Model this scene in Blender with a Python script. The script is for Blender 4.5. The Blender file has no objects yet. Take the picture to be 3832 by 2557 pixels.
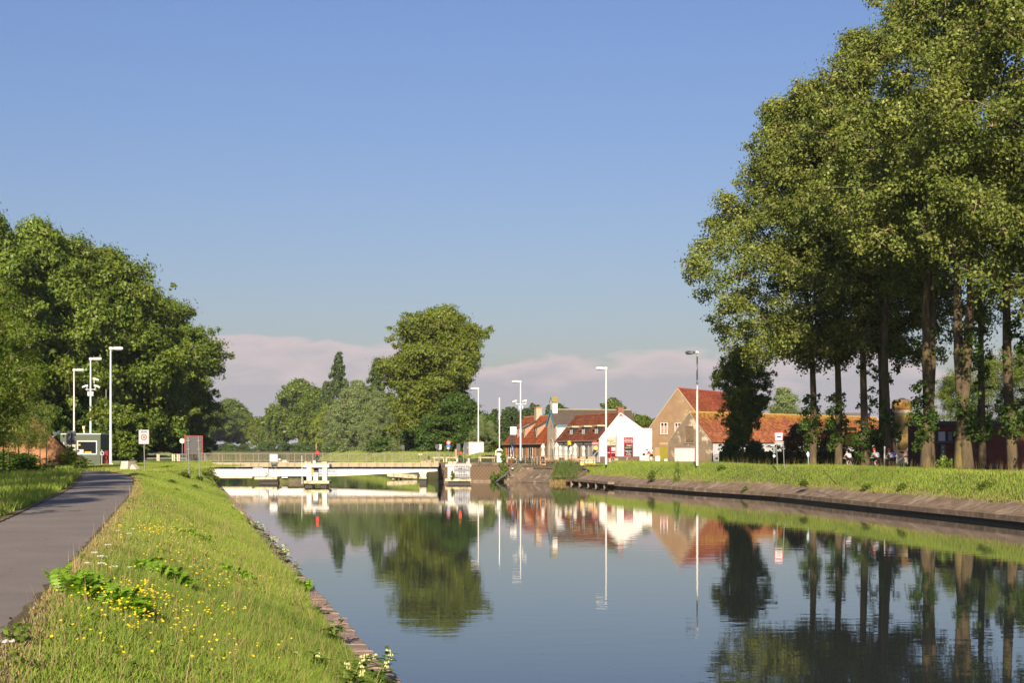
import bpy, bmesh, math, random
import numpy as np
from mathutils import Vector, Matrix, Euler

# ---------------------------------------------------------------- camera
F, HY, CX, EYE = 5700.0, 1683.0, 1916.0, 1.6      # focal length in photo pixels, horizon row, centre column, eye height
SC = bpy.context.scene
COL = SC.collection
cam_data = bpy.data.cameras.new('camera')
cam = bpy.data.objects.new('camera', cam_data)
COL.objects.link(cam)
cam.location = (0, 0, EYE)
cam.rotation_euler = (math.radians(90), 0, 0)
cam_data.sensor_width = 36.0
cam_data.lens = F / 3832.0 * 36.0
cam_data.shift_y = (HY - 1278.5) / 3832.0
cam_data.clip_start = 0.2
cam_data.clip_end = 9000
SC.camera = cam

# ---------------------------------------------------------------- sky and sun
SUN_ELEV, SUN_AZ_X = 22.0, 0.07                    # light travels towards (SUN_AZ_X, 1)
world = bpy.data.worlds.new('World')
SC.world = world
world.use_nodes = True
wn, wl = world.node_tree.nodes, world.node_tree.links
wn.clear()
def N(tree, typ, **kw):
    n = tree.nodes.new(typ)
    for k, v in kw.items():
        setattr(n, k, v)
    return n
wt = world.node_tree
sky = N(wt, 'ShaderNodeTexSky')
sky.sky_type = 'NISHITA'
sky.sun_disc = False
sky.sun_elevation = math.radians(SUN_ELEV)
sky.sun_rotation = math.radians(180) + math.atan2(SUN_AZ_X, 1)
sky.air_density = 1.25
sky.dust_density = 1.1
sky.ozone_density = 2.2
bg = N(wt, 'ShaderNodeBackground')
bg.inputs['Strength'].default_value = 0.05
wo = N(wt, 'ShaderNodeOutputWorld')
tc = N(wt, 'ShaderNodeTexCoord')
sep = N(wt, 'ShaderNodeSeparateXYZ')
wl.new(tc.outputs['Generated'], sep.inputs[0])
# low evening cloud bank: a mask from noise against elevation
mp = N(wt, 'ShaderNodeMapping')
mp.inputs['Scale'].default_value = (4.6, 4.6, 14.0)
wl.new(tc.outputs['Generated'], mp.inputs[0])
nz = N(wt, 'ShaderNodeTexNoise')
nz.inputs['Scale'].default_value = 2.6
nz.inputs['Detail'].default_value = 5.0
nz.inputs['Roughness'].default_value = 0.5
wl.new(mp.outputs[0], nz.inputs['Vector'])
def MATH(tree, op, a=None, b=None, c=None, clamp=False):
    n = tree.nodes.new('ShaderNodeMath'); n.operation = op; n.use_clamp = clamp
    for i, v in enumerate((a, b, c)):
        if v is None: continue
        if hasattr(v, 'links') or hasattr(v, 'is_output'):
            tree.links.new(v, n.inputs[i])
        else:
            n.inputs[i].default_value = v
    return n.outputs[0]
hgt = MATH(wt, 'MULTIPLY_ADD', nz.outputs['Fac'], 0.070, 0.027)      # local height of the cloud top
dif = MATH(wt, 'SUBTRACT', hgt, sep.outputs['Z'])
soft = MATH(wt, 'DIVIDE', dif, 0.006, clamp=True)
body = MATH(wt, 'MULTIPLY', soft, 0.88)
mixc = N(wt, 'ShaderNodeMixRGB')
cg = N(wt, 'ShaderNodeMixRGB'); cg.inputs['Color1'].default_value = (7.3, 6.1, 6.1, 1); cg.inputs['Color2'].default_value = (5.0, 4.8, 5.2, 1)
wl.new(MATH(wt, 'DIVIDE', dif, 0.018, clamp=True), cg.inputs['Fac']); wl.new(cg.outputs[0], mixc.inputs['Color2'])
# overall grade of the sky towards the photograph's slightly violet blue
tint = N(wt, 'ShaderNodeMixRGB', blend_type='MULTIPLY')
tint.inputs['Fac'].default_value = 1.0
hz = MATH(wt, 'DIVIDE', MATH(wt, 'SUBTRACT', sep.outputs['Z'], 0.04), 0.24, clamp=True)
tmix = N(wt, 'ShaderNodeMixRGB')
tmix.inputs['Color1'].default_value = (0.77, 0.755, 0.97, 1); tmix.inputs['Color2'].default_value = (0.83, 0.86, 1.18, 1)
wl.new(hz, tmix.inputs['Fac']); wl.new(tmix.outputs[0], tint.inputs['Color2'])
wl.new(sky.outputs[0], tint.inputs['Color1'])
wl.new(tint.outputs[0], mixc.inputs['Color1'])
wl.new(body, mixc.inputs['Fac'])
# lit rim of the cloud tops
rim = MATH(wt, 'DIVIDE', dif, 0.006, clamp=True)
rim2 = MATH(wt, 'SUBTRACT', 1.0, MATH(wt, 'DIVIDE', dif, 0.017, clamp=True), clamp=True)
rimm = MATH(wt, 'MULTIPLY', MATH(wt, 'MULTIPLY', rim, rim2), 0.38)
mixr = N(wt, 'ShaderNodeMixRGB')
mixr.inputs['Color2'].default_value = (7.6, 6.3, 6.5, 1)
wl.new(mixc.outputs[0], mixr.inputs['Color1'])
wl.new(rimm, mixr.inputs['Fac'])
wl.new(mixr.outputs[0], bg.inputs['Color'])
wl.new(bg.outputs[0], wo.inputs['Surface'])

sun_data = bpy.data.lights.new('sun', 'SUN')
sun_data.energy = 4.9
sun_data.angle = math.radians(0.55)
sun_data.color = (1.0, 0.86, 0.66)
sun = bpy.data.objects.new('sun', sun_data)
COL.objects.link(sun)
_e = math.radians(SUN_ELEV)
_h = Vector((SUN_AZ_X, 1, 0)).normalized() * math.cos(_e)
sun.rotation_euler = Vector((_h.x, _h.y, -math.sin(_e))).to_track_quat('-Z', 'Y').to_euler()
sun.location = (-20, -60, 60)

vs = SC.view_settings
vs.view_transform = 'Standard'; vs.look = 'None'; vs.exposure = 0.93; vs.gamma = 1.0; vs.use_curve_mapping = False
SC.cycles.max_bounces = 6
SC.cycles.diffuse_bounces = 3
SC.cycles.glossy_bounces = 3
SC.cycles.transmission_bounces = 4
SC.cycles.transparent_max_bounces = 8
SC.cycles.caustics_reflective = False
SC.cycles.caustics_refractive = False
SC.cycles.volume_bounces = 0

R = random.Random(7)
rng = np.random.default_rng(11)

# ---------------------------------------------------------------- places from photo measurements
def PX(px, D): return (px - CX) * D / F
def PZ(py, D): return EYE - (py - HY) * D / F
def P(px, py, D): return Vector((PX(px, D), D, PZ(py, D)))
WZ = -2.6                                            # water level; the towpath is 0

# ---------------------------------------------------------------- materials
MATS = {}
def mat(name, col, rough=0.7, var=0.0, vscale=3.0, bump=0.0, bscale=20.0, metallic=0.0, spec=0.3,
        col2=None, c2scale=2.0, c2lo=0.45, c2hi=0.6, emit=None, estr=0.0, stretch=None):
    if name in MATS: return MATS[name]
    m = bpy.data.materials.new(name); m.use_nodes = True
    t = m.node_tree; b = t.nodes['Principled BSDF']
    b.inputs['Roughness'].default_value = rough
    b.inputs['Metallic'].default_value = metallic
    b.inputs['Specular IOR Level'].default_value = spec
    c4 = (*col, 1)
    b.inputs['Base Color'].default_value = c4
    tcn = N(t, 'ShaderNodeTexCoord')
    src = tcn.outputs['Object']
    if stretch:
        mpn = N(t, 'ShaderNodeMapping'); mpn.inputs['Scale'].default_value = stretch
        t.links.new(src, mpn.inputs[0]); src = mpn.outputs[0]
    cur = None
    if col2 is not None:
        n2 = N(t, 'ShaderNodeTexNoise'); n2.inputs['Scale'].default_value = c2scale; n2.inputs['Detail'].default_value = 6
        n2.inputs['Roughness'].default_value = 0.65
        t.links.new(src, n2.inputs['Vector'])
        rp = N(t, 'ShaderNodeMapRange'); rp.inputs['From Min'].default_value = c2lo; rp.inputs['From Max'].default_value = c2hi
        t.links.new(n2.outputs['Fac'], rp.inputs['Value'])
        mx = N(t, 'ShaderNodeMixRGB'); mx.inputs['Color1'].default_value = c4; mx.inputs['Color2'].default_value = (*col2, 1)
        t.links.new(rp.outputs[0], mx.inputs['Fac']); cur = mx.outputs[0]
    if var > 0:
        n1 = N(t, 'ShaderNodeTexNoise'); n1.inputs['Scale'].default_value = vscale; n1.inputs['Detail'].default_value = 8
        n1.inputs['Roughness'].default_value = 0.7
        t.links.new(src, n1.inputs['Vector'])
        rp = N(t, 'ShaderNodeMapRange'); rp.inputs['From Min'].default_value = 0.3; rp.inputs['From Max'].default_value = 0.7
        rp.inputs['To Min'].default_value = 1 - var; rp.inputs['To Max'].default_value = 1 + var
        t.links.new(n1.outputs['Fac'], rp.inputs['Value'])
        ml = N(t, 'ShaderNodeMixRGB', blend_type='MULTIPLY'); ml.inputs['Fac'].default_value = 1
        if cur is None: ml.inputs['Color1'].default_value = c4
        else: t.links.new(cur, ml.inputs['Color1'])
        t.links.new(rp.outputs[0], ml.inputs['Color2']); cur = ml.outputs[0]
    if cur is not None: t.links.new(cur, b.inputs['Base Color'])
    if bump > 0:
        nb = N(t, 'ShaderNodeTexNoise'); nb.inputs['Scale'].default_value = bscale; nb.inputs['Detail'].default_value = 5
        t.links.new(src, nb.inputs['Vector'])
        bp = N(t, 'ShaderNodeBump'); bp.inputs['Strength'].default_value = 0.8; bp.inputs['Distance'].default_value = bump
        t.links.new(nb.outputs['Fac'], bp.inputs['Height']); t.links.new(bp.outputs[0], b.inputs['Normal'])
    if emit is not None:
        b.inputs['Emission Color'].default_value = (*emit, 1); b.inputs['Emission Strength'].default_value = estr
    MATS[name] = m
    return m

def leaf_mat(name, col, var=0.35, transl=0.35, warm=(0.14, 0.13, 0.02)):
    """Leaf: diffuse + translucent with a thin gloss; tone differs leaf by leaf and sprig by sprig."""
    if name in MATS: return MATS[name]
    m = bpy.data.materials.new(name); m.use_nodes = True
    t = m.node_tree; t.nodes.clear()
    out = N(t, 'ShaderNodeOutputMaterial')
    geo = N(t, 'ShaderNodeNewGeometry')
    oi = N(t, 'ShaderNodeObjectInfo')
    tcn = N(t, 'ShaderNodeTexCoord')
    nz = N(t, 'ShaderNodeTexNoise'); nz.inputs['Scale'].default_value = 0.35; nz.inputs['Detail'].default_value = 3
    t.links.new(tcn.outputs['Object'], nz.inputs['Vector'])
    a = MATH(t, 'MULTIPLY_ADD', geo.outputs['Random Per Island'], 2 * var, 1 - var)
    hb = N(t, 'ShaderNodeMixRGB'); hb.inputs['Color1'].default_value = (*col, 1); hb.inputs['Color2'].default_value = (*warm, 1)
    f1 = MATH(t, 'MULTIPLY_ADD', nz.outputs['Fac'], 1.6, -0.62, clamp=True)
    f2 = MATH(t, 'MULTIPLY', f1, 0.75)
    t.links.new(f2, hb.inputs['Fac'])
    ob = MATH(t, 'MULTIPLY_ADD', oi.outputs['Random'], 0.24, 0.88)
    ab = MATH(t, 'MULTIPLY', a, ob)
    ml = N(t, 'ShaderNodeMixRGB', blend_type='MULTIPLY'); ml.inputs['Fac'].default_value = 1
    t.links.new(hb.outputs[0], ml.inputs['Color1']); t.links.new(ab, ml.inputs['Color2'])
    d = N(t, 'ShaderNodeBsdfDiffuse'); tr = N(t, 'ShaderNodeBsdfTranslucent'); g = N(t, 'ShaderNodeBsdfGlossy')
    g.inputs['Roughness'].default_value = 0.42
    g.inputs['Color'].default_value = (0.9, 0.95, 0.85, 1)
    t.links.new(ml.outputs[0], d.inputs['Color'])
    tl = N(t, 'ShaderNodeMixRGB', blend_type='MULTIPLY'); tl.inputs['Fac'].default_value = 1; tl.inputs['Color2'].default_value = (1.25, 1.25, 0.6, 1)
    t.links.new(ml.outputs[0], tl.inputs['Color1']); t.links.new(tl.outputs[0], tr.inputs['Color'])
    m1 = N(t, 'ShaderNodeMixShader'); m1.inputs[0].default_value = transl
    t.links.new(d.outputs[0], m1.inputs[1]); t.links.new(tr.outputs[0], m1.inputs[2])
    m2 = N(t, 'ShaderNodeMixShader'); m2.inputs[0].default_value = 0.014
    t.links.new(m1.outputs[0], m2.inputs[1]); t.links.new(g.outputs[0], m2.inputs[2])
    t.links.new(m2.outputs[0], out.inputs['Surface'])
    MATS[name] = m
    return m

# ---------------------------------------------------------------- mesh helper
class MB:
    def __init__(s): s.v = []; s.f = []; s.m = []; s.xf = None
    def add(s, vs, fs, mi=0):
        o = len(s.v)
        if s.xf is not None: vs = [s.xf @ Vector(p) for p in vs]
        s.v.extend([tuple(p) for p in vs])
        for f in fs: s.f.append(tuple(i + o for i in f)); s.m.append(mi)
        return s
    def box(s, x0, x1, y0, y1, z0, z1, mi=0, taper=0.0):
        t = taper
        v = [(x0, y0, z0), (x1, y0, z0), (x1, y1, z0), (x0, y1, z0),
             (x0 + t, y0 + t, z1), (x1 - t, y0 + t, z1), (x1 - t, y1 - t, z1), (x0 + t, y1 - t, z1)]
        return s.add(v, [(0, 3, 2, 1), (4, 5, 6, 7), (0, 1, 5, 4), (1, 2, 6, 5), (2, 3, 7, 6), (3, 0, 4, 7)], mi)
    def cbox(s, c, sx, sy, sz, mi=0, bev=0.0):
        x, y, z = c
        if bev <= 0: return s.box(x - sx / 2, x + sx / 2, y - sy / 2, y + sy / 2, z - sz / 2, z + sz / 2, mi)
        return s.rbox(x - sx / 2, x + sx / 2, y - sy / 2, y + sy / 2, z - sz / 2, z + sz / 2, bev, mi)
    def rbox(s, x0, x1, y0, y1, z0, z1, b, mi=0):
        """Box with all edges chamfered by b."""
        v = []; idx = {}
        for ix, X_ in enumerate((x0, x1)):
            for iy, Y_ in enumerate((y0, y1)):
                for iz, Z_ in enumerate((z0, z1)):
                    sx, sy, sz = (b if ix == 0 else -b), (b if iy == 0 else -b), (b if iz == 0 else -b)
                    idx[(ix, iy, iz, 'x')] = len(v); v.append((X_, Y_ + sy, Z_ + sz))
                    idx[(ix, iy, iz, 'y')] = len(v); v.append((X_ + sx, Y_, Z_ + sz))
                    idx[(ix, iy, iz, 'z')] = len(v); v.append((X_ + sx, Y_ + sy, Z_))
        g = lambda a, b_, c, k: idx[(a, b_, c, k)]
        fs = [(g(0,0,0,'x'), g(0,0,1,'x'), g(0,1,1,'x'), g(0,1,0,'x')), (g(1,0,0,'x'), g(1,1,0,'x'), g(1,1,1,'x'), g(1,0,1,'x')),
              (g(0,0,0,'y'), g(1,0,0,'y'), g(1,0,1,'y'), g(0,0,1,'y')), (g(0,1,0,'y'), g(0,1,1,'y'), g(1,1,1,'y'), g(1,1,0,'y')),
              (g(0,0,0,'z'), g(0,1,0,'z'), g(1,1,0,'z'), g(1,0,0,'z')), (g(0,0,1,'z'), g(1,0,1,'z'), g(1,1,1,'z'), g(0,1,1,'z'))]
        for a in (0, 1):
            for c in (0, 1):
                fs.append((g(0,a,c,'y'), g(1,a,c,'y'), g(1,a,c,'z'), g(0,a,c,'z')) if (a + c) % 2 else (g(0,a,c,'z'), g(1,a,c,'z'), g(1,a,c,'y'), g(0,a,c,'y')))
                fs.append((g(a,0,c,'x'), g(a,1,c,'x'), g(a,1,c,'z'), g(a,0,c,'z')) if (a + c) % 2 == 0 else (g(a,0,c,'z'), g(a,1,c,'z'), g(a,1,c,'x'), g(a,0,c,'x')))
                fs.append((g(a,c,0,'x'), g(a,c,1,'x'), g(a,c,1,'y'), g(a,c,0,'y')) if (a + c) % 2 else (g(a,c,0,'y'), g(a,c,1,'y'), g(a,c,1,'x'), g(a,c,0,'x')))
        for a in (0, 1):
            for b_ in (0, 1):
                for c in (0, 1):
                    t3 = (g(a,b_,c,'x'), g(a,b_,c,'y'), g(a,b_,c,'z'))
                    fs.append(t3 if (a + b_ + c) % 2 == 0 else t3[::-1])
        return s.add(v, fs, mi)
    def tube(s, pts, rad, n=6, mi=0, cap=True):
        pts = [Vector(p) for p in pts]
        if not hasattr(rad, '__len__'): rad = [rad] * len(pts)
        vs, fs = [], []
        prev = None
        for i, p in enumerate(pts):
            d = (pts[min(i + 1, len(pts) - 1)] - pts[max(i - 1, 0)])
            if d.length < 1e-9: d = Vector((0, 0, 1))
            d.normalize()
            if prev is None:
                a = d.orthogonal().normalized()
            else:
                a = (prev - d * prev.dot(d))
                a = a.normalized() if a.length > 1e-6 else d.orthogonal().normalized()
            prev = a
            b = d.cross(a)
            for k in range(n):
                an = 2 * math.pi * k / n
                vs.append(p + (a * math.cos(an) + b * math.sin(an)) * rad[i])
        for i in range(len(pts) - 1):
            for k in range(n):
                k2 = (k + 1) % n
                fs.append((i * n + k, i * n + k2, (i + 1) * n + k2, (i + 1) * n + k))
        if cap:
            fs.append(tuple(range(n - 1, -1, -1)))
            fs.append(tuple((len(pts) - 1) * n + k for k in range(n)))
        return s.add(vs, fs, mi)
    def bar(s, a, b, w, h, mi=0):
        """Rectangular bar from a to b."""
        a, b = Vector(a), Vector(b); d = (b - a).normalized()
        up = Vector((0, 0, 1)) if abs(d.z) < 0.95 else Vector((0, 1, 0))
        sx = d.cross(up).normalized() * w / 2; sz = sx.cross(d).normalized() * h / 2
        v = [a - sx - sz, a + sx - sz, a + sx + sz, a - sx + sz, b - sx - sz, b + sx - sz, b + sx + sz, b - sx + sz]
        return s.add(v, [(0, 1, 2, 3), (4, 7, 6, 5), (0, 4, 5, 1), (1, 5, 6, 2), (2, 6, 7, 3), (3, 7, 4, 0)], mi)
    def disc(s, c, nrm, r, n=20, thick=0.004, mi=0):
        c = Vector(c); nrm = Vector(nrm).normalized()
        return s.tube([c - nrm * thick / 2, c + nrm * thick / 2], r, n, mi)
    def prism(s, poly, vec, mi=0):
        poly = [Vector(p) for p in poly]; vec = Vector(vec); n = len(poly)
        vs = poly + [p + vec for p in poly]
        fs = [tuple(range(n - 1, -1, -1)), tuple(range(n, 2 * n))]
        for k in range(n): fs.append((k, (k + 1) % n, n + (k + 1) % n, n + k))
        return s.add(vs, fs, mi)
    def face(s, pts, mi=0): return s.add(pts, [tuple(range(len(pts)))], mi)
    def lathe(s, prof, n=16, c=(0, 0, 0), mi=0):
        vs, fs = [], []
        for r, z in prof:
            for k in range(n):
                a = 2 * math.pi * k / n
                vs.append((c[0] + r * math.cos(a), c[1] + r * math.sin(a), c[2] + z))
        for i in range(len(prof) - 1):
            for k in range(n):
                k2 = (k + 1) % n
                fs.append((i * n + k, i * n + k2, (i + 1) * n + k2, (i + 1) * n + k))
        fs.append(tuple(range(n - 1, -1, -1))); fs.append(tuple((len(prof) - 1) * n + k for k in range(n)))
        return s.add(vs, fs, mi)
    def mesh(s, name, mats, smooth=False):
        me = bpy.data.meshes.new(name)
        me.from_pydata(s.v, [], s.f)
        for m in (mats if isinstance(mats, (list, tuple)) else [mats]): me.materials.append(m)
        if any(s.m): me.polygons.foreach_set('material_index', s.m)
        if smooth: me.polygons.foreach_set('use_smooth', [True] * len(me.polygons))
        me.update()
        return me

def link(name, me, parent=None, loc=(0, 0, 0), rot=(0, 0, 0), label=None, cat=None, group=None, kind=None):
    o = bpy.data.objects.new(name, me)
    COL.objects.link(o)
    o.location = loc; o.rotation_euler = rot
    if parent is not None: o.parent = parent
    if label: o['label'] = label
    if cat: o['category'] = cat
    if group: o['group'] = group
    if kind: o['kind'] = kind
    return o
def T(name, label, cat, loc=(0, 0, 0), rz=0.0, group=None):
    return link(name, None, None, loc, (0, 0, rz), label, cat, group)
def part(name, mb, mats, parent, smooth=False, loc=(0, 0, 0), rot=(0, 0, 0), label=None, kind=None, world=False):
    """One part mesh. With world=True the mesh is written in world metres and the parent is unrotated."""
    me = mb.mesh(name, mats, smooth) if isinstance(mb, MB) else mb
    if world:
        p = parent; off = Vector((0, 0, 0))
        while p is not None: off = off + Vector(p.location); p = p.parent
        loc = -off
    return link(name, me, parent, loc, rot, label, None, None, kind)
def solo(name, mb, mats, label, cat, loc=(0, 0, 0), rot=(0, 0, 0), smooth=False, group=None, kind=None):
    me = mb.mesh(name, mats, smooth) if isinstance(mb, MB) else mb
    return link(name, me, None, loc, rot, label, cat, group, kind)
def copy_tree(o, parent=None, loc=None, rz=None, label=None, scale=None):
    c = o.copy(); COL.objects.link(c); c.parent = parent
    if loc is not None: c.location = loc
    if rz is not None: c.rotation_euler = (0, 0, rz)
    if scale is not None: c.scale = scale
    if label: c['label'] = label
    for ch in list(o.children): copy_tree(ch, c)
    return c
def text(name, body, size, parent, loc, rot, m, sx=1.0, align='CENTER', extrude=0.002, **kw):
    cu = bpy.data.curves.new(name, 'FONT')
    cu.body = body; cu.size = size; cu.align_x = align; cu.align_y = 'CENTER'; cu.extrude = extrude; cu.resolution_u = 2
    if kw.get('bold'): cu.offset = size * 0.02
    tmp = bpy.data.objects.new('tmp', cu); COL.objects.link(tmp)
    dg = bpy.context.evaluated_depsgraph_get()
    me = bpy.data.meshes.new_from_object(tmp.evaluated_get(dg))
    bpy.data.objects.remove(tmp); bpy.data.curves.remove(cu)
    me.materials.clear(); me.materials.append(m)
    o = link(name, me, parent, loc, rot); o.scale = (sx, 1, 1)
    return o
def npmesh(name, V, Fc, mats, tint=None, matidx=None, smooth=False):
    me = bpy.data.meshes.new(name)
    k = Fc.shape[1]
    me.vertices.add(len(V)); me.vertices.foreach_set('co', np.ascontiguousarray(V, dtype=np.float32).ravel())
    me.loops.add(Fc.size); me.loops.foreach_set('vertex_index', np.ascontiguousarray(Fc, dtype=np.int32).ravel())
    me.polygons.add(len(Fc)); me.polygons.foreach_set('loop_start', np.arange(0, Fc.size, k, dtype=np.int32))
    me.polygons.foreach_set('loop_total', np.full(len(Fc), k, dtype=np.int32))
    for m in (mats if isinstance(mats, (list, tuple)) else [mats]): me.materials.append(m)
    if matidx is not None: me.polygons.foreach_set('material_index', np.ascontiguousarray(matidx, dtype=np.int32))
    if tint is not None:
        a = me.color_attributes.new('tint', 'FLOAT_COLOR', 'POINT')
        c = np.ones((len(V), 4), dtype=np.float32); c[:, :3] = tint
        a.data.foreach_set('color', c.ravel())
    me.update(calc_edges=True)
    return me
def unit(a): return a / np.maximum(np.linalg.norm(a, axis=-1, keepdims=True), 1e-9)
# ================================================================= land and water
def lerp_poly(pts, d):
    """pts: list of (D, x); piecewise linear."""
    if d <= pts[0][0]: 
        a, b = pts[0], pts[1]
    elif d >= pts[-1][0]:
        a, b = pts[-2], pts[-1]
    else:
        for a, b in zip(pts, pts[1:]):
            if a[0] <= d <= b[0]: break
    t = (d - a[0]) / (b[0] - a[0])
    return a[1] + (b[1] - a[1]) * t
PR = [(-30, 5.0), (0, -1.45), (12.5, -4.2), (23, -6.5), (54.6, -13.6), (80, -19.8), (95, -23.9), (105, -27.6), (108, -30.5)]
PLF = [(-30, 2.3), (0, -4.05), (12.5, -6.85), (23, -9.0), (33.2, -11.2), (54.6, -16.2), (64, -18.5), (89.4, -25.2), (103, -28.9), (106, -31)]
def path_r(d): return lerp_poly(PR, d)
def path_l(d): return lerp_poly(PLF, d)
def edge_l(d): return 3.12 - 0.213 * d
COPW = 0.42
WTOP = WZ + 0.8
def zbank(x, d):
    """Ground height of the near (left) bank between towpath and canal wall."""
    xr = path_r(min(d, 104)); xe = edge_l(d) - COPW
    if x <= xr: return 0.0
    t = min(max((x - xr) / (xe - xr), 0), 1)
    if d > 100:                                        # wider, flatter shoulder near the bridge
        k = min((d - 100) / 50, 1)
        t2 = max(0.0, (t - 0.2 * k) / (1 - 0.2 * k))
        return min(0.0, WTOP * (t2 ** 1.15)) - 0.12 * k * min(t * 4, 1) * (1 - t)
    return WTOP * (t ** 1.04)
def bank_hit(px, py):
    d = 8.0
    while d < 200:
        x = PX(px, d); z = PZ(py, d)
        if z <= zbank(x, d): return Vector((x, d, zbank(x, d)))
        d += 0.05
    return Vector((PX(px, 190), 190, 0))

mGROUND = mat('ground_soil_grass', (0.060, 0.085, 0.018), 0.95, 0.35, 0.8, 0.05, 6, col2=(0.12, 0.11, 0.035), c2scale=0.25, c2lo=0.42, c2hi=0.62)
mASPH = mat('asphalt', (0.205, 0.175, 0.155), 0.92, 0.15, 0.5, 0.003, 240, col2=(0.25, 0.21, 0.18), c2scale=9, c2lo=0.55, c2hi=0.8)
mCONC = mat('old_concrete', (0.20, 0.14, 0.095), 0.92, 0.4, 1.6, 0.02, 9, col2=(0.29, 0.225, 0.165), c2scale=0.9, c2lo=0.5, c2hi=0.62)
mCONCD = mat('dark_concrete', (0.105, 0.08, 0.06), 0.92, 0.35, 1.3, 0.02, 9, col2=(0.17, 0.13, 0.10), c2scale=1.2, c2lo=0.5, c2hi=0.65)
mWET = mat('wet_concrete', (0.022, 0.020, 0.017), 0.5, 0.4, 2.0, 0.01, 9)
mDRY = mat('dry_verge', (0.22, 0.16, 0.075), 0.95, 0.4, 3.0, 0.03, 25, col2=(0.12, 0.10, 0.04), c2scale=2.5, c2lo=0.4, c2hi=0.6)

def strip_mesh(rows, mats, name):
    """rows: list of equal-length lists of points -> quad sheet."""
    n = len(rows[0]); V = []; Fc = []
    for r in rows: V.extend([tuple(p) for p in r])
    for i in range(len(rows) - 1):
        for k in range(n - 1):
            a = i * n + k
            Fc.append((a, a + 1, a + n + 1, a + n))
    me = bpy.data.meshes.new(name); me.from_pydata(V, [], Fc); me.materials.append(mats); me.update()
    me.polygons.foreach_set('use_smooth', [True] * len(me.polygons))
    return me

# --- left land: from the canal edge inland
def left_rows():
    rows = []
    ds = [-30, -10, 0, 5] + list(np.arange(8, 60, 2.0)) + list(np.arange(60, 192, 4.0)) + [192.5]
    for d in ds:
        xe = edge_l(d) - COPW; xr = path_r(min(d, 104))
        if d > 104: xr = min(xr, path_r(104) - 0.214 * (d - 104))
        row = [(xe + 0.02, d, -4.0), (xe, d, WTOP - 0.03)]
        for t in (0.93, 0.85, 0.75, 0.62, 0.5, 0.38, 0.25, 0.12, 0.0):
            x = xr + (xe - xr) * t
            row.append((x, d, zbank(x, d) - (0.0 if t < 0.9 else 0.02)))
        row += [(xr - 3.0, d, 0.0), (xr - 9, d, 0.0), (xr - 30, d, 0.0), (xr - 120, d, 0.0), (-900, d, 0.0), (-3500, d, 0.0)]
        rows.append(row)
    return rows
link('ground', strip_mesh([r[::-1] for r in left_rows()], mGROUND, 'left_ground'), kind='structure', label='grassy left canal bank beside the towpath')
# land behind the bridge on the left (dyke along the canal)
LB2 = [(193, -41.2), (212, -42.5), (260, -52), (614, -124), (660, -142), (700, -200), (735, -330), (900, -3400)]
rows = []
for d in [192.5, 197, 203, 208, 214, 222, 240, 260, 300, 350, 420, 500, 614, 640, 660, 680, 700, 718, 735, 900]:
    xe = lerp_poly(LB2, d); k = min(max((d - 203) / 20, 0), 1)
    sl = 0.6 + 5.0 * k
    zt = -0.06 + 0.9 * k
    rows.append([(-3600, d, 0.0), (xe - 220, d, 0.0), (xe - sl - 14, d, 0.0), (xe - sl - 8, d, zt), (xe - sl, d, zt), (xe - sl * 0.5, d, zt - 1.1 * k), (xe - 0.2, d, -1.6 * k - 0.06 * (1 - k)), (xe, d, -2.0 if k > 0.2 else -0.1), (xe, d, -4.0)])
link('ground', strip_mesh(rows, mGROUND, 'left_far_ground'), kind='structure', label='grassy dyke on the left beyond the bridge')

# --- right land
RE = [(33, -30), (32, 30), (30, 60), (27.9, 83), (26.6, 93), (25.4, 102), (23.8, 115), (22.2, 128.7), (19.6, 137), (17.3, 144), (15.2, 153), (13.0, 160), (11.2, 166), (9.4, 176), (7.3, 185)]
def offset_line(pts, off):
    out = []
    for i, p in enumerate(pts):
        a = Vector(pts[max(i - 1, 0)]); b = Vector(pts[min(i + 1, len(pts) - 1)])
        d = (b - a).normalized(); n = Vector((d.y, -d.x))
        out.append(Vector(p) + n * off)
    return out
_prof = [(0.0, -4.0), (0.12, -2.6), (0.22, -2.02), (0.9, -1.72), (1.7, -1.36), (2.6, -0.92), (3.6, -0.45), (4.6, -0.02), (5.4, 0.10), (7.0, 0.02), (9.0, -0.2)]
RCREST = offset_line(RE, 5.2)
def right_prof(off):
    for a, b in zip(_prof, _prof[1:]):
        if a[0] <= off <= b[0]: return a[1] + (b[1] - a[1]) * (off - a[0]) / (b[0] - a[0])
    return -0.2
ends = [offset_line(RE, o) for o, z in _prof]
rows = []
for i, p in enumerate(RE):
    row = [(ends[j][i].x, ends[j][i].y, z) for j, (o, z) in enumerate(_prof)]
    yy = p[1]
    row += [(70 + i, yy * 1.02 + 8, -0.2), (400, yy * 1.1 + 10, -0.2), (3600, yy * 2 + 20, -0.2)]
    rows.append(row)
link('ground', strip_mesh(rows, mGROUND, 'right_ground'), kind='structure', label='grassy right canal bank with the road on top')
# terrace / quay side and land behind it
TERR = [(7.3, 185), (1.5, 194.2), (-1.0, 198.5), (-9.4, 198.5), (-9.4, 203)]
rows = []
e0 = [ends[j][-1] for j in range(len(_prof))]
tz = -0.42
rows = [[(8.6, 186.6, tz), (e0[-1].x, e0[-1].y, -0.2), (84, 196.7, -0.2), (400, 213.5, -0.2), (3600, 390, -0.2)],
        [(4.4, 196.5, tz), (10, 200, -0.25), (90, 205, -0.2), (400, 225, -0.2), (3600, 420, -0.2)],
        [(-0.9, 198.9, tz), (8, 208, -0.25), (90, 215, -0.2), (400, 240, -0.2), (3600, 450, -0.2)],
        [(-9.4, 199.1, -0.12), (6, 214, -0.2), (90, 225, -0.2), (400, 260, -0.2), (3600, 480, -0.2)],
        [(-9.4, 204, -0.12), (5, 222, -0.2), (90, 236, -0.2), (400, 280, -0.2), (3600, 520, -0.2)]]
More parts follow.
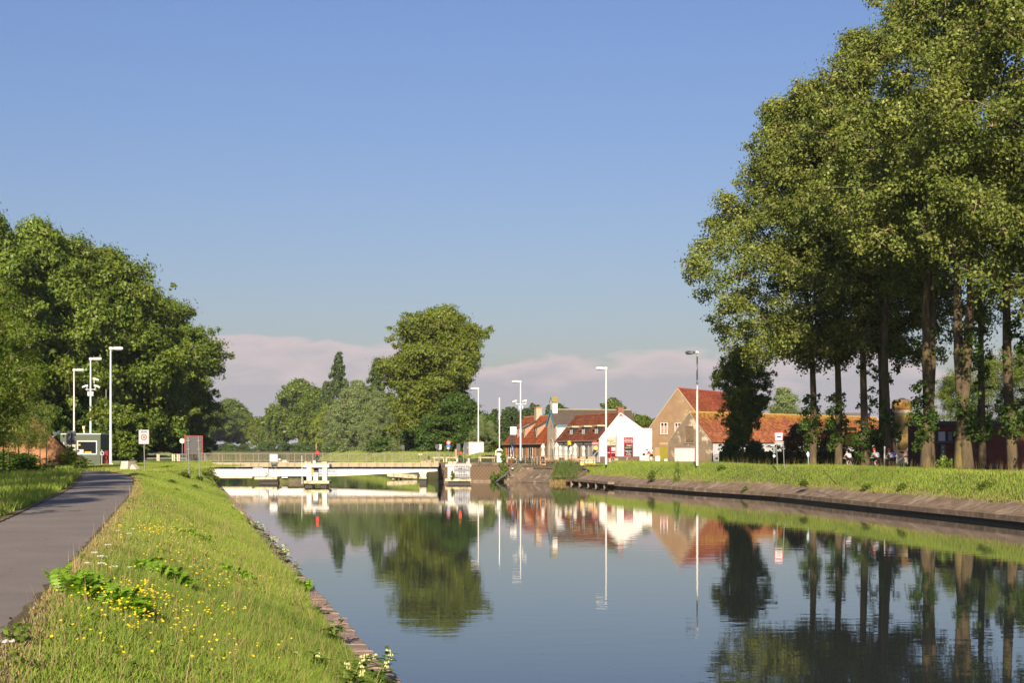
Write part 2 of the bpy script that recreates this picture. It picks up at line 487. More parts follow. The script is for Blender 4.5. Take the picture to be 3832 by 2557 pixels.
rows = [[r[0][:2] + (-4.0,)] + r for r in rows]
link('ground', strip_mesh(rows, mGROUND, 'village_ground'), kind='structure', label='ground around the cottages on the right')
# right dyke beyond the bridge
RB2 = [(204, -9.4), (212, -10.8), (250, -19), (614, -88.6), (680, -120), (740, -185), (790, -310), (1100, -3400)]
rows = []
for i, d in enumerate([204, 208, 214, 222, 240, 260, 300, 350, 420, 500, 614, 650, 680, 710, 740, 765, 790, 1100]):
    xe = lerp_poly(RB2, d); k = min(max((d - 206) / 18, 0), 1)
    zt = -0.12 + 1.0 * k
    rows.append([(xe, d, -4.0), (xe + 0.15, d, -1.9 if k > 0.2 else -0.12), (xe + 1.2 + 0.3 * k, d, -0.12 - 1.5 * k), (xe + 2 + 3 * k, d, -0.12 + 0.25 * k), (xe + 3.5 + 4.0 * k, d, zt), (xe + 5 + 6 * k, d, zt), (xe + 9 + 9 * k, d, -0.2), (xe + 15 + d * 0.08, d * 1.09, -0.2), (200 + d, d * 1.3, -0.2), (3600, 520 + (d - 204) * 3.5, -0.2)])
link('ground', strip_mesh(rows, mGROUND, 'right_far_ground'), kind='structure', label='grassy dyke on the right beyond the bridge')
far = MB(); far.face([(-3600, 895, -0.25), (3600, 895, -0.25), (3600, 4200, -0.25), (-3600, 4200, -0.25)])
link('ground', far.mesh('far_fields', mGROUND), kind='structure', label='flat fields running to the horizon')

# --- water
def water_material():
    m = bpy.data.materials.new('canal_water'); m.use_nodes = True
    t = m.node_tree; b = t.nodes['Principled BSDF']
    b.inputs['Base Color'].default_value = (0.028, 0.034, 0.032, 1)
    b.inputs['Roughness'].default_value = 0.004
    b.inputs['IOR'].default_value = 1.33
    b.inputs['Specular IOR Level'].default_value = 0.5
    tcn = N(t, 'ShaderNodeTexCoord')
    h = None
    for sc_, st, w in (((0.55, 1.5, 1), 1.0, 0.0030), ((2.2, 5.5, 1), 1.0, 0.0007)):
        mpn = N(t, 'ShaderNodeMapping'); mpn.inputs['Scale'].default_value = sc_
        mpn.inputs['Rotation'].default_value = (0, 0, 0.16)
        t.links.new(tcn.outputs['Object'], mpn.inputs[0])
        n = N(t, 'ShaderNodeTexNoise'); n.inputs['Scale'].default_value = st; n.inputs['Detail'].default_value = 2.0
        n.inputs['Roughness'].default_value = 0.45
        t.links.new(mpn.outputs[0], n.inputs['Vector'])
        v = MATH(t, 'MULTIPLY', n.outputs['Fac'], w)
        h = v if h is None else MATH(t, 'ADD', h, v)
    # calm and ruffled patches
    big = N(t, 'ShaderNodeTexNoise'); big.inputs['Scale'].default_value = 0.045; big.inputs['Detail'].default_value = 2
    t.links.new(tcn.outputs['Object'], big.inputs['Vector'])
    amp = MATH(t, 'MULTIPLY_ADD', big.outputs['Fac'], 2.6, -0.45, clamp=True)
    amp = MATH(t, 'MULTIPLY_ADD', amp, 0.75, 0.25)
    h = MATH(t, 'MULTIPLY', h, amp)
    bp = N(t, 'ShaderNodeBump'); bp.inputs['Strength'].default_value = 1.0; bp.inputs['Distance'].default_value = 1.0
    t.links.new(h, bp.inputs['Height']); t.links.new(bp.outputs[0], b.inputs['Normal'])
    return m
w = MB()
w.face([(-3500, 195, WZ), (60, 195, WZ), (60, 1200, WZ), (-3500, 1200, WZ)][0:4])
w.v = []; w.f = []; w.m = []
w.add([(-60, -40, WZ), (60, -40, WZ), (60, 1150, WZ), (-60, 195, WZ), (-3500, 195, WZ), (-3500, 1150, WZ)],
      [(0, 1, 2, 3), (3, 2, 5, 4)])
link('water', w.mesh('canal', water_material()), kind='structure', label='calm canal water mirroring the trees and houses')

# --- towpath
rows = []
for d in [-20, 0, 6, 10, 14, 18, 23, 28, 34, 40, 47, 54.6, 60, 66, 72, 80, 86, 92, 97, 101, 104]:
    xl, xr = path_l(d), path_r(d)
    rows.append([(xl, d, 0.008), (xl * 0.7 + xr * 0.3, d, 0.030), (xl * 0.3 + xr * 0.7, d, 0.030), (xr, d, 0.008)])
rows += [[(-31.0, 105.3, 0.008), (-30.4, 105.9, 0.02), (-29.5, 106.6, 0.02), (-29.0, 107.2, 0.008)],
         [(-36, 107.0, 0.008), (-36, 108, 0.02), (-35.5, 109.3, 0.02), (-35.3, 110.3, 0.008)],
         [(-60, 108.5, 0.008), (-60, 109.5, 0.02), (-60, 111.0, 0.02), (-60, 112.2, 0.008)]]
link('path', strip_mesh(rows, mASPH, 'towpath'), kind='structure', label='grey asphalt towpath curving along the left bank')
# dry strip between asphalt and grass, ragged edge
rows = []
for d in np.arange(6, 107, 0.35):
    xr = path_r(d); wdt = (0.30 + 0.22 * math.sin(d * 0.9) * math.sin(d * 0.37) + 0.1 * math.sin(d * 3.1)) * (0.6 + 0.4 * min(d / 60, 1.6))
    j = 0.05 * math.sin(d * 5.3) + 0.03 * math.sin(d * 11.7)
    rows.append([(xr - 0.06 + j * 0.7, d, 0.034), (xr + max(wdt, 0.06), d, zbank(xr + max(wdt, 0.06), d) + 0.006)])
link('path_verge', strip_mesh(rows, mDRY, 'verge'), kind='structure', label='dry straw-coloured edge of the towpath')
rows = []
for d in np.arange(20, 104, 0.4):
    xl = path_l(d); wdt = 0.18 + 0.12 * math.sin(d * 1.1) * math.sin(d * 0.43)
    rows.append([(xl - max(wdt, 0.04), d, 0.012), (xl + 0.05 + 0.03 * math.sin(d * 6), d, 0.034)])
link('path_verge', strip_mesh(rows, mDRY, 'verge_left'), kind='structure', label='narrow dry left edge of the towpath')

# --- canal wall on the near bank: coping stones, each a piece
wall = T('canal_wall', 'low rough concrete canal wall along the foot of the left bank', 'wall', (edge_l(20), 20, WTOP))
mCOP = mat('coping_stone', (0.27, 0.195, 0.155), 0.95, 0.4, 2.5, 0.03, 14, col2=(0.36, 0.17, 0.06), c2scale=1.4, c2lo=0.56, c2hi=0.68)
b = MB()
rows = []
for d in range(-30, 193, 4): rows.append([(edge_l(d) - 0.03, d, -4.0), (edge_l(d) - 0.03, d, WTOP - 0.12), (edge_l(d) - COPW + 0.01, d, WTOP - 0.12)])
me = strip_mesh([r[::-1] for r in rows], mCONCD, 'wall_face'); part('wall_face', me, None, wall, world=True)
proto = []
for k in range(6):
    mb = MB(); L = 0.994; n = 6
    rr = random.Random(k)
    V = []; 
    for i in range(n + 1):
        y = i * L / n; j = rr.uniform(-0.03, 0.02) if 0 < i < n else 0.0
        zz = rr.uniform(-0.02, 0.012)
        V += [(0.0 + j, y, -0.14), (0.0 + j, y, -0.02 + zz), (-0.03 + j, y, zz), (-COPW + 0.02, y, zz * 0.6), (-COPW + 0.02, y, -0.14)]
    Fc = []
    for i in range(n):
        for q in range(4): a = i * 5 + q; Fc.append((a, a + 1, a + 6, a + 5))
    Fc.append((4, 3, 2, 1, 0)); Fc.append(tuple(n * 5 + q for q in range(5)))
    mb.add(V, Fc); proto.append(mb.mesh('coping_stone', mCOP))
ang = math.atan2(0.2145, 1)
for i, d in enumerate(np.arange(6, 191, 1.0 / math.sqrt(1 + 0.2145 ** 2) * 1.0)):
    o = link('coping_stone', proto[i % 6], wall, Vector((edge_l(d), d, WTOP + 0.02)) - wall.location + Vector((R.uniform(-.008, .008), 0, R.uniform(-.006, .006))), (R.uniform(-.01, .01), R.uniform(-.02, .02), ang))

# --- right bank edge: concrete beam, slab revetment
rwall = T('quay_wall', 'weathered concrete quay edge and slabs along the right bank', 'wall', (RE[5][0], RE[5][1], WZ))
def poly_at(pts, s):
    acc = 0
    for a, b_ in zip(pts, pts[1:]):
        L = (Vector(b_) - Vector(a)).length
        if acc + L >= s: 
            t = (s - acc) / L; d = (Vector(b_) - Vector(a)).normalized()
            return Vector(a).lerp(Vector(b_), t), d
        acc += L
    return Vector(pts[-1]), d
RLEN = sum((Vector(b_) - Vector(a)).length for a, b_ in zip(RE, RE[1:]))
s = 85.0
k = 0
while s < RLEN - 3.5:
    L = 2.9
    (p0, d0), (p1, d1) = poly_at(RE, s), poly_at(RE, s + L)
    n0, n1 = Vector((d0.y, -d0.x)), Vector((d1.y, -d1.x))
    def q(p, n, o, z): v = p + n * o; return (v.x, v.y, z)
    # beam
    mb = MB(); g = 0.012
    mb.add([q(p0, n0, -0.10, -2.38), q(p0, n0, -0.10, -2.06), q(p0, n0, 0.24, -2.0), q(p0, n0, 0.24, -2.38),
            q(p1, n1, -0.10, -2.38), q(p1, n1, -0.10, -2.06), q(p1, n1, 0.24, -2.0), q(p1, n1, 0.24, -2.38)],
           [(0, 3, 2, 1), (4, 5, 6, 7), (0, 1, 5, 4), (1, 2, 6, 5), (2, 3, 7, 6), (3, 0, 4, 7)])
    if s < RLEN - 19: part('edge_beam', mb, mCONC, rwall, world=True)
    # slab with uneven, grass-bitten top edge
    mb = MB()
    m = 5; V = []; Fc = []
    for i in range(m + 1):
        t = i / m; p = p0.lerp(p1, t * 0.99 + 0.005); n = n0.lerp(n1, t).normalized()
        sv = s + L * t; uu = 1.6 + 0.25 * math.sin(sv * 0.35) + 0.16 * math.sin(sv * 1.35)
        V += [q(p, n, 0.24, -2.06), q(p, n, 0.27, -1.985), q(p, n, 0.9, right_prof(0.9) + 0.04), q(p, n, uu, right_prof(uu) + 0.04), q(p, n, uu, right_prof(uu) - 0.1)]
    for i in range(m):
        for w_ in range(4): a = i * 5 + w_; Fc.append((a, a + 5, a + 6, a + 1))
    Fc += [(0, 1, 2, 3, 4), tuple(m * 5 + w_ for w_ in range(4, -1, -1))]
    mb.add(V, Fc)
    part('slab', mb, mCONC, rwall, world=True)
    s += L + 0.02; k += 1
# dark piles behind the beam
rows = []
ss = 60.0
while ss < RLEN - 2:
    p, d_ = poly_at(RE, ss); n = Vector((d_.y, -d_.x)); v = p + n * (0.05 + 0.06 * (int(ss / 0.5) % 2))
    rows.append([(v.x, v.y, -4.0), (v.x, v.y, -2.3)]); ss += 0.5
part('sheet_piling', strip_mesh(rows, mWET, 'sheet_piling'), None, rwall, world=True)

# --- grass blades
def fbm(x, y, seed=0):
    r = np.random.default_rng(seed); out = np.zeros_like(x)
    for i in range(9):
        f = 0.25 * 1.6 ** i; a = 1 / (1 + i * 0.55); th = r.uniform(0, 6.28); ph = r.uniform(0, 6.28, 2)
        out += a * np.sin(f * (x * np.cos(th) + y * np.sin(th)) + ph[0] + 1.3 * np.sin(f * 0.7 * (y * np.cos(th) - x * np.sin(th)) + ph[1]))
    return out / 3.2
def grass_material():
    m = bpy.data.materials.new('grass_blades'); m.use_nodes = True
    t = m.node_tree; t.nodes.clear()
    out = N(t, 'ShaderNodeOutputMaterial'); at = N(t, 'ShaderNodeAttribute', attribute_name='tint')
    d = N(t, 'ShaderNodeBsdfDiffuse'); tr = N(t, 'ShaderNodeBsdfTranslucent')
    t.links.new(at.outputs['Color'], d.inputs['Color']); t.links.new(at.outputs['Color'], tr.inputs['Color'])
    mx = N(t, 'ShaderNodeMixShader'); mx.inputs[0].default_value = 0.38
    t.links.new(d.outputs[0], mx.inputs[1]); t.links.new(tr.outputs[0], mx.inputs[2]); t.links.new(mx.outputs[0], out.inputs['Surface'])
    return m
mBLADE = grass_material()
def blades(P3, h, w, lean, tint, name, label, upright=0.35):
    n = len(P3)
    an = rng.uniform(0, 2 * np.pi, n)
    side = np.stack([np.cos(an), np.sin(an), np.zeros(n)], 1)
    la = rng.uniform(0, 2 * np.pi, n)
    lv = np.stack([np.cos(la), np.sin(la), np.zeros(n)], 1) * (lean * rng.uniform(0.2, 1, n))[:, None]
    lv[:, 0] += 0.06; 
    up = np.zeros((n, 3)); up[:, 2] = 1
    mid = P3 + up * (h * 0.55)[:, None] + lv * (h * 0.35)[:, None]
    tip = P3 + up * (h * (1 - 0.25 * np.linalg.norm(lv, axis=1)))[:, None] + lv * h[:, None]
    V = np.empty((n, 5, 3)); hw = (w / 2)[:, None]
    V[:, 0] = P3 - side * hw; V[:, 1] = P3 + side * hw
    V[:, 2] = mid + side * hw * 0.8; V[:, 3] = mid - side * hw * 0.8; V[:, 4] = tip
    base = np.arange(n)[:, None] * 5
    Fc = np.concatenate([base + np.array([[0, 1, 2]]), base + np.array([[0, 2, 3]]), base + np.array([[3, 2, 4]])], 0)
    tt = np.repeat(tint, 5, axis=0)
    me = npmesh(name, V.reshape(-1, 3), Fc, mBLADE, tt)
    return link(name, me, None, kind='stuff', label=label)
def tri_blades(P3, h, w, lean, tint, name, label):
    n = len(P3)
    an = rng.uniform(0, 2 * np.pi, n)
    side = np.stack([np.cos(an), np.sin(an), np.zeros(n)], 1)
    la = rng.uniform(0, 2 * np.pi, n)
    lv = np.stack([np.cos(la), np.sin(la), np.zeros(n)], 1) * (lean * rng.uniform(0.1, 1, n))[:, None]
    tip = P3 + lv * h[:, None]; tip[:, 2] += h
    V = np.empty((n, 3, 3)); hw = (w / 2)[:, None]
    V[:, 0] = P3 - side * hw; V[:, 1] = P3 + side * hw; V[:, 2] = tip
    Fc = np.arange(n * 3).reshape(n, 3)
    me = npmesh(name, V.reshape(-1, 3), Fc, mBLADE, np.repeat(tint, 3, axis=0))
    return link(name, me, None, kind='stuff', label=label)
G1, G2, G3, GD = np.array([0.205, 0.30, 0.045]), np.array([0.33, 0.42, 0.075]), np.array([0.09, 0.165, 0.032]), np.array([0.46, 0.34, 0.16])
def tint_for(x, y, n, dry):
    a = np.clip(0.5 + 0.5 * fbm(x, y, 3), 0, 1)[:, None]; c = np.clip(fbm(x * 0.6, y * 0.6, 5) * 1.4 - 0.2, 0, 1)[:, None]
    t = G1 * (1 - a) + G2 * a
    t = t * (1 - c * 0.6) + G3 * c * 0.6
    isdry = (rng.uniform(0, 1, n) < dry)[:, None]
    t = np.where(isdry, GD * rng.uniform(0.7, 1.1, (n, 1)), t)
    return t * rng.uniform(0.75, 1.2, (n, 1))
def bank_points(d0, d1, dens, tmin=0.0, tmax=1.0):
    L = d1 - d0
    W = 4.3 if d1 < 60 else (6.5 if d1 < 112 else 11)
    n = int(L * W * dens)
    d = rng.uniform(d0, d1, n)
    xr = np.array([path_r(min(v, 104)) for v in d]); xr = np.where(d > 104, xr - 0.3 * (d - 104), xr)
    xe = edge_l(d) - COPW
    t = rng.uniform(tmin, tmax, n) 
    x = xr + (xe - xr) * t
    z = np.array([zbank(a, b_) for a, b_ in zip(x, d)])
    return np.stack([x, d, z], 1), t
for (d0, d1, dens, h0, h1, w0, w1, full) in ((7, 17, 1750, .10, .24, .007, .012, True), (17, 30, 1500, .11, .26, .009, .016, False), (30, 60, 680, .14, .30, .014, .024, False), (60, 112, 260, .16, .34, .028, .05, False), (112, 192, 150, .12, .26, .05, .09, False)):
    p, t = bank_points(d0, d1, dens)
    n = len(p)
    edge = np.exp(-((t * (path_r(d0) * -1 + edge_l(d0)) ) / 0.30) ** 2)
    dry = np.clip(0.08 + 0.65 * edge + 0.22 * np.clip(fbm(p[:, 0], p[:, 1], 9), 0, 1), 0, 1)
    tn = tint_for(p[:, 0], p[:, 1], n, dry)
    tall = 0.7 + 0.6 * np.clip(fbm(p[:, 0] * 1.4, p[:, 1] * 1.4, 21), -1, 1)
    h = rng.uniform(h0, h1, n) * tall * (1 - 0.55 * edge); w_ = rng.uniform(w0, w1, n)
    keep = (rng.uniform(0, 1, n) > edge * 0.45) & ~((p[:, 1] > 109) & (p[:, 1] < 119) & (p[:, 0] < -26.5))
    args = (p[keep], h[keep], w_[keep], np.full(keep.sum(), 0.85), tn[keep])
    (blades if full else tri_blades)(*args, 'grass', 'sunlit meadow grass on the left bank, %s' % {7: 'nearest the camera', 17: 'short of the comfrey', 30: 'by the first ferns', 60: 'in mid distance', 112: 'towards the bridge'}[d0])
# left verge beyond the path
n = 70000
d = rng.uniform(14, 150, n) ; d = 14 + (d - 14) ** 1.0
xl = np.array([path_l(min(v, 104)) for v in d]) - np.where(d > 104, 0.3 * (d - 104), 0)
off = rng.uniform(0.05, 1, n) ** 1.3 * (7 + d * 0.05)
x = xl - off
p = np.stack([x, d, np.zeros(n)], 1)
p = p[~((d > 104) & (d < 113))]; n = len(p)
tri_blades(p, rng.uniform(.15, .42, n) * (0.6 + 0.4 * np.minimum(p[:, 1] / 60, 1.3)), rng.uniform(.02, .05, n), np.full(n, 0.8), tint_for(p[:, 0], p[:, 1], n, np.full(n, 0.06)), 'grass', 'grass on the verge left of the towpath')
# booth lawn, beyond the path bend
n = 26000
p = np.stack([rng.uniform(-62, -26, n), rng.uniform(112, 150, n), np.zeros(n)], 1)
tri_blades(p, rng.uniform(.08, .2, n), rng.uniform(.05, .09, n), np.full(n, 0.8), tint_for(p[:, 0], p[:, 1], n, np.full(n, 0.25)), 'grass', 'short dry lawn in front of the green booth')
# right bank
def right_pts(n, o0, o1, s0=60):
    s_ = rng.uniform(s0, RLEN - 1, n); o = rng.uniform(o0, o1, n)
    out = np.empty((n, 3))
    cum = [0]
    for a, b_ in zip(RE, RE[1:]): cum.append(cum[-1] + (Vector(b_) - Vector(a)).length)
    cum = np.array(cum); X_ = np.array([q_[0] for q_ in RE]); Y_ = np.array([q_[1] for q_ in RE])
    OX = np.array([v.x for v in offset_line(RE, 1.0)]) - X_; OY = np.array([v.y for v in offset_line(RE, 1.0)]) - Y_
    out[:, 0] = np.interp(s_, cum, X_) + np.interp(s_, cum, OX) * o
    out[:, 1] = np.interp(s_, cum, Y_) + np.interp(s_, cum, OY) * o
    pz = np.array([q_[0] for q_ in _prof]); zz = np.array([q_[1] for q_ in _prof])
    out[:, 2] = np.interp(o, pz, zz)
    return out, s_, o
p, s_, o_ = right_pts(85000, 1.3, 6.6)
n = len(p)
edge = np.exp(-((o_ - 1.5) / 0.5) ** 2)
tall = 0.8 + 0.4 * np.clip(fbm(p[:, 0], p[:, 1], 31), -1, 1)
tri_blades(p, rng.uniform(.14, .36, n) * tall, rng.uniform(.025, .055, n), np.full(n, 0.8), tint_for(p[:, 0], p[:, 1], n, 0.07 + edge * 0.35), 'grass', 'sunlit grass on the right bank slope')
# tall seed stalks against the dark crest
p, s_, o_ = right_pts(900, 4.6, 6.0); n = len(p)
tri_blades(p, rng.uniform(.5, 1.0, n), rng.uniform(.02, .04, n), np.full(n, 0.35), np.tile(np.array([[0.28, 0.24, 0.08]]), (n, 1)) * rng.uniform(.6, 1.1, (n, 1)), 'grass', 'tall seeding grass on the crest of the right bank')
# dyke grass behind the bridge
n = 60000
d = rng.uniform(212, 480, n); side = rng.uniform(0, 1, n) < 0.6
xr_ = np.array([lerp_poly(RB2, v) for v in d]); xl_ = np.array([lerp_poly(LB2, v) for v in d])
o = rng.uniform(1.4, 10, n)
zr = np.interp(o, [1.5, 5, 7.5, 11], [-1.6, 0.1, 0.88, 0.88]); zl = np.interp(o, [0.2, 2.8, 5.6, 12], [-1.6, -0.3, 0.84, 0.84])
p = np.stack([np.where(side, xr_ + o, xl_ - o), d, np.where(side, zr, zl) - 0.05], 1)
tri_blades(p, rng.uniform(.2, .5, n), rng.uniform(.10, .22, n), np.full(n, 0.7), tint_for(p[:, 0], p[:, 1], n, np.full(n, 0.08)), 'grass', 'grass on the dykes beyond the bridge')

# grass between the landing beam and the road head
n = 14000
u_ = rng.uniform(0, 1, n); v_ = rng.uniform(0, 1, n)
A0, B0, A1, B1 = np.array([9.6, 184.5, -1.2]), np.array([14.5, 187.5, .05]), np.array([8.8, 188.0, -.42]), np.array([17, 196, -.25])
p = (A0 * (1 - u_[:, None]) + B0 * u_[:, None]) * (1 - v_[:, None]) + (A1 * (1 - u_[:, None]) + B1 * u_[:, None]) * v_[:, None]
tri_blades(p, rng.uniform(.15, .4, n), rng.uniform(.04, .08, n), np.full(n, 0.8), tint_for(p[:, 0], p[:, 1], n, np.full(n, .15)), 'grass', 'grass mound where the right bank meets the terrace')

# litter on the asphalt and a few leaves afloat
mb = MB()
for i in range(420):
    d_ = 9 + 60 * R.random() ** 1.5; t_ = R.random(); x_ = path_l(d_) + (path_r(d_) - path_l(d_)) * (t_ ** (1.0 if i % 3 else 2.2)); a_ = R.uniform(0, 3); s_ = R.uniform(.008, .02) * (1 + d_ * .012)
    c_, q_ = math.cos(a_) * s_, math.sin(a_) * s_
    mb.add([(x_ - c_, d_ - q_, .04), (x_ + q_ * .5, d_ - c_ * .5, .045), (x_ + c_, d_ + q_, .04), (x_ - q_ * .5, d_ + c_ * .5, .042)], [(0, 1, 2, 3)])
link('leaf_litter', mb.mesh('leaf_litter', mat('litter', (.45, .33, .16), .9, .3, 9)), kind='stuff', label='pale bits of leaf litter scattered on the towpath')
mb = MB()
for i in range(160):
    d_ = R.uniform(24, 120); x_ = R.uniform(edge_l(d_) + .2, edge_l(d_) + 6 + d_ * .2) if i % 2 else edge_l(d_) + R.uniform(.1, .8); a_ = R.uniform(0, 3); s_ = R.uniform(.02, .05)
    c_, q_ = math.cos(a_) * s_, math.sin(a_) * s_
    mb.add([(x_ - c_, d_ - q_, WZ + .006), (x_ + q_ * .5, d_ - c_ * .5, WZ + .008), (x_ + c_, d_ + q_, WZ + .006), (x_ - q_ * .5, d_ + c_ * .5, WZ + .008)], [(0, 1, 2, 3)])
link('floating_leaves', mb.mesh('floating_leaves', mat('litter_wet', (.16, .14, .05), .6, .3, 9)), kind='stuff', label='small leaves floating on the canal near the left wall')
# ================================================================= trees
mBARK = mat('bark', (0.090, 0.066, 0.038), 0.95, 0.35, 3.0, 0.04, 8, col2=(0.13, 0.105, 0.038), c2scale=1.2, c2lo=0.5, c2hi=0.62, stretch=(1, 1, 0.35))
mBARKL = mat('pale_bark', (0.25, 0.165, 0.085), 0.95, 0.3, 3.0, 0.03, 8)
mTWIG = mat('pale_twigs', (0.30, 0.225, 0.13), 0.9, 0.2, 5)
LF = {
 'poplar': leaf_mat('poplar_leaves', (0.140, 0.182, 0.036), 0.55, 0.36, (0.275, 0.26, 0.045)),
 'broad': leaf_mat('broad_leaves', (0.10, 0.155, 0.020), 0.42, 0.34, (0.23, 0.235, 0.03)),
 'light': leaf_mat('yellow_green_leaves', (0.145, 0.190, 0.022), 0.4, 0.34, (0.23, 0.235, 0.028)),
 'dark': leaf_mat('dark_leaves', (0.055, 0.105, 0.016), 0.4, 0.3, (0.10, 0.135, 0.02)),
 'willow': leaf_mat('willow_leaves', (0.120, 0.165, 0.055), 0.4, 0.28, (0.21, 0.235, 0.09)),
 'ash': leaf_mat('ash_leaves', (0.105, 0.165, 0.018), 0.45, 0.4, (0.22, 0.23, 0.022)),
 'lomb': leaf_mat('lombardy_leaves', (0.060, 0.095, 0.026), 0.35, 0.25, (0.085, 0.115, 0.03)),
 'purple': leaf_mat('brown_leaves', (0.080, 0.062, 0.022), 0.4, 0.3, (0.16, 0.09, 0.03)),
}
def prof_fn(kind):
    if kind == 'round': return lambda u: np.sqrt(np.clip(1 - (2 * u - 1) ** 2, 0, 1)) ** 0.75
    if kind == 'dome': return lambda u: np.clip(1 - u ** 2.4, 0, 1) ** 0.6 * (0.72 + 0.28 * np.minimum(u * 4, 1))
    if kind == 'poplar': return lambda u: np.clip(1 - u ** 1.9, 0, 1) ** 0.62 * (0.78 + 0.22 * np.minimum(u * 4.5, 1))
    if kind == 'col': return lambda u: np.sin(np.clip(u, 0.0, 1) ** 0.8 * np.pi * 0.93 + 0.17) ** 0.75
    if kind == 'mush': return lambda u: np.interp(u, [0, .2, .42, .6, .8, .93, 1], [.35, .6, .85, 1.0, .9, .5, .15])
    if kind == 'vase': return lambda u: np.interp(u, [0, .12, .45, .75, .92, 1], [.25, .55, .9, 1.0, .72, .2])
    if kind == 'lomb': return lambda u: np.interp(u, [0, .1, .4, .7, .9, 1], [.4, .8, 1.0, .8, .45, .1])
    return lambda u: np.ones_like(u)
def crown_pts(r, H, Rd, base, kind, ncl, lean=(0, 0), fill=0.35, lobe=0.25, rc=(0.14, 0.24), skirt=0):
    pf = prof_fn(kind)
    u = r.uniform(0.02, 1.0, ncl); th = r.uniform(0, 2 * np.pi, ncl)
    ph = r.uniform(0, 6.28, 3)
    lobes = 1 + lobe * np.sin(2 * th + ph[0] + 5 * u) + 0.6 * lobe * np.sin(3 * th + ph[1] - 8 * u) + 0.4 * lobe * np.sin(17 * u + ph[2])
    rad = Rd * pf(u) * lobes * np.sqrt(r.uniform(fill, 1, ncl))
    rcl = Rd * r.uniform(rc[0], rc[1], ncl)
    rad = np.maximum(rad - rcl * 0.6, 0)
    z = base + u * (H - base - rcl * 0.5)
    # ragged outer sprigs and a drooping skirt
    ne = int(ncl * 0.4)
    ue = r.uniform(0.0, 0.99, ne); te = r.uniform(0, 2 * np.pi, ne)
    re_ = Rd * pf(ue) * (1 + lobe * np.sin(2 * te + ph[0] + 5 * ue) + 0.6 * lobe * np.sin(3 * te + ph[1] - 8 * ue)) * r.uniform(0.92, 1.08, ne)
    ce = Rd * r.uniform(0.05, 0.10, ne)
    rad = np.concatenate([rad, re_]); th = np.concatenate([th, te]); u = np.concatenate([u, ue]); z = np.concatenate([z, base + ue * (H - base)]); rcl = np.concatenate([rcl, ce])
    if skirt:
        ts = r.uniform(0, 2 * np.pi, skirt); rs = Rd * r.uniform(0.12, 0.85, skirt)
        rad = np.concatenate([rad, rs]); th = np.concatenate([th, ts]); u = np.concatenate([u, np.zeros(skirt)]); z = np.concatenate([z, base + r.uniform(-1.0, 1.6, skirt)]); rcl = np.concatenate([rcl, Rd * r.uniform(0.08, 0.15, skirt)])
    x = rad * np.cos(th) + lean[0] * u ** 1.2; y = rad * np.sin(th) + lean[1] * u
    return np.stack([x, y, z], 1), rcl
def leaves_of(r, C, rcl, per_area, leaf, flat=0.75, droop=0.0, nsub=9, asp=0.62, spread=0.27, up=0.45, tri=False):
    """Leaf diamonds scattered on sprigs round each clump."""
    pos, nrm, sub_all = [], [], []
    for c, rr in zip(C, rcl):
        d = unit(r.normal(size=(nsub, 3)) + np.array([0, 0, 0.25]))
        sub = c + d * (rr * r.uniform(0.45, 1.0, (nsub, 1))) * np.array([1, 1, flat])
        if droop: sub[:, 2] -= droop * rr * r.uniform(0, 1, nsub)
        sub_all.append(sub)
        n = max(int(per_area * rr * rr), 8)
        k = r.integers(0, nsub, n)
        g = r.normal(size=(n, 3)) * rr * spread * np.array([1, 1, 0.7])
        if droop: g[:, 2] -= np.abs(g[:, 2]) * droop * 1.6
        p = sub[k] + g
        pos.append(p)
        nrm.append(unit(g / (rr * spread + 1e-6) * 0.45 + (p - c) / rr * 0.75 + r.normal(size=(n, 3)) * 0.60 + np.array([0, -0.0, up])))
    pos = np.concatenate(pos); nrm = np.concatenate(nrm); n = len(pos)
    t = unit(np.cross(nrm, r.normal(size=(n, 3)))); b = np.cross(nrm, t)
    if droop > 0.3:
        t = unit(t * 0.4 + np.array([0, 0, -1.0])); b = unit(np.cross(nrm, t))
    s = leaf * r.uniform(0.65, 1.3, (n, 1))
    if tri:
        s = s * 1.2; V = np.empty((n, 3, 3)); V[:, 0] = pos - t * s * 0.5; V[:, 1] = pos + t * s * 0.3 + b * s * asp * 0.55; V[:, 2] = pos + t * s * 0.3 - b * s * asp * 0.55
        return V.reshape(-1, 3), np.arange(n * 3).reshape(n, 3), sub_all
    V = np.empty((n, 4, 3)); V[:, 0] = pos - t * s * 0.5; V[:, 1] = pos + b * s * asp * 0.5; V[:, 2] = pos + t * s * 0.5; V[:, 3] = pos - b * s * asp * 0.5
    return V.reshape(-1, 3), np.arange(n * 4).reshape(n, 4), sub_all
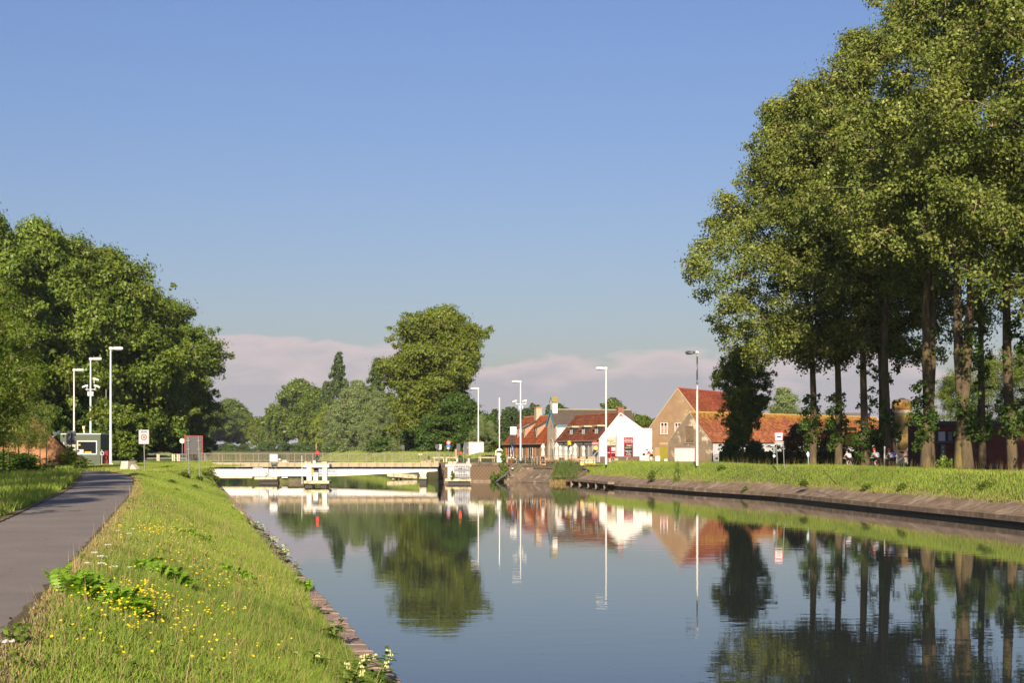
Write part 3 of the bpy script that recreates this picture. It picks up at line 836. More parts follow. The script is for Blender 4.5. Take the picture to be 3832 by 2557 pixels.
def skeleton(r, H, base, tr, C, rcl, lean, subs=None, forks=1, top=0.86, twig=0.02, bl=0.24):
    """Tapered trunk with limbs reaching every clump."""
    mb = MB()
    def trunk_at(t, f=0):
        s_ = np.sin(t * 5 + f * 2.1) * 0.016 * H
        fo = (f - (forks - 1) / 2) * max(0, t - 0.28) * H * 0.16 if forks > 1 else 0
        return Vector((lean[0] * t ** 1.2 * 0.75 + s_ + fo, lean[1] * t * 0.75 + s_ * 0.6 + (0.3 * fo if f % 2 else -0.2 * fo), t * H))
    for f in range(forks):
        ts = [0, 0.015, 0.05, 0.12, 0.2, 0.3, 0.42, 0.55, 0.68, top]
        rad = [tr * 1.18, tr * 1.06, tr * 1.0, tr * 0.93, tr * 0.86, tr * 0.72 * (0.85 if forks > 1 else 1), tr * 0.58, tr * 0.42, tr * 0.26, tr * 0.08]
        mb.tube([trunk_at(t, f) for t in ts], rad, 9)
    nodes = []; lev = []; 
    for f in range(forks):
        for t in np.linspace(base * 0.7 / H, top - .02, 14): nodes.append(tuple(trunk_at(t, f))); lev.append(0)
    hd = np.hypot(C[:, 0] - lean[0] * (C[:, 2] / H), C[:, 1])
    for i in np.argsort(hd):
        c = C[i]; A = np.array(nodes); d = A - c
        cost = np.linalg.norm(d, axis=1) + np.where(d[:, 2] > 0, 0.9, -0.25) * d[:, 2] * 0.5 + np.array(lev) * 0.35
        cost += np.where(np.array(lev) == 0, np.maximum(0, d[:, 2] + hd[i] * 0.45) * 0.6, 0)
        j = int(np.argmin(cost)); a = Vector(nodes[j]); c = Vector(c); L_ = (c - a).length
        lv_n = lev[j]
        rb = tr * (0.30, 0.17, 0.10, 0.065, 0.05)[min(lv_n, 4)] * min(1.0, 0.55 + L_ * 0.06) * (1 - 0.45 * a.z / H)
        side = Vector(tuple(r.normal(size=3))) * 0.09 * L_
        m0 = a.lerp(c, .33) + side + Vector((0, 0, .04 * L_)); m1 = a.lerp(c, .7) - side * .5 + Vector((0, 0, .05 * L_))
        mb.tube([a, m0, m1, c], [rb, rb * .82, rb * .6, rb * .35], 5 if lv_n < 2 else 4, 0 if lv_n < 2 else 1, cap=False)
        if rcl[i] > rcl.mean() * .6: nodes.append(tuple(c)); lev.append(lv_n + 1)
        nodes.append(tuple(m1)); lev.append(lv_n + 1)
        i = int(i)
        if subs is not None:
            for q in subs[i][:5]:
                q = Vector(q); mb.tube([c, c.lerp(q, 0.6) + Vector(tuple(r.normal(size=3))) * 0.05, q], [twig, twig * 0.7, twig * 0.4], 3, 1, cap=False)
    return mb
def tree_meshes(name, seed, H, Rd, base, kind, ncl, per_area, leaf, tr, lmat, bmat=None, lean=(0, 0), flat=0.75, droop=0.0, fill=0.35, lobe=0.25, rc=(0.14, 0.24), nsub=9, forks=1, twigs=True, extra=None, spread=0.27, up=0.45, twig=0.034, top=0.86, asp=0.62, skirt=0, tri=True):
    r = np.random.default_rng(seed)
    C, rcl = crown_pts(r, H, Rd, base, kind, ncl, lean, fill, lobe, rc, skirt)
    if extra is not None:
        C = np.concatenate([C, np.array([e[:3] for e in extra])]); rcl = np.concatenate([rcl, np.array([e[3] for e in extra])])
    V, Fc, subs = leaves_of(r, C, rcl, per_area, leaf, flat, droop, nsub, asp, spread, up, tri)
    crown = npmesh(name + '_crown', V, Fc, lmat)
    sk = skeleton(r, H, base, tr, C, rcl, lean, subs if twigs else None, forks, top, twig)
    trunk = sk.mesh(name + '_trunk', [bmat or mBARK, mTWIG], True)
    return trunk, crown
def plant_tree(name, meshes, label, cat, loc, rz=0.0, sc=(1, 1, 1), group=None, extra_parts=()):
    t = T(name, label, cat, loc, rz, group)
    t.scale = sc
    link('trunk', meshes[0], t); link('crown', meshes[1], t)
    for nm, me in extra_parts: link(nm, me, t)
    return t

# --- right-hand avenue of old hybrid poplars
def ivy_mesh(seed, spots, leaf=0.22, trr=0.5):
    r = np.random.default_rng(seed); C = []; rr = []
    for z, rad in spots:
        for k in range(7):
            th = r.uniform(0, 6.28); C.append((trr * np.cos(th) + 0.15 * rad * np.cos(th), trr * np.sin(th) + 0.15 * rad * np.sin(th), z + r.uniform(-.8, .8))); rr.append(rad * r.uniform(.25, .6))
    V, Fc, _ = leaves_of(r, np.array(C), np.array(rr), 330, leaf, 1.1, 0, 7, 0.8, 0.33)
    return npmesh('ivy', V, Fc, LF['dark'])
pop = []
pop.append(tree_meshes('poplar_a', 101, 34.5, 9.6, 10.9, 'poplar', 130, 190, 0.27, 0.34, LF['poplar'], skirt=26, tri=False, lean=(-3.4, -1), fill=0.2, lobe=0.22, rc=(.12, .21), spread=.3, droop=.12))
pop.append(tree_meshes('poplar_b', 102, 37.5, 8.2, 14.0, 'poplar', 96, 175, 0.27, 0.34, LF['poplar'], skirt=14, tri=False, lean=(-1.5, 0), fill=0.2, rc=(.13, .22), spread=.3, droop=.12))
pop.append(tree_meshes('poplar_c', 103, 39.5, 8.4, 16.0, 'poplar', 92, 175, 0.27, 0.40, LF['poplar'], skirt=10, tri=False, lean=(1.0, 0), fill=0.2, rc=(.13, .22), forks=2, spread=.3, droop=.12))
_ex = [(-8.8, -3, 16.5, 1.6), (-10.4, -4, 17.6, 1.2), (-11.5, -4, 18.2, 0.9), (-8.0, -2, 14.0, 1.4), (-6.9, -3, 12.2, 1.5), (-5.8, -2, 11.0, 1.1), (-10.5, -2, 15.6, 1.0), (-9.2, 0, 19.8, 1.5)]
pop.append(tree_meshes('poplar_d', 104, 33.5, 9.6, 11.2, 'poplar', 150, 195, 0.27, 0.34, LF['poplar'], skirt=30, tri=False, lean=(-3.0, -1), fill=0.2, lobe=0.2, rc=(.12, .2), spread=.3, extra=_ex, droop=.12))
ivs = [ivy_mesh(1, [(1.6, .9), (2.6, 1.1), (3.4, .8), (5.0, .6), (6.5, .6), (8.5, .8)]), ivy_mesh(2, [(2.2, .8), (3.2, 1.2), (4.2, 1.0), (5.4, .9), (6.6, .7), (9.5, .8)]), ivy_mesh(3, [(3.0, .7), (3.9, 1.1), (4.8, .6), (7.5, .5), (8.4, .7), (9.6, .8)])]
PG = 'tall old poplars in the row along the right bank'
for px, D, mi, iv, rz, sc_, lab in (
    (3040, 140, 3, 1, 0.0, 1.0, 'leftmost poplar of the right bank row, its crown reaching out over the water'),
    (3137, 137, 0, 1, 0.35, 1.0, 'poplar with an ivy bulge behind the yellow board, second trunk from the left'),
    (3240, 131, 1, 0, 1.1, 1.0, 'slender straight poplar between the two groups of cyclists'),
    (3296, 134, 0, 0, -0.5, 0.98, 'thin leaning poplar stem pressed against its thicker neighbour'),
    (3333, 128, 1, 2, 2.3, 1.05, 'thick curved poplar right behind the cyclist in blue'),
    (3462, 112, 2, 1, 0.2, 1.0, 'forked poplar in front of the dark brick shed corner, just right of the silo'),
    (3624, 106, 2, 2, 1.9, 1.02, 'massive poplar with a bare sunlit bole before the brick shed'),
    (3676, 134, 1, 2, 0.7, 1.0, 'dark distant poplar stem seen above the brick shed roof'),
    (3792, 103, 1, 2, 1.5, 1.05, 'ivy-tufted poplar nearest the right edge of the picture'),
    (3960, 97, 1, 0, 2.9, 1.0, 'poplar at the right margin whose crown hangs into view'),
    (4230, 91, 0, 0, 2.2, 1.0, 'poplar just outside the right edge, nearer the camera'),
    ):
    z = 0.0 if D < 150 else -0.1
    plant_tree('poplar_tree', pop[mi], lab, 'tree', (PX(px, D), D, z), rz, (sc_, sc_, sc_), PG, (('ivy', ivs[iv]),))
# --- columnar young tree (hornbeam) by the lane
hb = tree_meshes('hornbeam', 121, 12.6, 3.3, 2.6, 'vase', 150, 700, 0.19, 0.16, leaf_mat('hornbeam_leaves', (0.085, 0.135, 0.020), .35, .35, (0.17, 0.20, 0.02)), fill=.1, rc=(.14, .26), flat=1.5, lobe=.12, up=.2, twig=.02)
plant_tree('hornbeam_tree', hb, 'small upright hornbeam with narrow crown beside the tiled barn', 'tree', (PX(2775, 169), 169, -0.1))

# --- left: row of big limes/planes behind the booth
mid = []
mid.append(tree_meshes('plane_a', 201, 28, 10.5, 3.5, 'dome', 150, 150, 0.42, 0.55, LF['broad'], fill=.3, rc=(.11, .24), lobe=.3, spread=.34))
mid.append(tree_meshes('plane_b', 202, 28, 9.8, 4.0, 'dome', 150, 160, 0.42, 0.5, LF['broad'], fill=.3, rc=(.15, .25), lobe=.34, lean=(1.5, 0), spread=.34))
mid.append(tree_meshes('plane_c', 203, 28, 11.0, 3.0, 'round', 150, 140, 0.42, 0.5, LF['broad'], fill=.3, rc=(.15, .26), lobe=.26, spread=.3))
LG = 'row of big broad-leaved trees left of the canal'
for px, D, top, mi, rz, wx, lab in (
    (-60, 190, 800, 0, 0.3, 1.0, 'big tree cut by the left picture edge, highest of the left row'),
    (110, 206, 835, 1, 1.2, 1.0, 'big tree right above the brick house gable'),
    (260, 214, 890, 2, 2.2, 1.0, 'big tree behind the two shorter street lamps on the left'),
    (400, 222, 945, 0, 3.4, 1.0, 'big tree directly behind the tallest left street lamp'),
    (470, 232, 1020, 1, 4.4, 1.0, 'big dark tree above the zone sign'),
    (530, 256, 1100, 2, 5.1, 1.0, 'big tree above the grey sign back, mid slope of the row outline'),
    (575, 285, 1180, 0, 0.9, 0.95, 'big tree whose crown steps down towards the open sky'),
    (612, 318, 1270, 1, 2.6, 0.9, 'tree near the lower right end of the left row'),
    (650, 352, 1345, 2, 1.7, 0.85, 'last tree of the left row, its crown hanging over the canal')):
    hh = (HY - top) * D / F + EYE
    plant_tree('broadleaf_tree', mid[mi], lab, 'tree', (PX(px, D), D, 0), rz, (wx, wx, hh / 28.0), LG)
ex_t = tree_meshes('leaning_limb', 204, 17, 6.5, 4, 'round', 60, 170, 0.42, 0.3, LF['broad'], lean=(7, 0), fill=.25, spread=.32)
plant_tree('leaning_tree', ex_t, 'lower tree leaning right out over the canal from the left row', 'tree', (PX(600, 290), 290, 0), 0, (1, 1, 0.85))
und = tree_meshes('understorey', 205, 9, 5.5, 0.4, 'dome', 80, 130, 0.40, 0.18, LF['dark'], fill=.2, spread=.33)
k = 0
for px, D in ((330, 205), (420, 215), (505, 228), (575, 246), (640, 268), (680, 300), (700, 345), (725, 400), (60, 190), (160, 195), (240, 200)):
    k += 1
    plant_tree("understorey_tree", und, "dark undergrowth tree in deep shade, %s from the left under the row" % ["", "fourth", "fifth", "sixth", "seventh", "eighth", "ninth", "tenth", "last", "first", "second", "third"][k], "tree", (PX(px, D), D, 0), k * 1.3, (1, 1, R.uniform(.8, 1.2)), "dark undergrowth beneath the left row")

# --- left foreground: feathery ash trees and saplings
ash = []
ash.append(tree_meshes('ash_a', 301, 13.5, 4.6, 2.6, 'dome', 95, 430, 0.19, 0.14, LF['ash'], fill=.15, rc=(.14, .25), lobe=.25, flat=1.0, asp=.4, spread=.33, twig=.018, bmat=mBARKL, tri=False))
ash.append(tree_meshes('ash_b', 302, 12, 4.2, 2.2, 'round', 90, 430, 0.19, 0.12, LF['ash'], fill=.15, rc=(.14, .25), flat=1.0, asp=.4, spread=.33, twig=.018, tri=False))
AG = 'young ash trees in front of the brick house'
for px, D, top, mi, rz, wf, lab in (
    (-30, 112, 1080, 0, 0.2, 1, 'tall ash tree at the left picture edge before the brick house'),
    (72, 118, 1230, 1, 1.9, .66, 'ash tree with feathery leaves in front of the brick gable'),
    (190, 208, 1250, 0, 3.1, 1, 'ash tree rising behind the brick house and the shortest lamp'),
    (318, 205, 1330, 1, 4.0, 1, 'ash tree behind the green booth, hiding the camera mast foot')):
    hh = (HY - top) * D / F + EYE
    plant_tree('ash_tree', ash[mi], lab, 'tree', (PX(px, D), D, 0), rz, (hh / 14.5 * wf, hh / 14.5 * wf, hh / 13), AG)
sap = tree_meshes('sapling', 303, 4.6, 1.25, 1.7, 'round', 26, 620, 0.13, 0.045, LF['ash'], fill=.1, rc=(.2, .34), flat=1.1, asp=.35, spread=.36, twig=.010, top=.95, tri=False)
k = 0
for px, D in ((30, 96), (62, 101), (112, 104), (150, 99), (170, 107), (8, 90)):
    k += 1
    plant_tree('sapling', sap, 'thin sapling, %s from the left among those before the brick house' % ['', 'second', 'third', 'fourth', 'fifth', 'sixth', 'first'][k], 'tree', (PX(px, D), D, 0), k * 1.1, (1, 1, R.uniform(.85, 1.15)), 'thin saplings before the brick house')
# shade trees standing left of the path just outside the picture, whose shadows cross the towpath
for px, D, lab, s_ in ((-300, 76, 'ash tree on the left verge before the dark shrubs', .85), (-330, 61, 'ash tree on the left verge shading the grass', .75), (-900, 30, 'ash tree on the left verge close to the camera', .55), (-560, 38, 'second ash tree on the left verge near the camera', .6), (-330, 52, 'ash tree on the left verge beside the shaded grass', .7), (-190, 68, 'ash tree on the left verge just outside the picture', .8)):
    plant_tree('ash_tree', ash[0], lab, 'tree', (PX(px, D), D, 0), D, (s_, s_, s_), AG)
# maples at the foot of the lamp
mp_ = tree_meshes('maple', 305, 7.2, 2.1, 0.6, 'vase', 60, 420, 0.26, 0.09, LF['broad'], fill=.1, rc=(.18, .3), flat=1.2, asp=.85, spread=.33, tri=False)
for px, D, h, rz, lab in ((405, 161, 6.9, .3, 'maple bush left of the tallest left lamp'), (470, 162, 6.4, 2, 'maple bush right of the tallest left lamp'), (520, 166, 5.6, 4, 'low maple branch reaching towards the railing')):
    plant_tree('maple_bush', mp_, lab, 'bush', (PX(px, D), D, 0), rz, (h / 7.2, h / 7.2, h / 7.2), 'maples by the bridge road')

# --- centre: big tree, willows, wood along the right dyke
_ex = [(8.0, 0, 27.0, 2.2), (10.2, 0, 26.2, 1.7), (12.0, 1, 25.6, 1.3), (13.4, 0, 26.3, 1.0), (9.4, 0, 24.2, 1.5), (11.2, 0, 23.6, 1.1), (6.5, 0, 29.0, 2.2), (4, 0, 30.3, 2.0)]
bigt = tree_meshes('big_lime', 401, 30.6, 11.4, 6.0, 'mush', 230, 125, 0.42, 0.7, LF['light'], lean=(2.6, 0), fill=.2, rc=(.15, .25), lobe=.14, skirt=20, extra=_ex, droop=.2, spread=.3)
plant_tree('lime_tree', bigt, 'tallest tree in the centre, yellow-green crown jutting to the right', 'tree', (PX(1592, 312), 312, 0), 0, (0.98, 1, 1.0))
cb = tree_meshes('centre_broad', 402, 16, 8.5, 2.0, 'dome', 120, 160, 0.42, 0.3, LF['dark'], fill=.25, rc=(.15, .26), lobe=.2, bmat=mBARKL, spread=.3)
plant_tree('broadleaf_tree', cb, 'round dark-green tree behind the white lorry box, with a pale trunk', 'tree', (PX(1712, 285), 285, -.2), .4, (0.8, 1, (HY - 1462) * 285 / F / 14.6))
plant_tree('broadleaf_tree', cb, 'dark tree filling the gap left of the round one behind the signs', 'tree', (PX(1610, 325), 325, 0), 2.4, (0.7, .8, .8))
wil = []
wil.append(tree_meshes('willow_a', 411, 15, 5.0, 0.8, 'dome', 110, 300, 0.34, 0.3, LF['willow'], fill=.25, rc=(.16, .28), flat=1.25, droop=.5, asp=.35, spread=.3, bmat=mBARKL))
wil.append(tree_meshes('willow_b', 412, 15, 4.2, 0.5, 'col', 100, 340, 0.34, 0.3, LF['willow'], fill=.25, rc=(.18, .3), flat=1.3, droop=.5, asp=.35, spread=.3, bmat=mBARKL))
WG = 'grey-green willows along the far bank'
for px, D, top, w_, mi, rz, lab in (
    (1340, 440, 1430, 1.25, 0, .1, 'broad silvery willow, tallest of the willows'),
    (1270, 510, 1500, 1.0, 0, 1.2, 'silvery willow left of the tallest willow'),
    (1412, 385, 1470, 0.8, 0, 2.5, 'willow half hidden under the big lime crown'),
    (1498, 330, 1548, 0.62, 1, 3.1, 'narrow willow bush right of the others, in front of dark trees'),
    (1310, 455, 1610, 0.55, 1, .7, 'low rounded willow bush at the water side of the tallest willow'),
    (1400, 388, 1620, 0.45, 1, 4.7, 'small pale willow bush between two darker gaps')):
    hh = (HY - top) * D / F + EYE
    plant_tree('willow_tree', wil[mi], lab, 'tree', (PX(px, D), D, 0.2), rz, (w_ * D / 330, w_ * D / 330, hh / 15), WG)
fart = []
fart.append(tree_meshes('far_a', 421, 20, 8.0, 4.0, 'dome', 100, 90, 0.62, 0.35, LF['broad'], bmat=mBARKL, fill=.2, rc=(.16, .27), twigs=False, spread=.32))
fart.append(tree_meshes('far_b', 422, 20, 7.0, 5.0, 'round', 90, 100, 0.62, 0.35, LF['broad'], bmat=mBARKL, fill=.2, rc=(.17, .28), twigs=False, spread=.32))
fart.append(tree_meshes('far_c', 423, 20, 7.0, 3.0, 'dome', 90, 100, 0.62, 0.35, LF['light'], bmat=mBARKL, fill=.2, rc=(.17, .28), twigs=False, spread=.32))
lab_far = [
    (1120, 760, 1450, 1.05, 0, 'tree with a leaning pale trunk right of the gap, over the red signal'),
    (1185, 640, 1480, 0.8, 1, 'tree below the twin-topped poplar'),
    (1225, 570, 1530, 0.75, 2, 'yellow-green tree left of the willows'),
    (1160, 700, 1545, 0.7, 2, 'low yellowish tree under the poplar'),
    (1450, 400, 1500, 0.8, 1, 'dark green tree behind the narrow willow'),
    (1530, 350, 1560, 0.7, 1, 'dark low tree beneath the big lime'),
    (1060, 820, 1530, 0.9, 1, 'tree left of the leaning-trunk tree in the far row'),
    (1015, 850, 1560, 0.8, 0, 'far row tree with two pale stems, right of the gap'),
    (960, 870, 1580, 0.85, 2, 'far row tree standing over the white cabinet'),
    (905, 880, 1560, 0.9, 1, 'far row tree at the right end of the round-topped group'),
    (860, 885, 1515, 1.1, 0, 'round-topped far tree, tallest in the gap between the rows'),
    (790, 860, 1530, 1.1, 1, 'far tree just right of the grey sign back'),
    (735, 840, 1540, 1.0, 0, 'far tree half hidden by the left row')]
k = 0
for px, D, top, w_, mi, lab in lab_far:
    k += 1
    hh = ((HY - top) * D / F + EYE) * 1.12
    plant_tree('far_tree', fart[mi], lab, 'tree', (PX(px, D), D, 0), k * 0.9, (w_ * hh / 17, w_ * hh / 18, hh / 20), 'distant trees closing the canal view')
bsh = tree_meshes('far_bush', 424, 6, 5.0, 0.1, 'dome', 40, 70, 0.6, 0.15, LF['dark'], bmat=mBARKL, fill=.2, rc=(.2, .34), twigs=False, spread=.36)
k = 0
for px, D, s_ in ((775, 830, .9), (845, 850, .9), (905, 860, .8), (990, 840, .9), (1060, 800, .9), (1120, 740, .9), (1180, 640, .8), (1240, 540, .8), (1300, 470, .9), (1450, 345, .8), (1540, 330, .8), (1610, 320, .8), (1660, 300, .7)):
    k += 1
    plant_tree('bush', bsh, 'dark bush at the foot of the far wood, %s from the left' % ['', 'first', 'second', 'third', 'fourth', 'fifth', 'sixth', 'seventh', 'eighth', 'ninth', 'tenth', 'eleventh', 'twelfth', 'thirteenth'][k], 'bush', (PX(px, D), D + 6, 0), k * 1.7, (1.2, 1, s_), 'dark bushes at the foot of the far wood')
# dark poplars in the far wood, then the slim Lombardy row behind the village
lom = []
lom.append(tree_meshes('lombardy_a', 431, 22, 2.3, 0.6, 'lomb', 60, 330, 0.5, 0.25, LF['lomb'], fill=.3, rc=(.25, .4), flat=1.6, lean=(1.6, 0), lobe=.15, twigs=False, spread=.3))
lom.append(tree_meshes('lombardy_b', 432, 22, 2.0, 0.6, 'lomb', 60, 330, 0.5, 0.25, LF['lomb'], fill=.3, rc=(.25, .42), flat=1.6, lean=(1.1, .5), lobe=.2, twigs=False, spread=.3))
twinp = tree_meshes('twin_poplar', 433, 24, 3.6, 4.0, 'lomb', 80, 260, 0.5, 0.3, LF['lomb'], fill=.2, rc=(.18, .3), flat=1.5, lean=(1.8, 0), lobe=.25, forks=2, twigs=False)
for px, D, top, w_, me, lab in ((1248, 560, 1322, 1.15, twinp, 'tall dark Lombardy poplar with the highest tip left of the willows'), (1288, 500, 1400, .6, lom[0], 'short spire of a poplar right beside the tall twin-topped one'), (1205, 620, 1430, 0.75, twinp, 'lower shoulder of the dark poplar group'), (1390, 470, 1345, 1.0, twinp, 'dark poplar tip leaning against the big lime crown')):
    hh = (HY - top) * D / F + EYE
    plant_tree('lombardy_poplar', me, lab, 'tree', (PX(px, D), D, 0), 0, (w_, w_, hh / 24), 'dark poplars in the far wood')
k = 0
ords = ['first', 'second', 'third', 'fourth', 'fifth', 'sixth', 'seventh', 'eighth', 'ninth', 'tenth', 'eleventh', 'twelfth', 'thirteenth', 'fourteenth', 'fifteenth', 'sixteenth']
for px, top in ((1838, 1550), (1852, 1532), (1883, 1536), (1906, 1524), (1920, 1527), (1943, 1540), (1958, 1530), (1978, 1528), (1990, 1513), (2010, 1517), (2048, 1527), (2062, 1515), (2092, 1514), (2108, 1526), (2122, 1530)):
    D = 420 + (k % 3) * 8
    hh = (HY - top) * D / F + EYE
    plant_tree('lombardy_poplar', lom[k % 2], 'slim Lombardy poplar, %s from the left in the row behind the village' % ords[k], 'tree', (PX(px, D) - 1.0, D, 0), 0.25 * (k % 4) - .3, (.92, .92, hh / 22), 'row of slim Lombardy poplars behind the village')
    k += 1
plant_tree('broadleaf_tree', fart[0], 'broad bright-green tree rising behind the white cafe gable', 'tree', (PX(2292, 262), 262, -.2), 1.0, (.50, .5, .53))
plant_tree('broadleaf_tree', fart[1], 'lower tree behind the cafe, right shoulder sloping to the dark roof', 'tree', (PX(2385, 258), 258, -.2), 2.0, (.42, .5, .38))
plant_tree('willow_tree', wil[0], 'weeping pale tree behind the long tiled barn roof', 'tree', (PX(2930, 300), 300, -.2), 2.0, (1.15, 1.1, .92))
for px, D, s_, lab in ((3560, 190, .95, 'feathery dark tree behind the brick shed, left'), (3700, 185, 1.1, 'feathery dark tree behind the brick shed chimney'), (3830, 175, 1.2, 'feathery dark tree behind the brick shed at the right edge')):
    plant_tree('broadleaf_tree', ash[1], lab, 'tree', (PX(px, D), D, -.2), D, (s_, s_, s_ * .95), 'feathery trees behind the brick shed')
for px, D, w_, h_, me, lab in ((1800, 262, .5, .85, wil[1], 'pale willow bush right of the lorry box'), (1835, 270, .45, .75, wil[1], 'pale willow bush behind the raised barrier'), (1862, 268, .32, .28, fart[0], 'green bush left of the low brick house'), (1770, 300, .3, .3, fart[1], 'green bush behind the lorry box')):
    plant_tree('bush', me, lab, 'bush', (PX(px, D), D, -.2), px, (w_, w_, h_ * .6), 'bushes left of the low brick house')
# ================================================================= common small materials
mWHITE = mat('white_paint', (0.62, 0.58, 0.53), 0.55, 0.12, 1.2, col2=(0.34, 0.25, 0.16), c2scale=0.9, c2lo=0.58, c2hi=0.78, stretch=(1, 1, .35))
mWHITE2 = mat('white_metal', (0.58, 0.57, 0.55), 0.45, 0.05, 2)
mCREAM = mat('stained_white_concrete', (0.50, 0.43, 0.29), 0.85, 0.25, 2.2, 0.01, 12, col2=(0.25, 0.19, 0.08), c2scale=1.6, c2lo=0.52, c2hi=0.66)
mDECK = mat('deck_edge_concrete', (0.36, 0.28, 0.18), 0.9, 0.22, 1.6, 0.01, 12, col2=(0.22, 0.15, 0.08), c2scale=1.1, c2lo=0.52, c2hi=0.68, stretch=(1, 1, 0.3))
mRAIL = mat('grey_brown_railing', (0.21, 0.175, 0.13), 0.6, 0.15, 2)
mGALV = mat('galvanised_steel', (0.22, 0.22, 0.22), 0.5, 0.15, 3, metallic=0.3)
mDGREY = mat('dark_grey_paint', (0.085, 0.088, 0.095), 0.6, 0.1, 3)
mGREYB = mat('grey_sign_back', (0.062, 0.062, 0.064), 0.6, 0.08, 2)
mBLACK = mat('black_paint', (0.012, 0.012, 0.013), 0.5)
mRED = mat('red_paint', (0.55, 0.02, 0.02), 0.5)
mREDL = mat('red_signal_lens', (0.9, 0.01, 0.01), 0.4, emit=(1, 0.01, 0.01), estr=2.2)
mGREENL = mat('dark_green_lens', (0.01, 0.06, 0.05), 0.3)
mBLUE = mat('blue_paint', (0.03, 0.14, 0.55), 0.5)
mSIGNW = mat('sign_white', (0.38, 0.38, 0.39), 0.4)
mORANGE = mat('orange_yellow_paint', (0.8, 0.32, 0.01), 0.5)
mYEL = mat('yellow_board', (0.42, 0.34, 0.015), 0.5, 0.08, 2)
mTXT = mat('dark_lettering', (0.04, 0.05, 0.10), 0.6)
mTXTG = mat('grey_lettering', (0.16, 0.16, 0.17), 0.6)
mTXTB = mat('blue_lettering', (0.05, 0.13, 0.38), 0.6)
mTXTW = mat('white_lettering', (0.6, 0.6, 0.58), 0.6)
mTXTR = mat('red_lettering', (0.5, 0.05, 0.02), 0.6)
mGLASS = mat('dark_window_glass', (0.015, 0.018, 0.022), 0.06, spec=0.8)
FACE = (math.radians(90), 0, 0)                       # text standing upright, read from the towpath

def prect(mb, px0, px1, py0, py1, D, depth, mi=0, bev=0.0):
    """Box whose front face stands at distance D between photo rows and columns."""
    x0, x1 = PX(px0, D), PX(px1, D); z1, z0 = PZ(py0, D), PZ(py1, D)
    if bev: mb.rbox(x0, x1, D, D + depth, z0, z1, bev, mi)
    else: mb.box(x0, x1, D, D + depth, z0, z1, mi)
    return mb

# ================================================================= swing bridge
BD = 192.6
bx0, bx1 = PX(699, BD), PX(1641, BD)
bridge = T('swing_bridge', 'low swing bridge with white tapering girders and grey railings across the canal', 'bridge', (PX(1140, BD), BD + 3, -0.1))
zt, zb = PZ(1733, BD), PZ(1749, BD)
nseg = 14; seg = (bx1 - bx0) / nseg
pr = []
for k in range(3):
    mb = MB(); mb.rbox(0.006, seg - 0.006, 0, 0.32, zb, zt, 0.02); pr.append(mb.mesh('edge_beam', mDECK))
for i in range(nseg):
    link('edge_beam', pr[i % 3], bridge, Vector((bx0 + i * seg, BD, 0)) - bridge.location)
    link('edge_beam', pr[(i + 1) % 3], bridge, Vector((bx0 + i * seg, BD + 6.7, 0)) - bridge.location)
mb = MB(); mb.box(bx0, bx1, BD + 0.33, BD + 6.69, zt - 0.28, zt - 0.06); part('deck', mb, mASPH, bridge, world=True)
mb = MB(); mb.box(bx0 + .2, bx1 - .2, BD + 0.9, BD + 6.1, zt - 0.95, zt - 0.281)
part('deck_underside', mb, mDGREY, bridge, world=True)
zg = PZ(1757, BD); zgl = PZ(1783, BD)
def girder(y0, nm='girder'):
    mb = MB(); xl, xm, xr = bx0 + .1, PX(1140, BD), PX(1636, BD)
    poly = [(xl, y0, zg), (xl, y0, zgl + .25), (xl + 3, y0, zgl), (xm + 3.5, y0, zgl), (xr - 2.5, y0, PZ(1768, BD)), (xr, y0, PZ(1764, BD)), (xr, y0, zg)]
    mb.prism(poly, (0, 0.05, 0))
    # top and bottom flanges
    mb.box(xl, xr, y0 - 0.10, y0 + 0.15, zg - 0.002, zg + 0.03)
    for a, b_ in zip(poly[1:5], poly[2:6]):
        a, b_ = Vector(a), Vector(b_); mb.bar(a + Vector((0, 0.02, -0.015)), b_ + Vector((0, 0.02, -0.015)), 0.24, 0.03)
    part(nm, mb, mWHITE, bridge, world=True)
girder(BD + 0.55); girder(BD + 6.2)
for px in (1092, 1012, 985, 1330, 1420, 1520, 800, 880):
    mb = MB(); x = PX(px, BD); zl = zgl + 0.02 if px < 1240 else zgl + 0.02 + (px - 1240) / 396 * (PZ(1764, BD) - zgl)
    mb.box(x - .02, x + .02, BD + 0.50, BD + 0.548, zl, zg - 0.004); part('stiffener', mb, mWHITE, bridge, world=True)
# cross ribs below the deck, in the shaded slot
rb = MB(); rb.prism([(0, 0, zb - .01), (0, 0.55, zb - .01), (0, 0.55, zg + .035)], (0.14, 0, 0)); rbm = rb.mesh('bracket', mDECK)
for i in range(13): link('bracket', rbm, bridge, Vector((bx0 + 1.3 + i * 2.45, BD + 0.04, 0)) - bridge.location)
mb = MB(); mb.box(PX(735, BD), PX(945, BD), BD - .25, BD + .25, PZ(1791, BD), PZ(1783.5, BD)); part('fender_beam', mb, mCREAM, bridge, world=True)
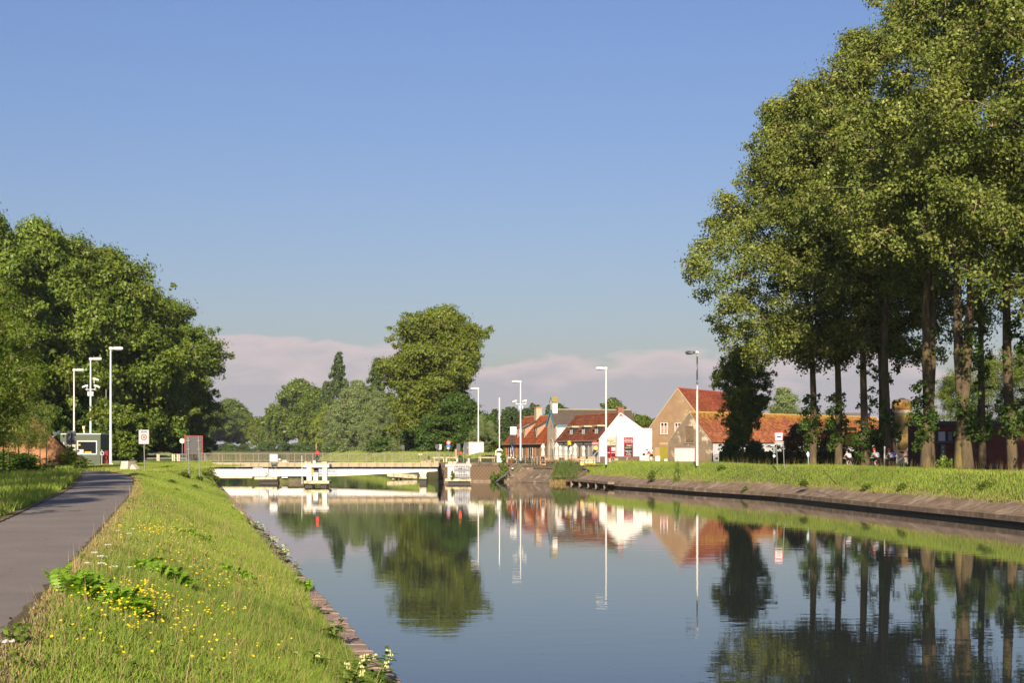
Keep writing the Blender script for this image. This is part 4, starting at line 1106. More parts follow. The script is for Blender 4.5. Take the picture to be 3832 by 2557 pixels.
# railings
zr = PZ(1698, BD); zlow = PZ(1725, BD)
bal = MB(); bal.box(-.011, .011, -.011, .011, zlow, zr - 0.03); balm = bal.mesh('baluster', mRAIL)
pst = MB(); pst.box(-.035, .035, -.03, .03, zt - 0.30, zr - 0.02); pst.box(-.07, .07, -.01, .05, zb + .12, zb + .42); pstm = pst.mesh('railing_post', mRAIL)
for yy, front in ((BD - 0.05, True), (BD + 6.95, False)):
    mb = MB(); mb.box(bx0, bx1, yy - .03, yy + .03, zr - .03, zr + .03); part('top_rail', mb, mRAIL, bridge, world=True)
    mb = MB(); mb.box(bx0, bx1, yy - .015, yy + .015, zlow - .03, zlow + .005); part('bottom_rail', mb, mRAIL, bridge, world=True)
    for i in range(nseg + 1):
        link('railing_post', pstm, bridge, Vector((bx0 + i * seg + (0 if front else .4), yy, 0)) - bridge.location)
    nb = 150
    if front:
        for i in range(nb):
            link('baluster', balm, bridge, Vector((bx0 + (i + .5) * (bx1 - bx0) / nb, yy, 0)) - bridge.location)
    else:
        mb = MB()
        for i in range(nb): 
            x = bx0 + (i + .5) * (bx1 - bx0) / nb; mb.box(x - .011, x + .011, yy - .011, yy + .011, zlow, zr - .03)
        part('balusters', mb, mRAIL, bridge, world=True, kind='stuff')
# name board on the girder
nb_ = T('bridge_name_board', 'white board with blue lettering and orange end fixed to the bridge girder', 'sign', (PX(1215, BD), BD + .42, PZ(1768, BD)))
mb = MB(); prect(mb, 1164, 1261, 1756, 1779.5, BD + .42, .03); part('board', mb, mSIGNW, nb_, world=True)
mb = MB(); prect(mb, 1165, 1173, 1757, 1776, BD + .41, .009); part('orange_panel', mb, mORANGE, nb_, world=True)
for a in ((1164, 1261, 1756, 1756.6), (1164, 1261, 1778.9, 1779.5), (1260.4, 1261, 1756.6, 1778.9)):
    mb = MB(); prect(mb, *a, BD + .405, .014); part('border', mb, mTXTB, nb_, world=True)
c = P(1219, 1764, BD + .40); text('lettering', 'Nieuwegebrug', 0.40, nb_, c - nb_.location, FACE, mTXTB)
c = P(1211, 1774, BD + .40); text('lettering', 'Zuienkerke', 0.27, nb_, c - nb_.location, FACE, mTXTB)
# cabinet on the deck edge
cb_ = T('control_cabinet', 'white square control cabinet bracketed onto the bridge deck edge', 'cabinet', (PX(1024, BD), BD - .35, PZ(1733, BD)))
mb = MB(); prect(mb, 1009, 1038.5, 1701, 1729, BD - .6, .45, bev=.02); part('housing', mb, mWHITE2, cb_, world=True)
mb = MB(); prect(mb, 1013, 1034, 1733, 1741, BD - .45, .4); part('bracket_box', mb, mDGREY, cb_, world=True)
mb = MB(); prect(mb, 1016, 1018, 1728.9, 1758, BD - .5, .06); prect(mb, 1034, 1035.2, 1697, 1795, BD - .5, .06); part('pole', mb, mDGREY, cb_, world=True)
# ventilator boxes behind
for i, (a, lab) in enumerate((((1041, 1050, 1717, 1726), 'small white junction box just right of the deck cabinet'), ((1056, 1073, 1722.5, 1729), 'flat white box standing on a low ledge, centre of the bridge'))):
    mb = MB(); prect(mb, *a, BD + 8, .5, bev=.03); solo('junction_box', mb, mWHITE2, lab, 'box', group='white boxes beyond the bridge railing')
mb = MB(); prect(mb, 1036, 1081, 1729, 1733, BD + 7.8, 1.2); solo('ledge', mb, mCREAM, 'cream concrete ledge carrying the white boxes beyond the bridge', 'ledge')
mb = MB(); prect(mb, 1045, 1048, 1705, 1716.8, BD + 8.1, .2, bev=.02); solo('signal_back', mb, mBLACK, 'black signal housing seen from behind above the white junction box', 'signal')

# pivot pier and stonework under the bridge
pv = T('pivot_pier', 'mossy masonry pivot pier under the middle of the bridge', 'pier', (PX(1080, 196), 195.5, WZ))
mb = MB(); mb.rbox(PX(1037, 195), PX(1143, 195), 193.6, 199.5, -4.0, PZ(1787, 195), .05); part('masonry', mb, mat('mossy_stone', (0.10, 0.10, 0.035), 0.95, .45, 2, .03, 8), pv, world=True)
mb = MB(); mb.rbox(PX(1090, 195), PX(1140, 195), 193.0, 193.55, -2.9, PZ(1797, 195), .04); part('footing', mb, mCONCD, pv, world=True)
mb = MB(); prect(mb, 1054, 1077, 1786, 1790, 193.2, .15); part('plate', mb, mWHITE2, pv, world=True)

# working platform with cage and floodlight
PD = 188.5
wp = T('work_platform', 'small white service platform with caged ladder and motor in front of the bridge', 'platform', (PX(995, PD), PD + 1, WZ))
mb = MB(); prect(mb, 952, 1037, 1786, 1796, PD, 2.2, bev=.03); part('slab', mb, mCREAM, wp, world=True)
mb = MB(); prect(mb, 968, 1037, 1796.2, 1802, PD + .3, 1.7); prect(mb, 975, 1040, 1802, 1812, PD + .5, 1.5); part('dark_base', mb, mWET, wp, world=True)
for a in (948, 957, 966, 974, 982.5):
    mb = MB(); mb.tube([P(a, 1786, PD + .1), P(a, 1752, PD + .1)], .025, 6); part('rail_post', mb, mWHITE2, wp, world=True)
for y_ in (1751.5, 1755.5, 1770):
    mb = MB(); mb.tube([P(947.5, y_, PD + .1), P(983, y_, PD + .1)], .028, 6); part('rail', mb, mWHITE2, wp, world=True)
for y_ in (1752, 1770):
    mb = MB(); mb.tube([P(947.5, y_, PD + .1), P(950, y_, PD + 2.0), P(984, y_, PD + 2.0)], .025, 6); part('rail', mb, mWHITE2, wp, world=True)
mb = MB(); prect(mb, 984, 1003, 1754, 1785.8, PD + 1.2, .8, bev=.02); part('motor_box', mb, mWHITE2, wp, world=True)
mb = MB(); mb.tube([P(954, 1764, PD + .4), P(966, 1763.5, PD + .4), P(971, 1770, PD + .5), P(971, 1784, PD + .5)], .03, 6)
mb.tube([P(955, 1771, PD + .3), P(962, 1783, PD + .3)], .03, 6); part('hose', mb, mRAIL, wp, world=True)
mb = MB(); c = P(992.5, 1777.5, PD + .35); mb.disc(c, (0, -1, .1), .19, 18, .12); part('drum', mb, mWHITE2, wp, world=True)
mb = MB(); mb.tube([c + Vector((0, .06, 0)), c + Vector((0, .5, 0))], .25, 16); part('drum_rim', mb, mDGREY, wp, world=True)
mb = MB(); prect(mb, 1001.5, 1003.5, 1753, 1786, PD + .2, .05); prect(mb, 1012, 1037, 1782, 1785.8, PD + .6, .5); part('bracket', mb, mWHITE, wp, world=True)

# ================================================================= guide dolphins
def dolphin(label, D, xl, xr, ytop, beams, posts, dark, blocks, mid, extra=None):
    t = T('guide_pier', label, 'pier', (PX((xl + xr) / 2, D), D + 1.5, WZ), group='white concrete guide piers at the bridge')
    for i, (y0, y1, dd) in enumerate(beams):
        mm = mWHITE if i == 0 else mCREAM
        for yy in (0, 2.6):
            mb = MB(); prect(mb, xl, xr, y0, y1, D + yy, .38, bev=.06); part('beam', mb, mm, t, world=True)
        mb = MB(); mb.rbox(PX(xl, D) + .02, PX(xl, D) + .42, D + .385, D + 2.595, PZ(y1, D) + .02, PZ(y0, D) - .02, .04); part('cross_beam', mb, mm, t, world=True)
        mb = MB(); mb.rbox(PX(xr, D) - .42, PX(xr, D) - .02, D + .385, D + 2.595, PZ(y1, D) + .02, PZ(y0, D) - .02, .04); part('cross_beam', mb, mm, t, world=True)
        for px in (xl + 24 * (xr - xl) / 97, xl + 76 * (xr - xl) / 97):
            mb = MB(); mb.disc(P(px, (y0 + y1) / 2, D - .003), (0, 1, 0), .045, 10, .02); part('bolt', mb, mRAIL, t, world=True)
    for (a, b_) in posts:
        for yy in (.08, 2.66):
            mb = MB(); x0, x1 = PX(a, D + yy), PX(b_, D + yy)
            zt_, zb_ = PZ(beams[0][1] + .3, D), PZ(beams[1][0] - .3, D)
            mb.rbox(x0, x1, D + yy, D + yy + .5, zb_, zt_, .05); part('post', mb, mWHITE, t, world=True)
    for (a, b_, y0, y1, mm, dy) in mid:
        mb = MB(); prect(mb, a, b_, y0, y1, D + dy, .5, bev=.03); part('pile', mb, mm, t, world=True)
    for (a, b_) in dark:
        mb = MB(); prect(mb, a, b_, beams[1][1] + .2, beams[1][1] + 18, D + .35, 2.3); part('submerged_pile', mb, mWET, t, world=True)
    for (a, b_, y0, y1, dy) in blocks:
        mb = MB(); prect(mb, a, b_, y0, y1, D + dy, .6, bev=.05); part('cap_block', mb, mCREAM, t, world=True)
    mb = MB(); prect(mb, xl + 24, xr - 24, beams[0][0] - 3, beams[0][0] - 1.5, D + .6, 1.4); part('grating', mb, mGALV, t, world=True)
    return t
d1 = dolphin('white concrete guide pier with the tall white mast, at mid canal', 171, 1135, 1232, 1738, [(1738, 1751.5, 0), (1800, 1812.5, 0)], [(1147, 1166), (1206, 1224)],
        [(1141, 1168), (1200, 1222)], [(1139, 1151, 1729, 1737.6, .5), (1151, 1165, 1729.5, 1737.6, .1), (1200, 1212, 1730, 1737.6, .5), (1208, 1224, 1729, 1737.6, .1)],
        [(1172.5, 1190, 1770, 1799.5, mWHITE, .8), (1173, 1190, 1751.8, 1769.8, mDGREY, .9)])
mb = MB(); prect(mb, 1171, 1181, 1725.5, 1736.5, 171.6, .3, bev=.02); part('box', mb, mWHITE2, d1, world=True)
mast = T('white_mast', 'slim white mast standing in the water left of the mid-canal guide pier', 'mast', (PX(1130.5, 171.3), 171.3, WZ))
mb = MB(); mb.tube([P(1130.5, 1813, 171.3), P(1130.5, 1740, 171.3)], .05, 8); mb.tube([P(1130, 1740, 171.3), P(1129.5, 1706, 171.3)], .035, 8); part('pole', mb, mWHITE2, mast, world=True)
d2 = dolphin('white concrete guide pier with the radio-channel board, right of the bridge', 184, 1666, 1764, 1737, [(1737.5, 1749, 0), (1792.5, 1803, 0)], [(1675, 1700), (1748, 1759)],
        [(1677, 1756)], [(1677, 1694, 1729, 1737, .4), (1695, 1709, 1728, 1737, .1), (1744, 1759, 1729, 1737, .1)], [(1706, 1716, 1750, 1791, mCONCD, 1.5)])
for px in (1711, 1754):
    mb = MB(); prect(mb, px - 3, px + 3, 1717, 1729, 184.4, .2, bev=.02); part('post_head', mb, mWHITE2, d2, world=True)
d3 = dolphin('short white guide pier tucked under the right end of the bridge', 189.5, 1568, 1597, 1768, [(1768, 1776, 0), (1786, 1794, 0)], [(1571, 1595)], [(1570, 1596)], [], [])
vb = T('radio_board', 'white board telling skippers the radio channels for opening the bridge', 'sign', (PX(1728, 183.9), 183.9, PZ(1765, 184)))
mb = MB(); a0, a1 = P(1700.5, 1738.5, 183.9), P(1756.5, 1791, 183.9)
V = []; nx = 6
for i in range(nx + 1):
    t_ = i / nx; x = a0.x + (a1.x - a0.x) * t_; bow = -0.08 * math.sin(t_ * math.pi)
    V += [(x, 183.9 + bow * .4, a0.z), (x, 183.9 + bow, (a0.z + a1.z) / 2), (x + (.06 if i == 0 else 0), 183.9 + bow * .8, a1.z + (.06 if i < 2 else 0))]
for i in range(nx):
    for q_ in range(2): mb.add([V[i * 3 + q_], V[i * 3 + q_ + 1], V[i * 3 + q_ + 4], V[i * 3 + q_ + 3]], [(0, 1, 2, 3)])
me_ = mb.mesh('board', mSIGNW, True)
o = part('board', me_, None, vb, world=True); so = o.modifiers.new('thickness', 'SOLIDIFY'); so.thickness = 0.02; so.offset = -1
for body_, py, sz, mm in (('Voor openen brug', 1746.2, .235, mTXTG), ('VHF 11', 1755.8, .29, mTXT), ('VHF 20', 1768.2, .29, mTXTG), ('tel. (050) 353539', 1777.5, .20, mTXTG)):
    c = P(1728, py, 183.76); text('lettering', body_, sz, vb, c - vb.location, FACE, mm, bold=True)

def canal_signal(label, px, D, yred, ygrn, ybase):
    t = T('canal_signal', label, 'signal', (PX(px, D), D, PZ(ybase, D)), group='red-over-green canal signals')
    mb = MB(); mb.tube([P(px - 2, ybase, D + .1), P(px - 2, yred - 7, D + .1)], .05, 8); part('pole', mb, mBLACK, t, world=True)
    for y_, lens, nm in ((yred, mREDL, 'red_lamp'), (ygrn, mGREENL, 'green_lamp')):
        c = P(px, y_, D)
        mb = MB(); mb.tube([c + Vector((-.04, .28, 0)), c + Vector((0, .05, 0)), c + Vector((0.0, -.02, 0))], [.12, .22, .24], 14); h_ = part(nm, mb, mBLACK, t, world=True)
        mb = MB(); mb.disc(c + Vector((0, -.03, 0)), (0, -1, 0), .17, 16, .02); part('lens', mb, lens, h_, world=True)
        mb = MB()
        for k in range(9):
            a, b_ = math.pi * k / 9 + 0.0, math.pi * (k + 1) / 9
            p0, p1 = Vector((math.cos(a) * .24, 0, math.sin(a) * .24)), Vector((math.cos(b_) * .24, 0, math.sin(b_) * .24))
            q0, q1 = c + p0 + Vector((0.05, -.22, 0)), c + p1 + Vector((0.05, -.22, 0))
            mb.add([c + p0, c + p1, q1, q0], [(0, 1, 2, 3)])
        part('hood', mb, mBLACK, h_, world=True)
        mb = MB(); mb.bar(c + Vector((-.16, .12, .22)), c + Vector((-.16, .12, .36)), .08, .08); part('cap', mb, mDGREY, h_, world=True)
    return t
canal_signal('canal signal showing red, on the mid-canal guide pier', 1187.5, 172, 1694.5, 1716.5, 1732)
canal_signal('canal signal showing red, on the guide pier with the radio board', 1722.5, 185, 1696, 1716, 1730)

# fender beyond the bridge
fn = T('guide_fender', 'white timber guide fender seen under the right half of the bridge', 'fender', (PX(1500, 216), 216, WZ))
for px in (1472, 1485, 1500):
    mb = MB(); mb.tube([P(px, 1790, 216) - Vector((0, 0, 1.5)), P(px, 1770, 216)], .14, 8); part('pile', mb, mCREAM, fn, world=True)
mb = MB(); mb.bar(P(1450, 1777, 216), P(1560, 1785, 213), .2, .55); part('beam', mb, mCREAM, fn, world=True)
mb = MB(); mb.bar(P(1450, 1774.5, 216.4), P(1490, 1775, 216.2), .5, .18); part('walkway', mb, mDGREY, fn, world=True)

# ================================================================= quay walls by the bridge
mSTONE = mat('brown_quay_stone', (0.13, 0.09, 0.056), 0.95, .4, 3, .02, 10, col2=(0.20, 0.135, 0.08), c2scale=3, c2lo=.5, c2hi=.65)
qw = T('bridge_abutment', 'brown stone quay wall at the right end of the bridge', 'wall', (-4.2, 198.5, WZ))
QY = 198.3
mb = MB(); mb.box(-9.4, 2.3, QY + .05, QY + .6, -4.0, -.50); part('core', mb, mCONCD, qw, world=True)
st = []
for k in range(8):
    mb = MB(); mb.rbox(0.01, .44, 0, .12, 0.008, .262, .018); st.append(mb.mesh('stone', mSTONE))
r_ = random.Random(4)
for row in range(7):
    z = -2.32 + row * .27; n = 25
    for i in range(n):
        x = -9.4 + i * .45 + (0.22 if row % 2 else 0)
        if x > 1.0: continue
        link('stone', st[r_.randrange(8)], qw, Vector((x, QY - .06 + r_.uniform(-.02, .02), z)) - qw.location)
nc = 9
for i in range(nc):
    x0 = -9.45 + i * 1.32
    mb = MB(); mb.rbox(x0 + .008, x0 + 1.312, QY - .16, QY + .5, -.49, -.08 if i < 7 else -.2, .03); part('coping_stone', mb, mCONCD, qw, world=True)
mb = MB(); mb.rbox(-9.6, 2.4, QY - .5, QY + .05, -4.0, -2.34, .04); part('ledge', mb, mCONC, qw, world=True)
mb = MB(); mb.rbox(-9.55, -9.0, QY - .3, QY + 6, -4.0, -.5, .03); part('corner_pier', mb, mCONCD, qw, world=True)
# left abutment
lw = T('bridge_abutment', 'grey-brown concrete abutment at the left end of the bridge', 'wall', (PX(660, 193), 193, WZ))
mb = MB(); prect(mb, 605, 697, 1735, 1748, 192.4, .9, bev=.03); part('coping', mb, mCONCD, lw, world=True)
mb = MB(); prect(mb, 612, 696, 1748.2, 1830, 192.6, .8); part('wall_face', mb, mCONC, lw, world=True)
mb = MB(); prect(mb, 677, 694, 1748.2, 1832, 192.2, .39, bev=.03); part('pilaster', mb, mCONCD, lw, world=True)
# left approach railing
lr = T('approach_railing', 'cream two-rail railing on concrete posts left of the bridge', 'railing', (PX(600, 193.5), 193.5, 0))
lp = MB(); lp.rbox(-.09, .09, -.08, .08, -.1, 1.0, .015); lp.rbox(-.14, .14, -.12, .12, -.1, .12, .02); lpm = lp.mesh('post', mCREAM)
for px in (532, 588, 645, 663): link('post', lpm, lr, Vector((PX(px, 193), 193.2, 0)) - lr.location)
for px in (476, 540, 595, 653, 671): link('post', lpm, lr, Vector((PX(px, 200), 200, 0)) - lr.location)
for yy in (193.2, 200):
    for z in (.98, .45):
        mb = MB(); mb.tube([(PX(475, yy), yy, z), (PX(700, yy), yy, z)], .035, 8); part('rail', mb, mGALV, lr, world=True)
mb = MB()
for i in range(22):
    x = PX(676, 196) + i * .16; mb.box(x - .01, x + .01, 196, 196.02, .1, 1.0)
mb.bar((PX(676, 196), 196.01, 1.0), (PX(700, 196), 196.01, 1.0), .04, .04); mb.bar((PX(676, 196), 196.01, .12), (PX(700, 196), 196.01, .12), .04, .04)
mb.bar((PX(690, 196), 195.97, 1.0), (PX(699, 196), 195.97, .1), .02, .02); mb.bar((PX(699, 196), 195.97, 1.0), (PX(690, 196), 195.97, .1), .02, .02)
solo('swing_gate', mb, mGALV, 'grey barred gate at the left end of the bridge', 'gate')
# right quay railing (from bridge to terrace)
def rail_run(label, pts, px_posts, zr_, zm, mm, base):
    t = T('quay_railing', label, 'railing', pts[0], group=None)
    for z in (zr_, zm):
        mb = MB(); mb.tube([(p[0], p[1], p[2] + z) for p in pts], .028, 8); part('rail', mb, mm, t, world=True)
    pm = MB(); pm.box(-.035, .035, -.03, .03, 0, zr_); pmm = pm.mesh('post', mm)
    for p in px_posts: link('post', pmm, t, Vector(p) - Vector(pts[0]))
    return t
z0_ = -.08
pp = [(PX(p, QY), QY + .1, z0_) for p in (1645, 1666, 1683, 1696, 1735, 1748, 1791, 1800, 1843, 1851)]
rail_run('grey two-rail railing on the stone quay between bridge and barrier', [(PX(1642, QY), QY + .1, z0_), (PX(1862, QY), QY + .1, z0_)], pp, 1.06, .55, mRAIL, 0)
TE = [(1.6, 197.6), (9.2, 186.5)]
def tpt(px, D0=192):
    k = (px - CX) / F
    (ax, ay), (bx, by) = TE; ux, uy = bx - ax, by - ay
    s_ = (k * ay - ax) / (ux - k * uy); return Vector((ax + ux * s_, ay + uy * s_, -.42))
pts = [(-1.2, 198.6, -.3), tuple(tpt(1963)), tuple(tpt(2232))]
pp = [tuple(tpt(p)) for p in (1966, 1990, 2010, 2042, 2078, 2110, 2150, 2187, 2222)] + [(-.6, 198.2, -.3), (.6, 197.9, -.35)]
rail_run('dark iron railing along the cafe terrace edge', pts, pp, 1.18, .62, mRAIL, 0)
mb = MB()
for i in range(11):
    a, b_ = Vector((TE[0][0], TE[0][1], 0)).lerp(Vector((TE[1][0], TE[1][1], 0)), i / 11), Vector((TE[0][0], TE[0][1], 0)).lerp(Vector((TE[1][0], TE[1][1], 0)), (i + .985) / 11)
    mb = MB(); mb.bar(a + Vector((0, 0, -.62)), b_ + Vector((0, 0, -.62)), .5, .34)
    o = solo('terrace_coping', mb, mCONCD, 'concrete edge block of the terrace, below the railing', 'kerb', group='concrete edge blocks of the cafe terrace') if False else part('coping_block', mb, mCONCD, qw, world=True)
# revetment below the terrace
rv = T('revetment', 'sloping patched concrete revetment with steps below the cafe terrace', 'wall', (4, 191, WZ))
a0, a1 = Vector((-.6, 196.9, WZ)), Vector((8.0, 184.2, WZ))
b0, b1 = Vector((1.5, 197.7, -.86)), Vector((9.3, 186.7, -.86))
mREV = mat('patched_revetment', (0.14, 0.10, 0.072), .95, .35, 1.4, .03, 6, col2=(0.30, 0.25, 0.19), c2scale=1.3, c2lo=.58, c2hi=.66)
ns = 5
for i in range(ns):
    t0, t1 = i / ns + .003, (i + 1) / ns - .003
    if i == 0: t0 = .25; 
    if i == 0: continue
    mb = MB(); q0, q1, q2, q3 = a0.lerp(a1, t0), a0.lerp(a1, t1), b0.lerp(b1, t1), b0.lerp(b1, t0)
    off = Vector((-.2, -.12, .12)) * .3
    mb.add([q0 + off, q1 + off, q2 + off, q3 + off, q0 - Vector((-.3, -.3, .5)), q1 - Vector((-.3, -.3, .5)), q2 - Vector((-.3, -.3, .5)), q3 - Vector((-.3, -.3, .5))],
           [(0, 1, 2, 3), (7, 6, 5, 4), (0, 4, 5, 1), (1, 5, 6, 2), (2, 6, 7, 3), (3, 7, 4, 0)])
    part('slab', mb, mREV, rv, world=True)
# steps
stp = T('quay_steps', 'worn concrete steps leading down to the water beside the cafe terrace', 'steps', (.5, 195.6, WZ))
for i in range(9):
    t_ = i / 8; c = Vector((-.15, 196.1, WZ + .15)).lerp(Vector((2.05, 195.8, -.75)), t_)
    mb = MB(); mb.rbox(c.x - .8, c.x + .75, c.y - .22 , c.y + .3 + .08, c.z - .5, c.z + .0, .02); part('step', mb, mREV, stp, world=True)
for sgn, nm in ((-1, 'left'), (1, 'right')):
    mb = MB(); o_ = -.98 if sgn < 0 else .82
    mb.prism([(-.15 + o_ - .12, 195.75, WZ - .4), (-.15 + o_ + .12, 195.75, WZ - .4), (2.05 + o_ + .12, 195.95, -.62), (2.05 + o_ - .12, 195.95, -.62)], (0, .5, 0)); part('side_wall', mb, mREV, stp, world=True)
# low ledge with short piers right of the reeds
lg = T('landing_stage', 'low concrete landing beam on short piers along the right bank', 'landing', (9, 178, WZ))
for a, b_ in ((185.0, 181.0), (180.96, 177.0), (176.96, 173.0), (172.96, 169.0), (168.96, 165.5)):
    x0, x1 = np.interp(a, [166, 176, 185], [11.2, 9.4, 7.3]) - .45, np.interp(b_, [166, 176, 185], [11.2, 9.4, 7.3]) - .45
    mb = MB(); mb.bar((x0, a, -2.07), (x1, b_, -2.07), .7, .26); part('beam', mb, mCONC, lg, world=True)
for a in (183, 179.5, 175.8, 172, 168):
    x0 = np.interp(a, [166, 176, 185], [11.2, 9.4, 7.3]) - .5
    mb = MB(); mb.rbox(x0 - .25, x0 + .25, a - .35, a + .35, -3.6, -2.21, .05); part('pier', mb, mCONC, lg, world=True)

# ================================================================= street lamps
def make_lamp(kind_flip):
    t = T('street_lamp', 'lamp', 'street lamp')
    mb = MB(); mb.tube([(0, 0, -.1), (0, 0, 1.5), (0, 0, 11.3)], [.135, .125, .075], 12); part('pole', mb, mWHITE2, t)
    mb = MB(); mb.box(-.028, .028, -.137, -.128, .6, 1.1); part('hatch', mb, mWHITE2, t)
    s_ = kind_flip
    hd = MB(); hd.rbox(-.14 if s_ > 0 else -.22, .22 if s_ > 0 else .14, -.16, .16, 11.22, 11.5, .04); h_ = part('head', hd, mWHITE2, t)
    mb = MB(); x = [.2, .35, .7, 1.05, 1.2]; 
    mb.tube([(s_ * a, 0, 11.36) for a in x], [.10, .155, .17, .165, .10], 12); part('canopy', mb, mWHITE2, h_)
    mb = MB(); mb.tube([(s_ * a, 0, 11.28) for a in (.42, .55, 1.0, 1.14)], [.06, .135, .135, .07], 12); part('glass', mb, mGALV, h_)
    return t
lampR, lampL = make_lamp(1), make_lamp(-1)
lampR['label'] = 'tallest white street lamp on the left, beside the maple bushes'
lampR['group'] = lampL['group'] = 'white street lamps'
lampR.location = (PX(414, 147), 147, 0); lampR.scale = (1, 1, 1)
copy_tree(lampR, None, (PX(339, 164), 164, 0), 0, 'street lamp carrying cameras, rising behind the green booth')
copy_tree(lampR, None, (PX(277, 187), 187, 0), 0, 'leftmost and shortest-looking white street lamp above the booth roof')
lampL.location = (PX(2609, 154), 154, 0.05); lampL['label'] = 'nearest right-bank street lamp, in front of the tiled barn'
copy_tree(lampL, None, (PX(2268, 181), 181, -.1), 0, 'street lamp in front of the white cafe gable')
copy_tree(lampL, None, (PX(1948, 212), 212, -.3), 0, 'street lamp with twin cameras in front of the low brick house')
copy_tree(lampL, None, (PX(1790, 239), 239, -.2), 0, 'street lamp in front of the white lorry box')
fl = T('street_lamp', 'small distant grey street lamp right of the round dark tree', 'street lamp', (PX(1825, 330), 330, -.2))
mb = MB(); mb.tube([(0, 0, 0), (0, 0, 10.0)], [.12, .08], 8); part('pole', mb, mGALV, fl)
mb = MB(); mb.tube([(0, 0, 10.0), (-.7, 0, 10.15), (-1.2, 0, 10.2)], [.07, .06, .09], 8); part('head', mb, mWHITE2, fl)

def camera_unit(label, c, tilt, flip, D):
    t = T('security_camera', label, 'camera', c, group='security cameras on the lamp masts')
    s_ = -1 if flip else 1
    mb = MB(); mb.tube([(s_ * .40, 0, -.09 - tilt), (s_ * .1, 0, 0), (-s_ * .22, 0, .05)], [.10, .12, .13], 10); part('housing', mb, mWHITE2, t)
    mb = MB(); mb.tube([(s_ * .41, 0, -.095 - tilt), (s_ * .47, 0, -.12 - tilt)], [.09, .085], 10); part('lens', mb, mBLACK, t)
    mb = MB(); mb.bar((-s_ * .1, 0, -.08), (-s_ * .12, 0, -.45), .06, .06); part('bracket', mb, mWHITE2, t)
    return t
camera_unit('security camera left of the lamp mast by the low brick house', P(1928, 1502, 211.8), .05, True, 212)
camera_unit('security camera right of the lamp mast by the low brick house', P(1965, 1501, 211.8), .02, True, 212)
mb = MB(); mb.bar(P(1932, 1513, 212), P(1968, 1513, 212), .07, .07); prect(mb, 1941, 1946, 1519, 1532, 211.9, .2, bev=.03); prect(mb, 1953, 1958, 1519, 1531, 211.9, .2, bev=.03)
solo('camera_bracket', mb, mWHITE2, 'cross arm with two small boxes below the twin cameras', 'bracket')
camera_unit('topmost camera, right of the lamp mast behind the green booth', P(356, 1420, 163.8), .02, False, 164)
camera_unit('camera pointing right below the topmost one on the left mast', P(360, 1446, 163.8), .06, False, 164)
camera_unit('camera pointing left on the mast behind the green booth', P(322, 1446, 163.8), .02, True, 164)
mb = MB(); mb.bar(P(320, 1458, 164), P(360, 1458, 164), .07, .07); prect(mb, 327, 334, 1466, 1483, 163.8, .25, bev=.03); prect(mb, 342, 349, 1466, 1483, 163.8, .25, bev=.03)
solo('camera_bracket', mb, mWHITE2, 'cross arm with boxes on the mast behind the green booth', 'bracket')
mb = MB(); mb.tube([P(397, 1745, 175), P(397, 1458, 175)], [.07, .06], 8); solo('thin_pole', mb, mGALV, 'thin grey pole rising above the maple left of the tallest lamp', 'pole')
# barrier (raised) by the bridge on the right
br = T('road_barrier', 'raised white barrier arm above its white drive housing', 'barrier', (PX(1869, 203), 203, -.3))
mb = MB(); prect(mb, 1859, 1879, 1696, 1738, 203, .55, bev=.03); part('housing', mb, mWHITE2, br, world=True)
mb = MB(); mb.bar(P(1869, 1680, 203), P(1869, 1489, 203), .13, .10); part('arm', mb, mWHITE2, br, world=True)
mb = MB()
for sg in (-1, 1):
    mb.bar(P(1869, 1680, 202.95), P(1869 + sg * 13.5, 1689, 202.95), .12, .14); mb.bar(P(1869 + sg * 13.5, 1688, 202.95), P(1869 + sg * 13.5, 1706, 202.95), .12, .14)
mb.bar(P(1862, 1684, 202.95), P(1876, 1684, 202.95), .1, .3)
part('counterweight_fork', mb, mWHITE2, br, world=True)
# road traffic light with red-white post
tl = T('traffic_light', 'black traffic light on a red and white post before the low brick house', 'traffic light', (PX(1913, 200), 200, -.35))
mb = MB(); mb.tube([P(1913.5, 1738, 200), P(1914, 1708, 200)], [.10, .095], 10); part('post', mb, mRED, tl, world=True)
mb = MB(); mb.tube([P(1914, 1708, 200), P(1914, 1702.5, 200)], .092, 10); part('white_band', mb, mWHITE2, tl, world=True)
mb = MB(); mb.tube([P(1914, 1702.5, 200), P(1914.5, 1690, 200)], .06, 10); part('post', mb, mRED, tl, world=True)
mb = MB(); mb.tube([P(1914.5, 1690, 200.05), P(1915, 1634, 200.05)], .05, 8); part('mast', mb, mDGREY, tl, world=True)
mb = MB(); prect(mb, 1907.5, 1925, 1632, 1664, 199.8, .3, bev=.05); hh_ = part('housing', mb, mBLACK, tl, world=True)
for i, y_ in enumerate((1638.5, 1648.5, 1658.5)):
    mb = MB(); c = P(1917, y_, 199.8)
    for k in range(8):
        a, b_ = math.pi * k / 8, math.pi * (k + 1) / 8
        p0, p1 = Vector((math.cos(a) * .12, 0, math.sin(a) * .12)), Vector((math.cos(b_) * .12, 0, math.sin(b_) * .12))
        mb.add([c + p0, c + p1, c + p1 + Vector((.02, -.2, 0)), c + p0 + Vector((.02, -.2, 0))], [(0, 1, 2, 3)])
    part('hood', mb, mDGREY, hh_, world=True)
bsn = T('blue_sign', 'small dark-blue sign with a white bar under the traffic light', 'sign', (PX(1917.5, 199.7), 199.7, PZ(1681, 199.7)))
mb = MB(); prect(mb, 1913.5, 1921.5, 1671, 1691.5, 199.68, .03); part('panel', mb, mat('navy', (.02, .03, .22), .5), bsn, world=True)
mb = MB(); prect(mb, 1918, 1919.3, 1675.5, 1688, 199.66, .015); part('bar', mb, mSIGNW, bsn, world=True)
vd = T('message_board', 'white box-shaped message board seen from the side above the traffic light', 'sign', (PX(1921, 200.6), 200.6, PZ(1612, 200)))
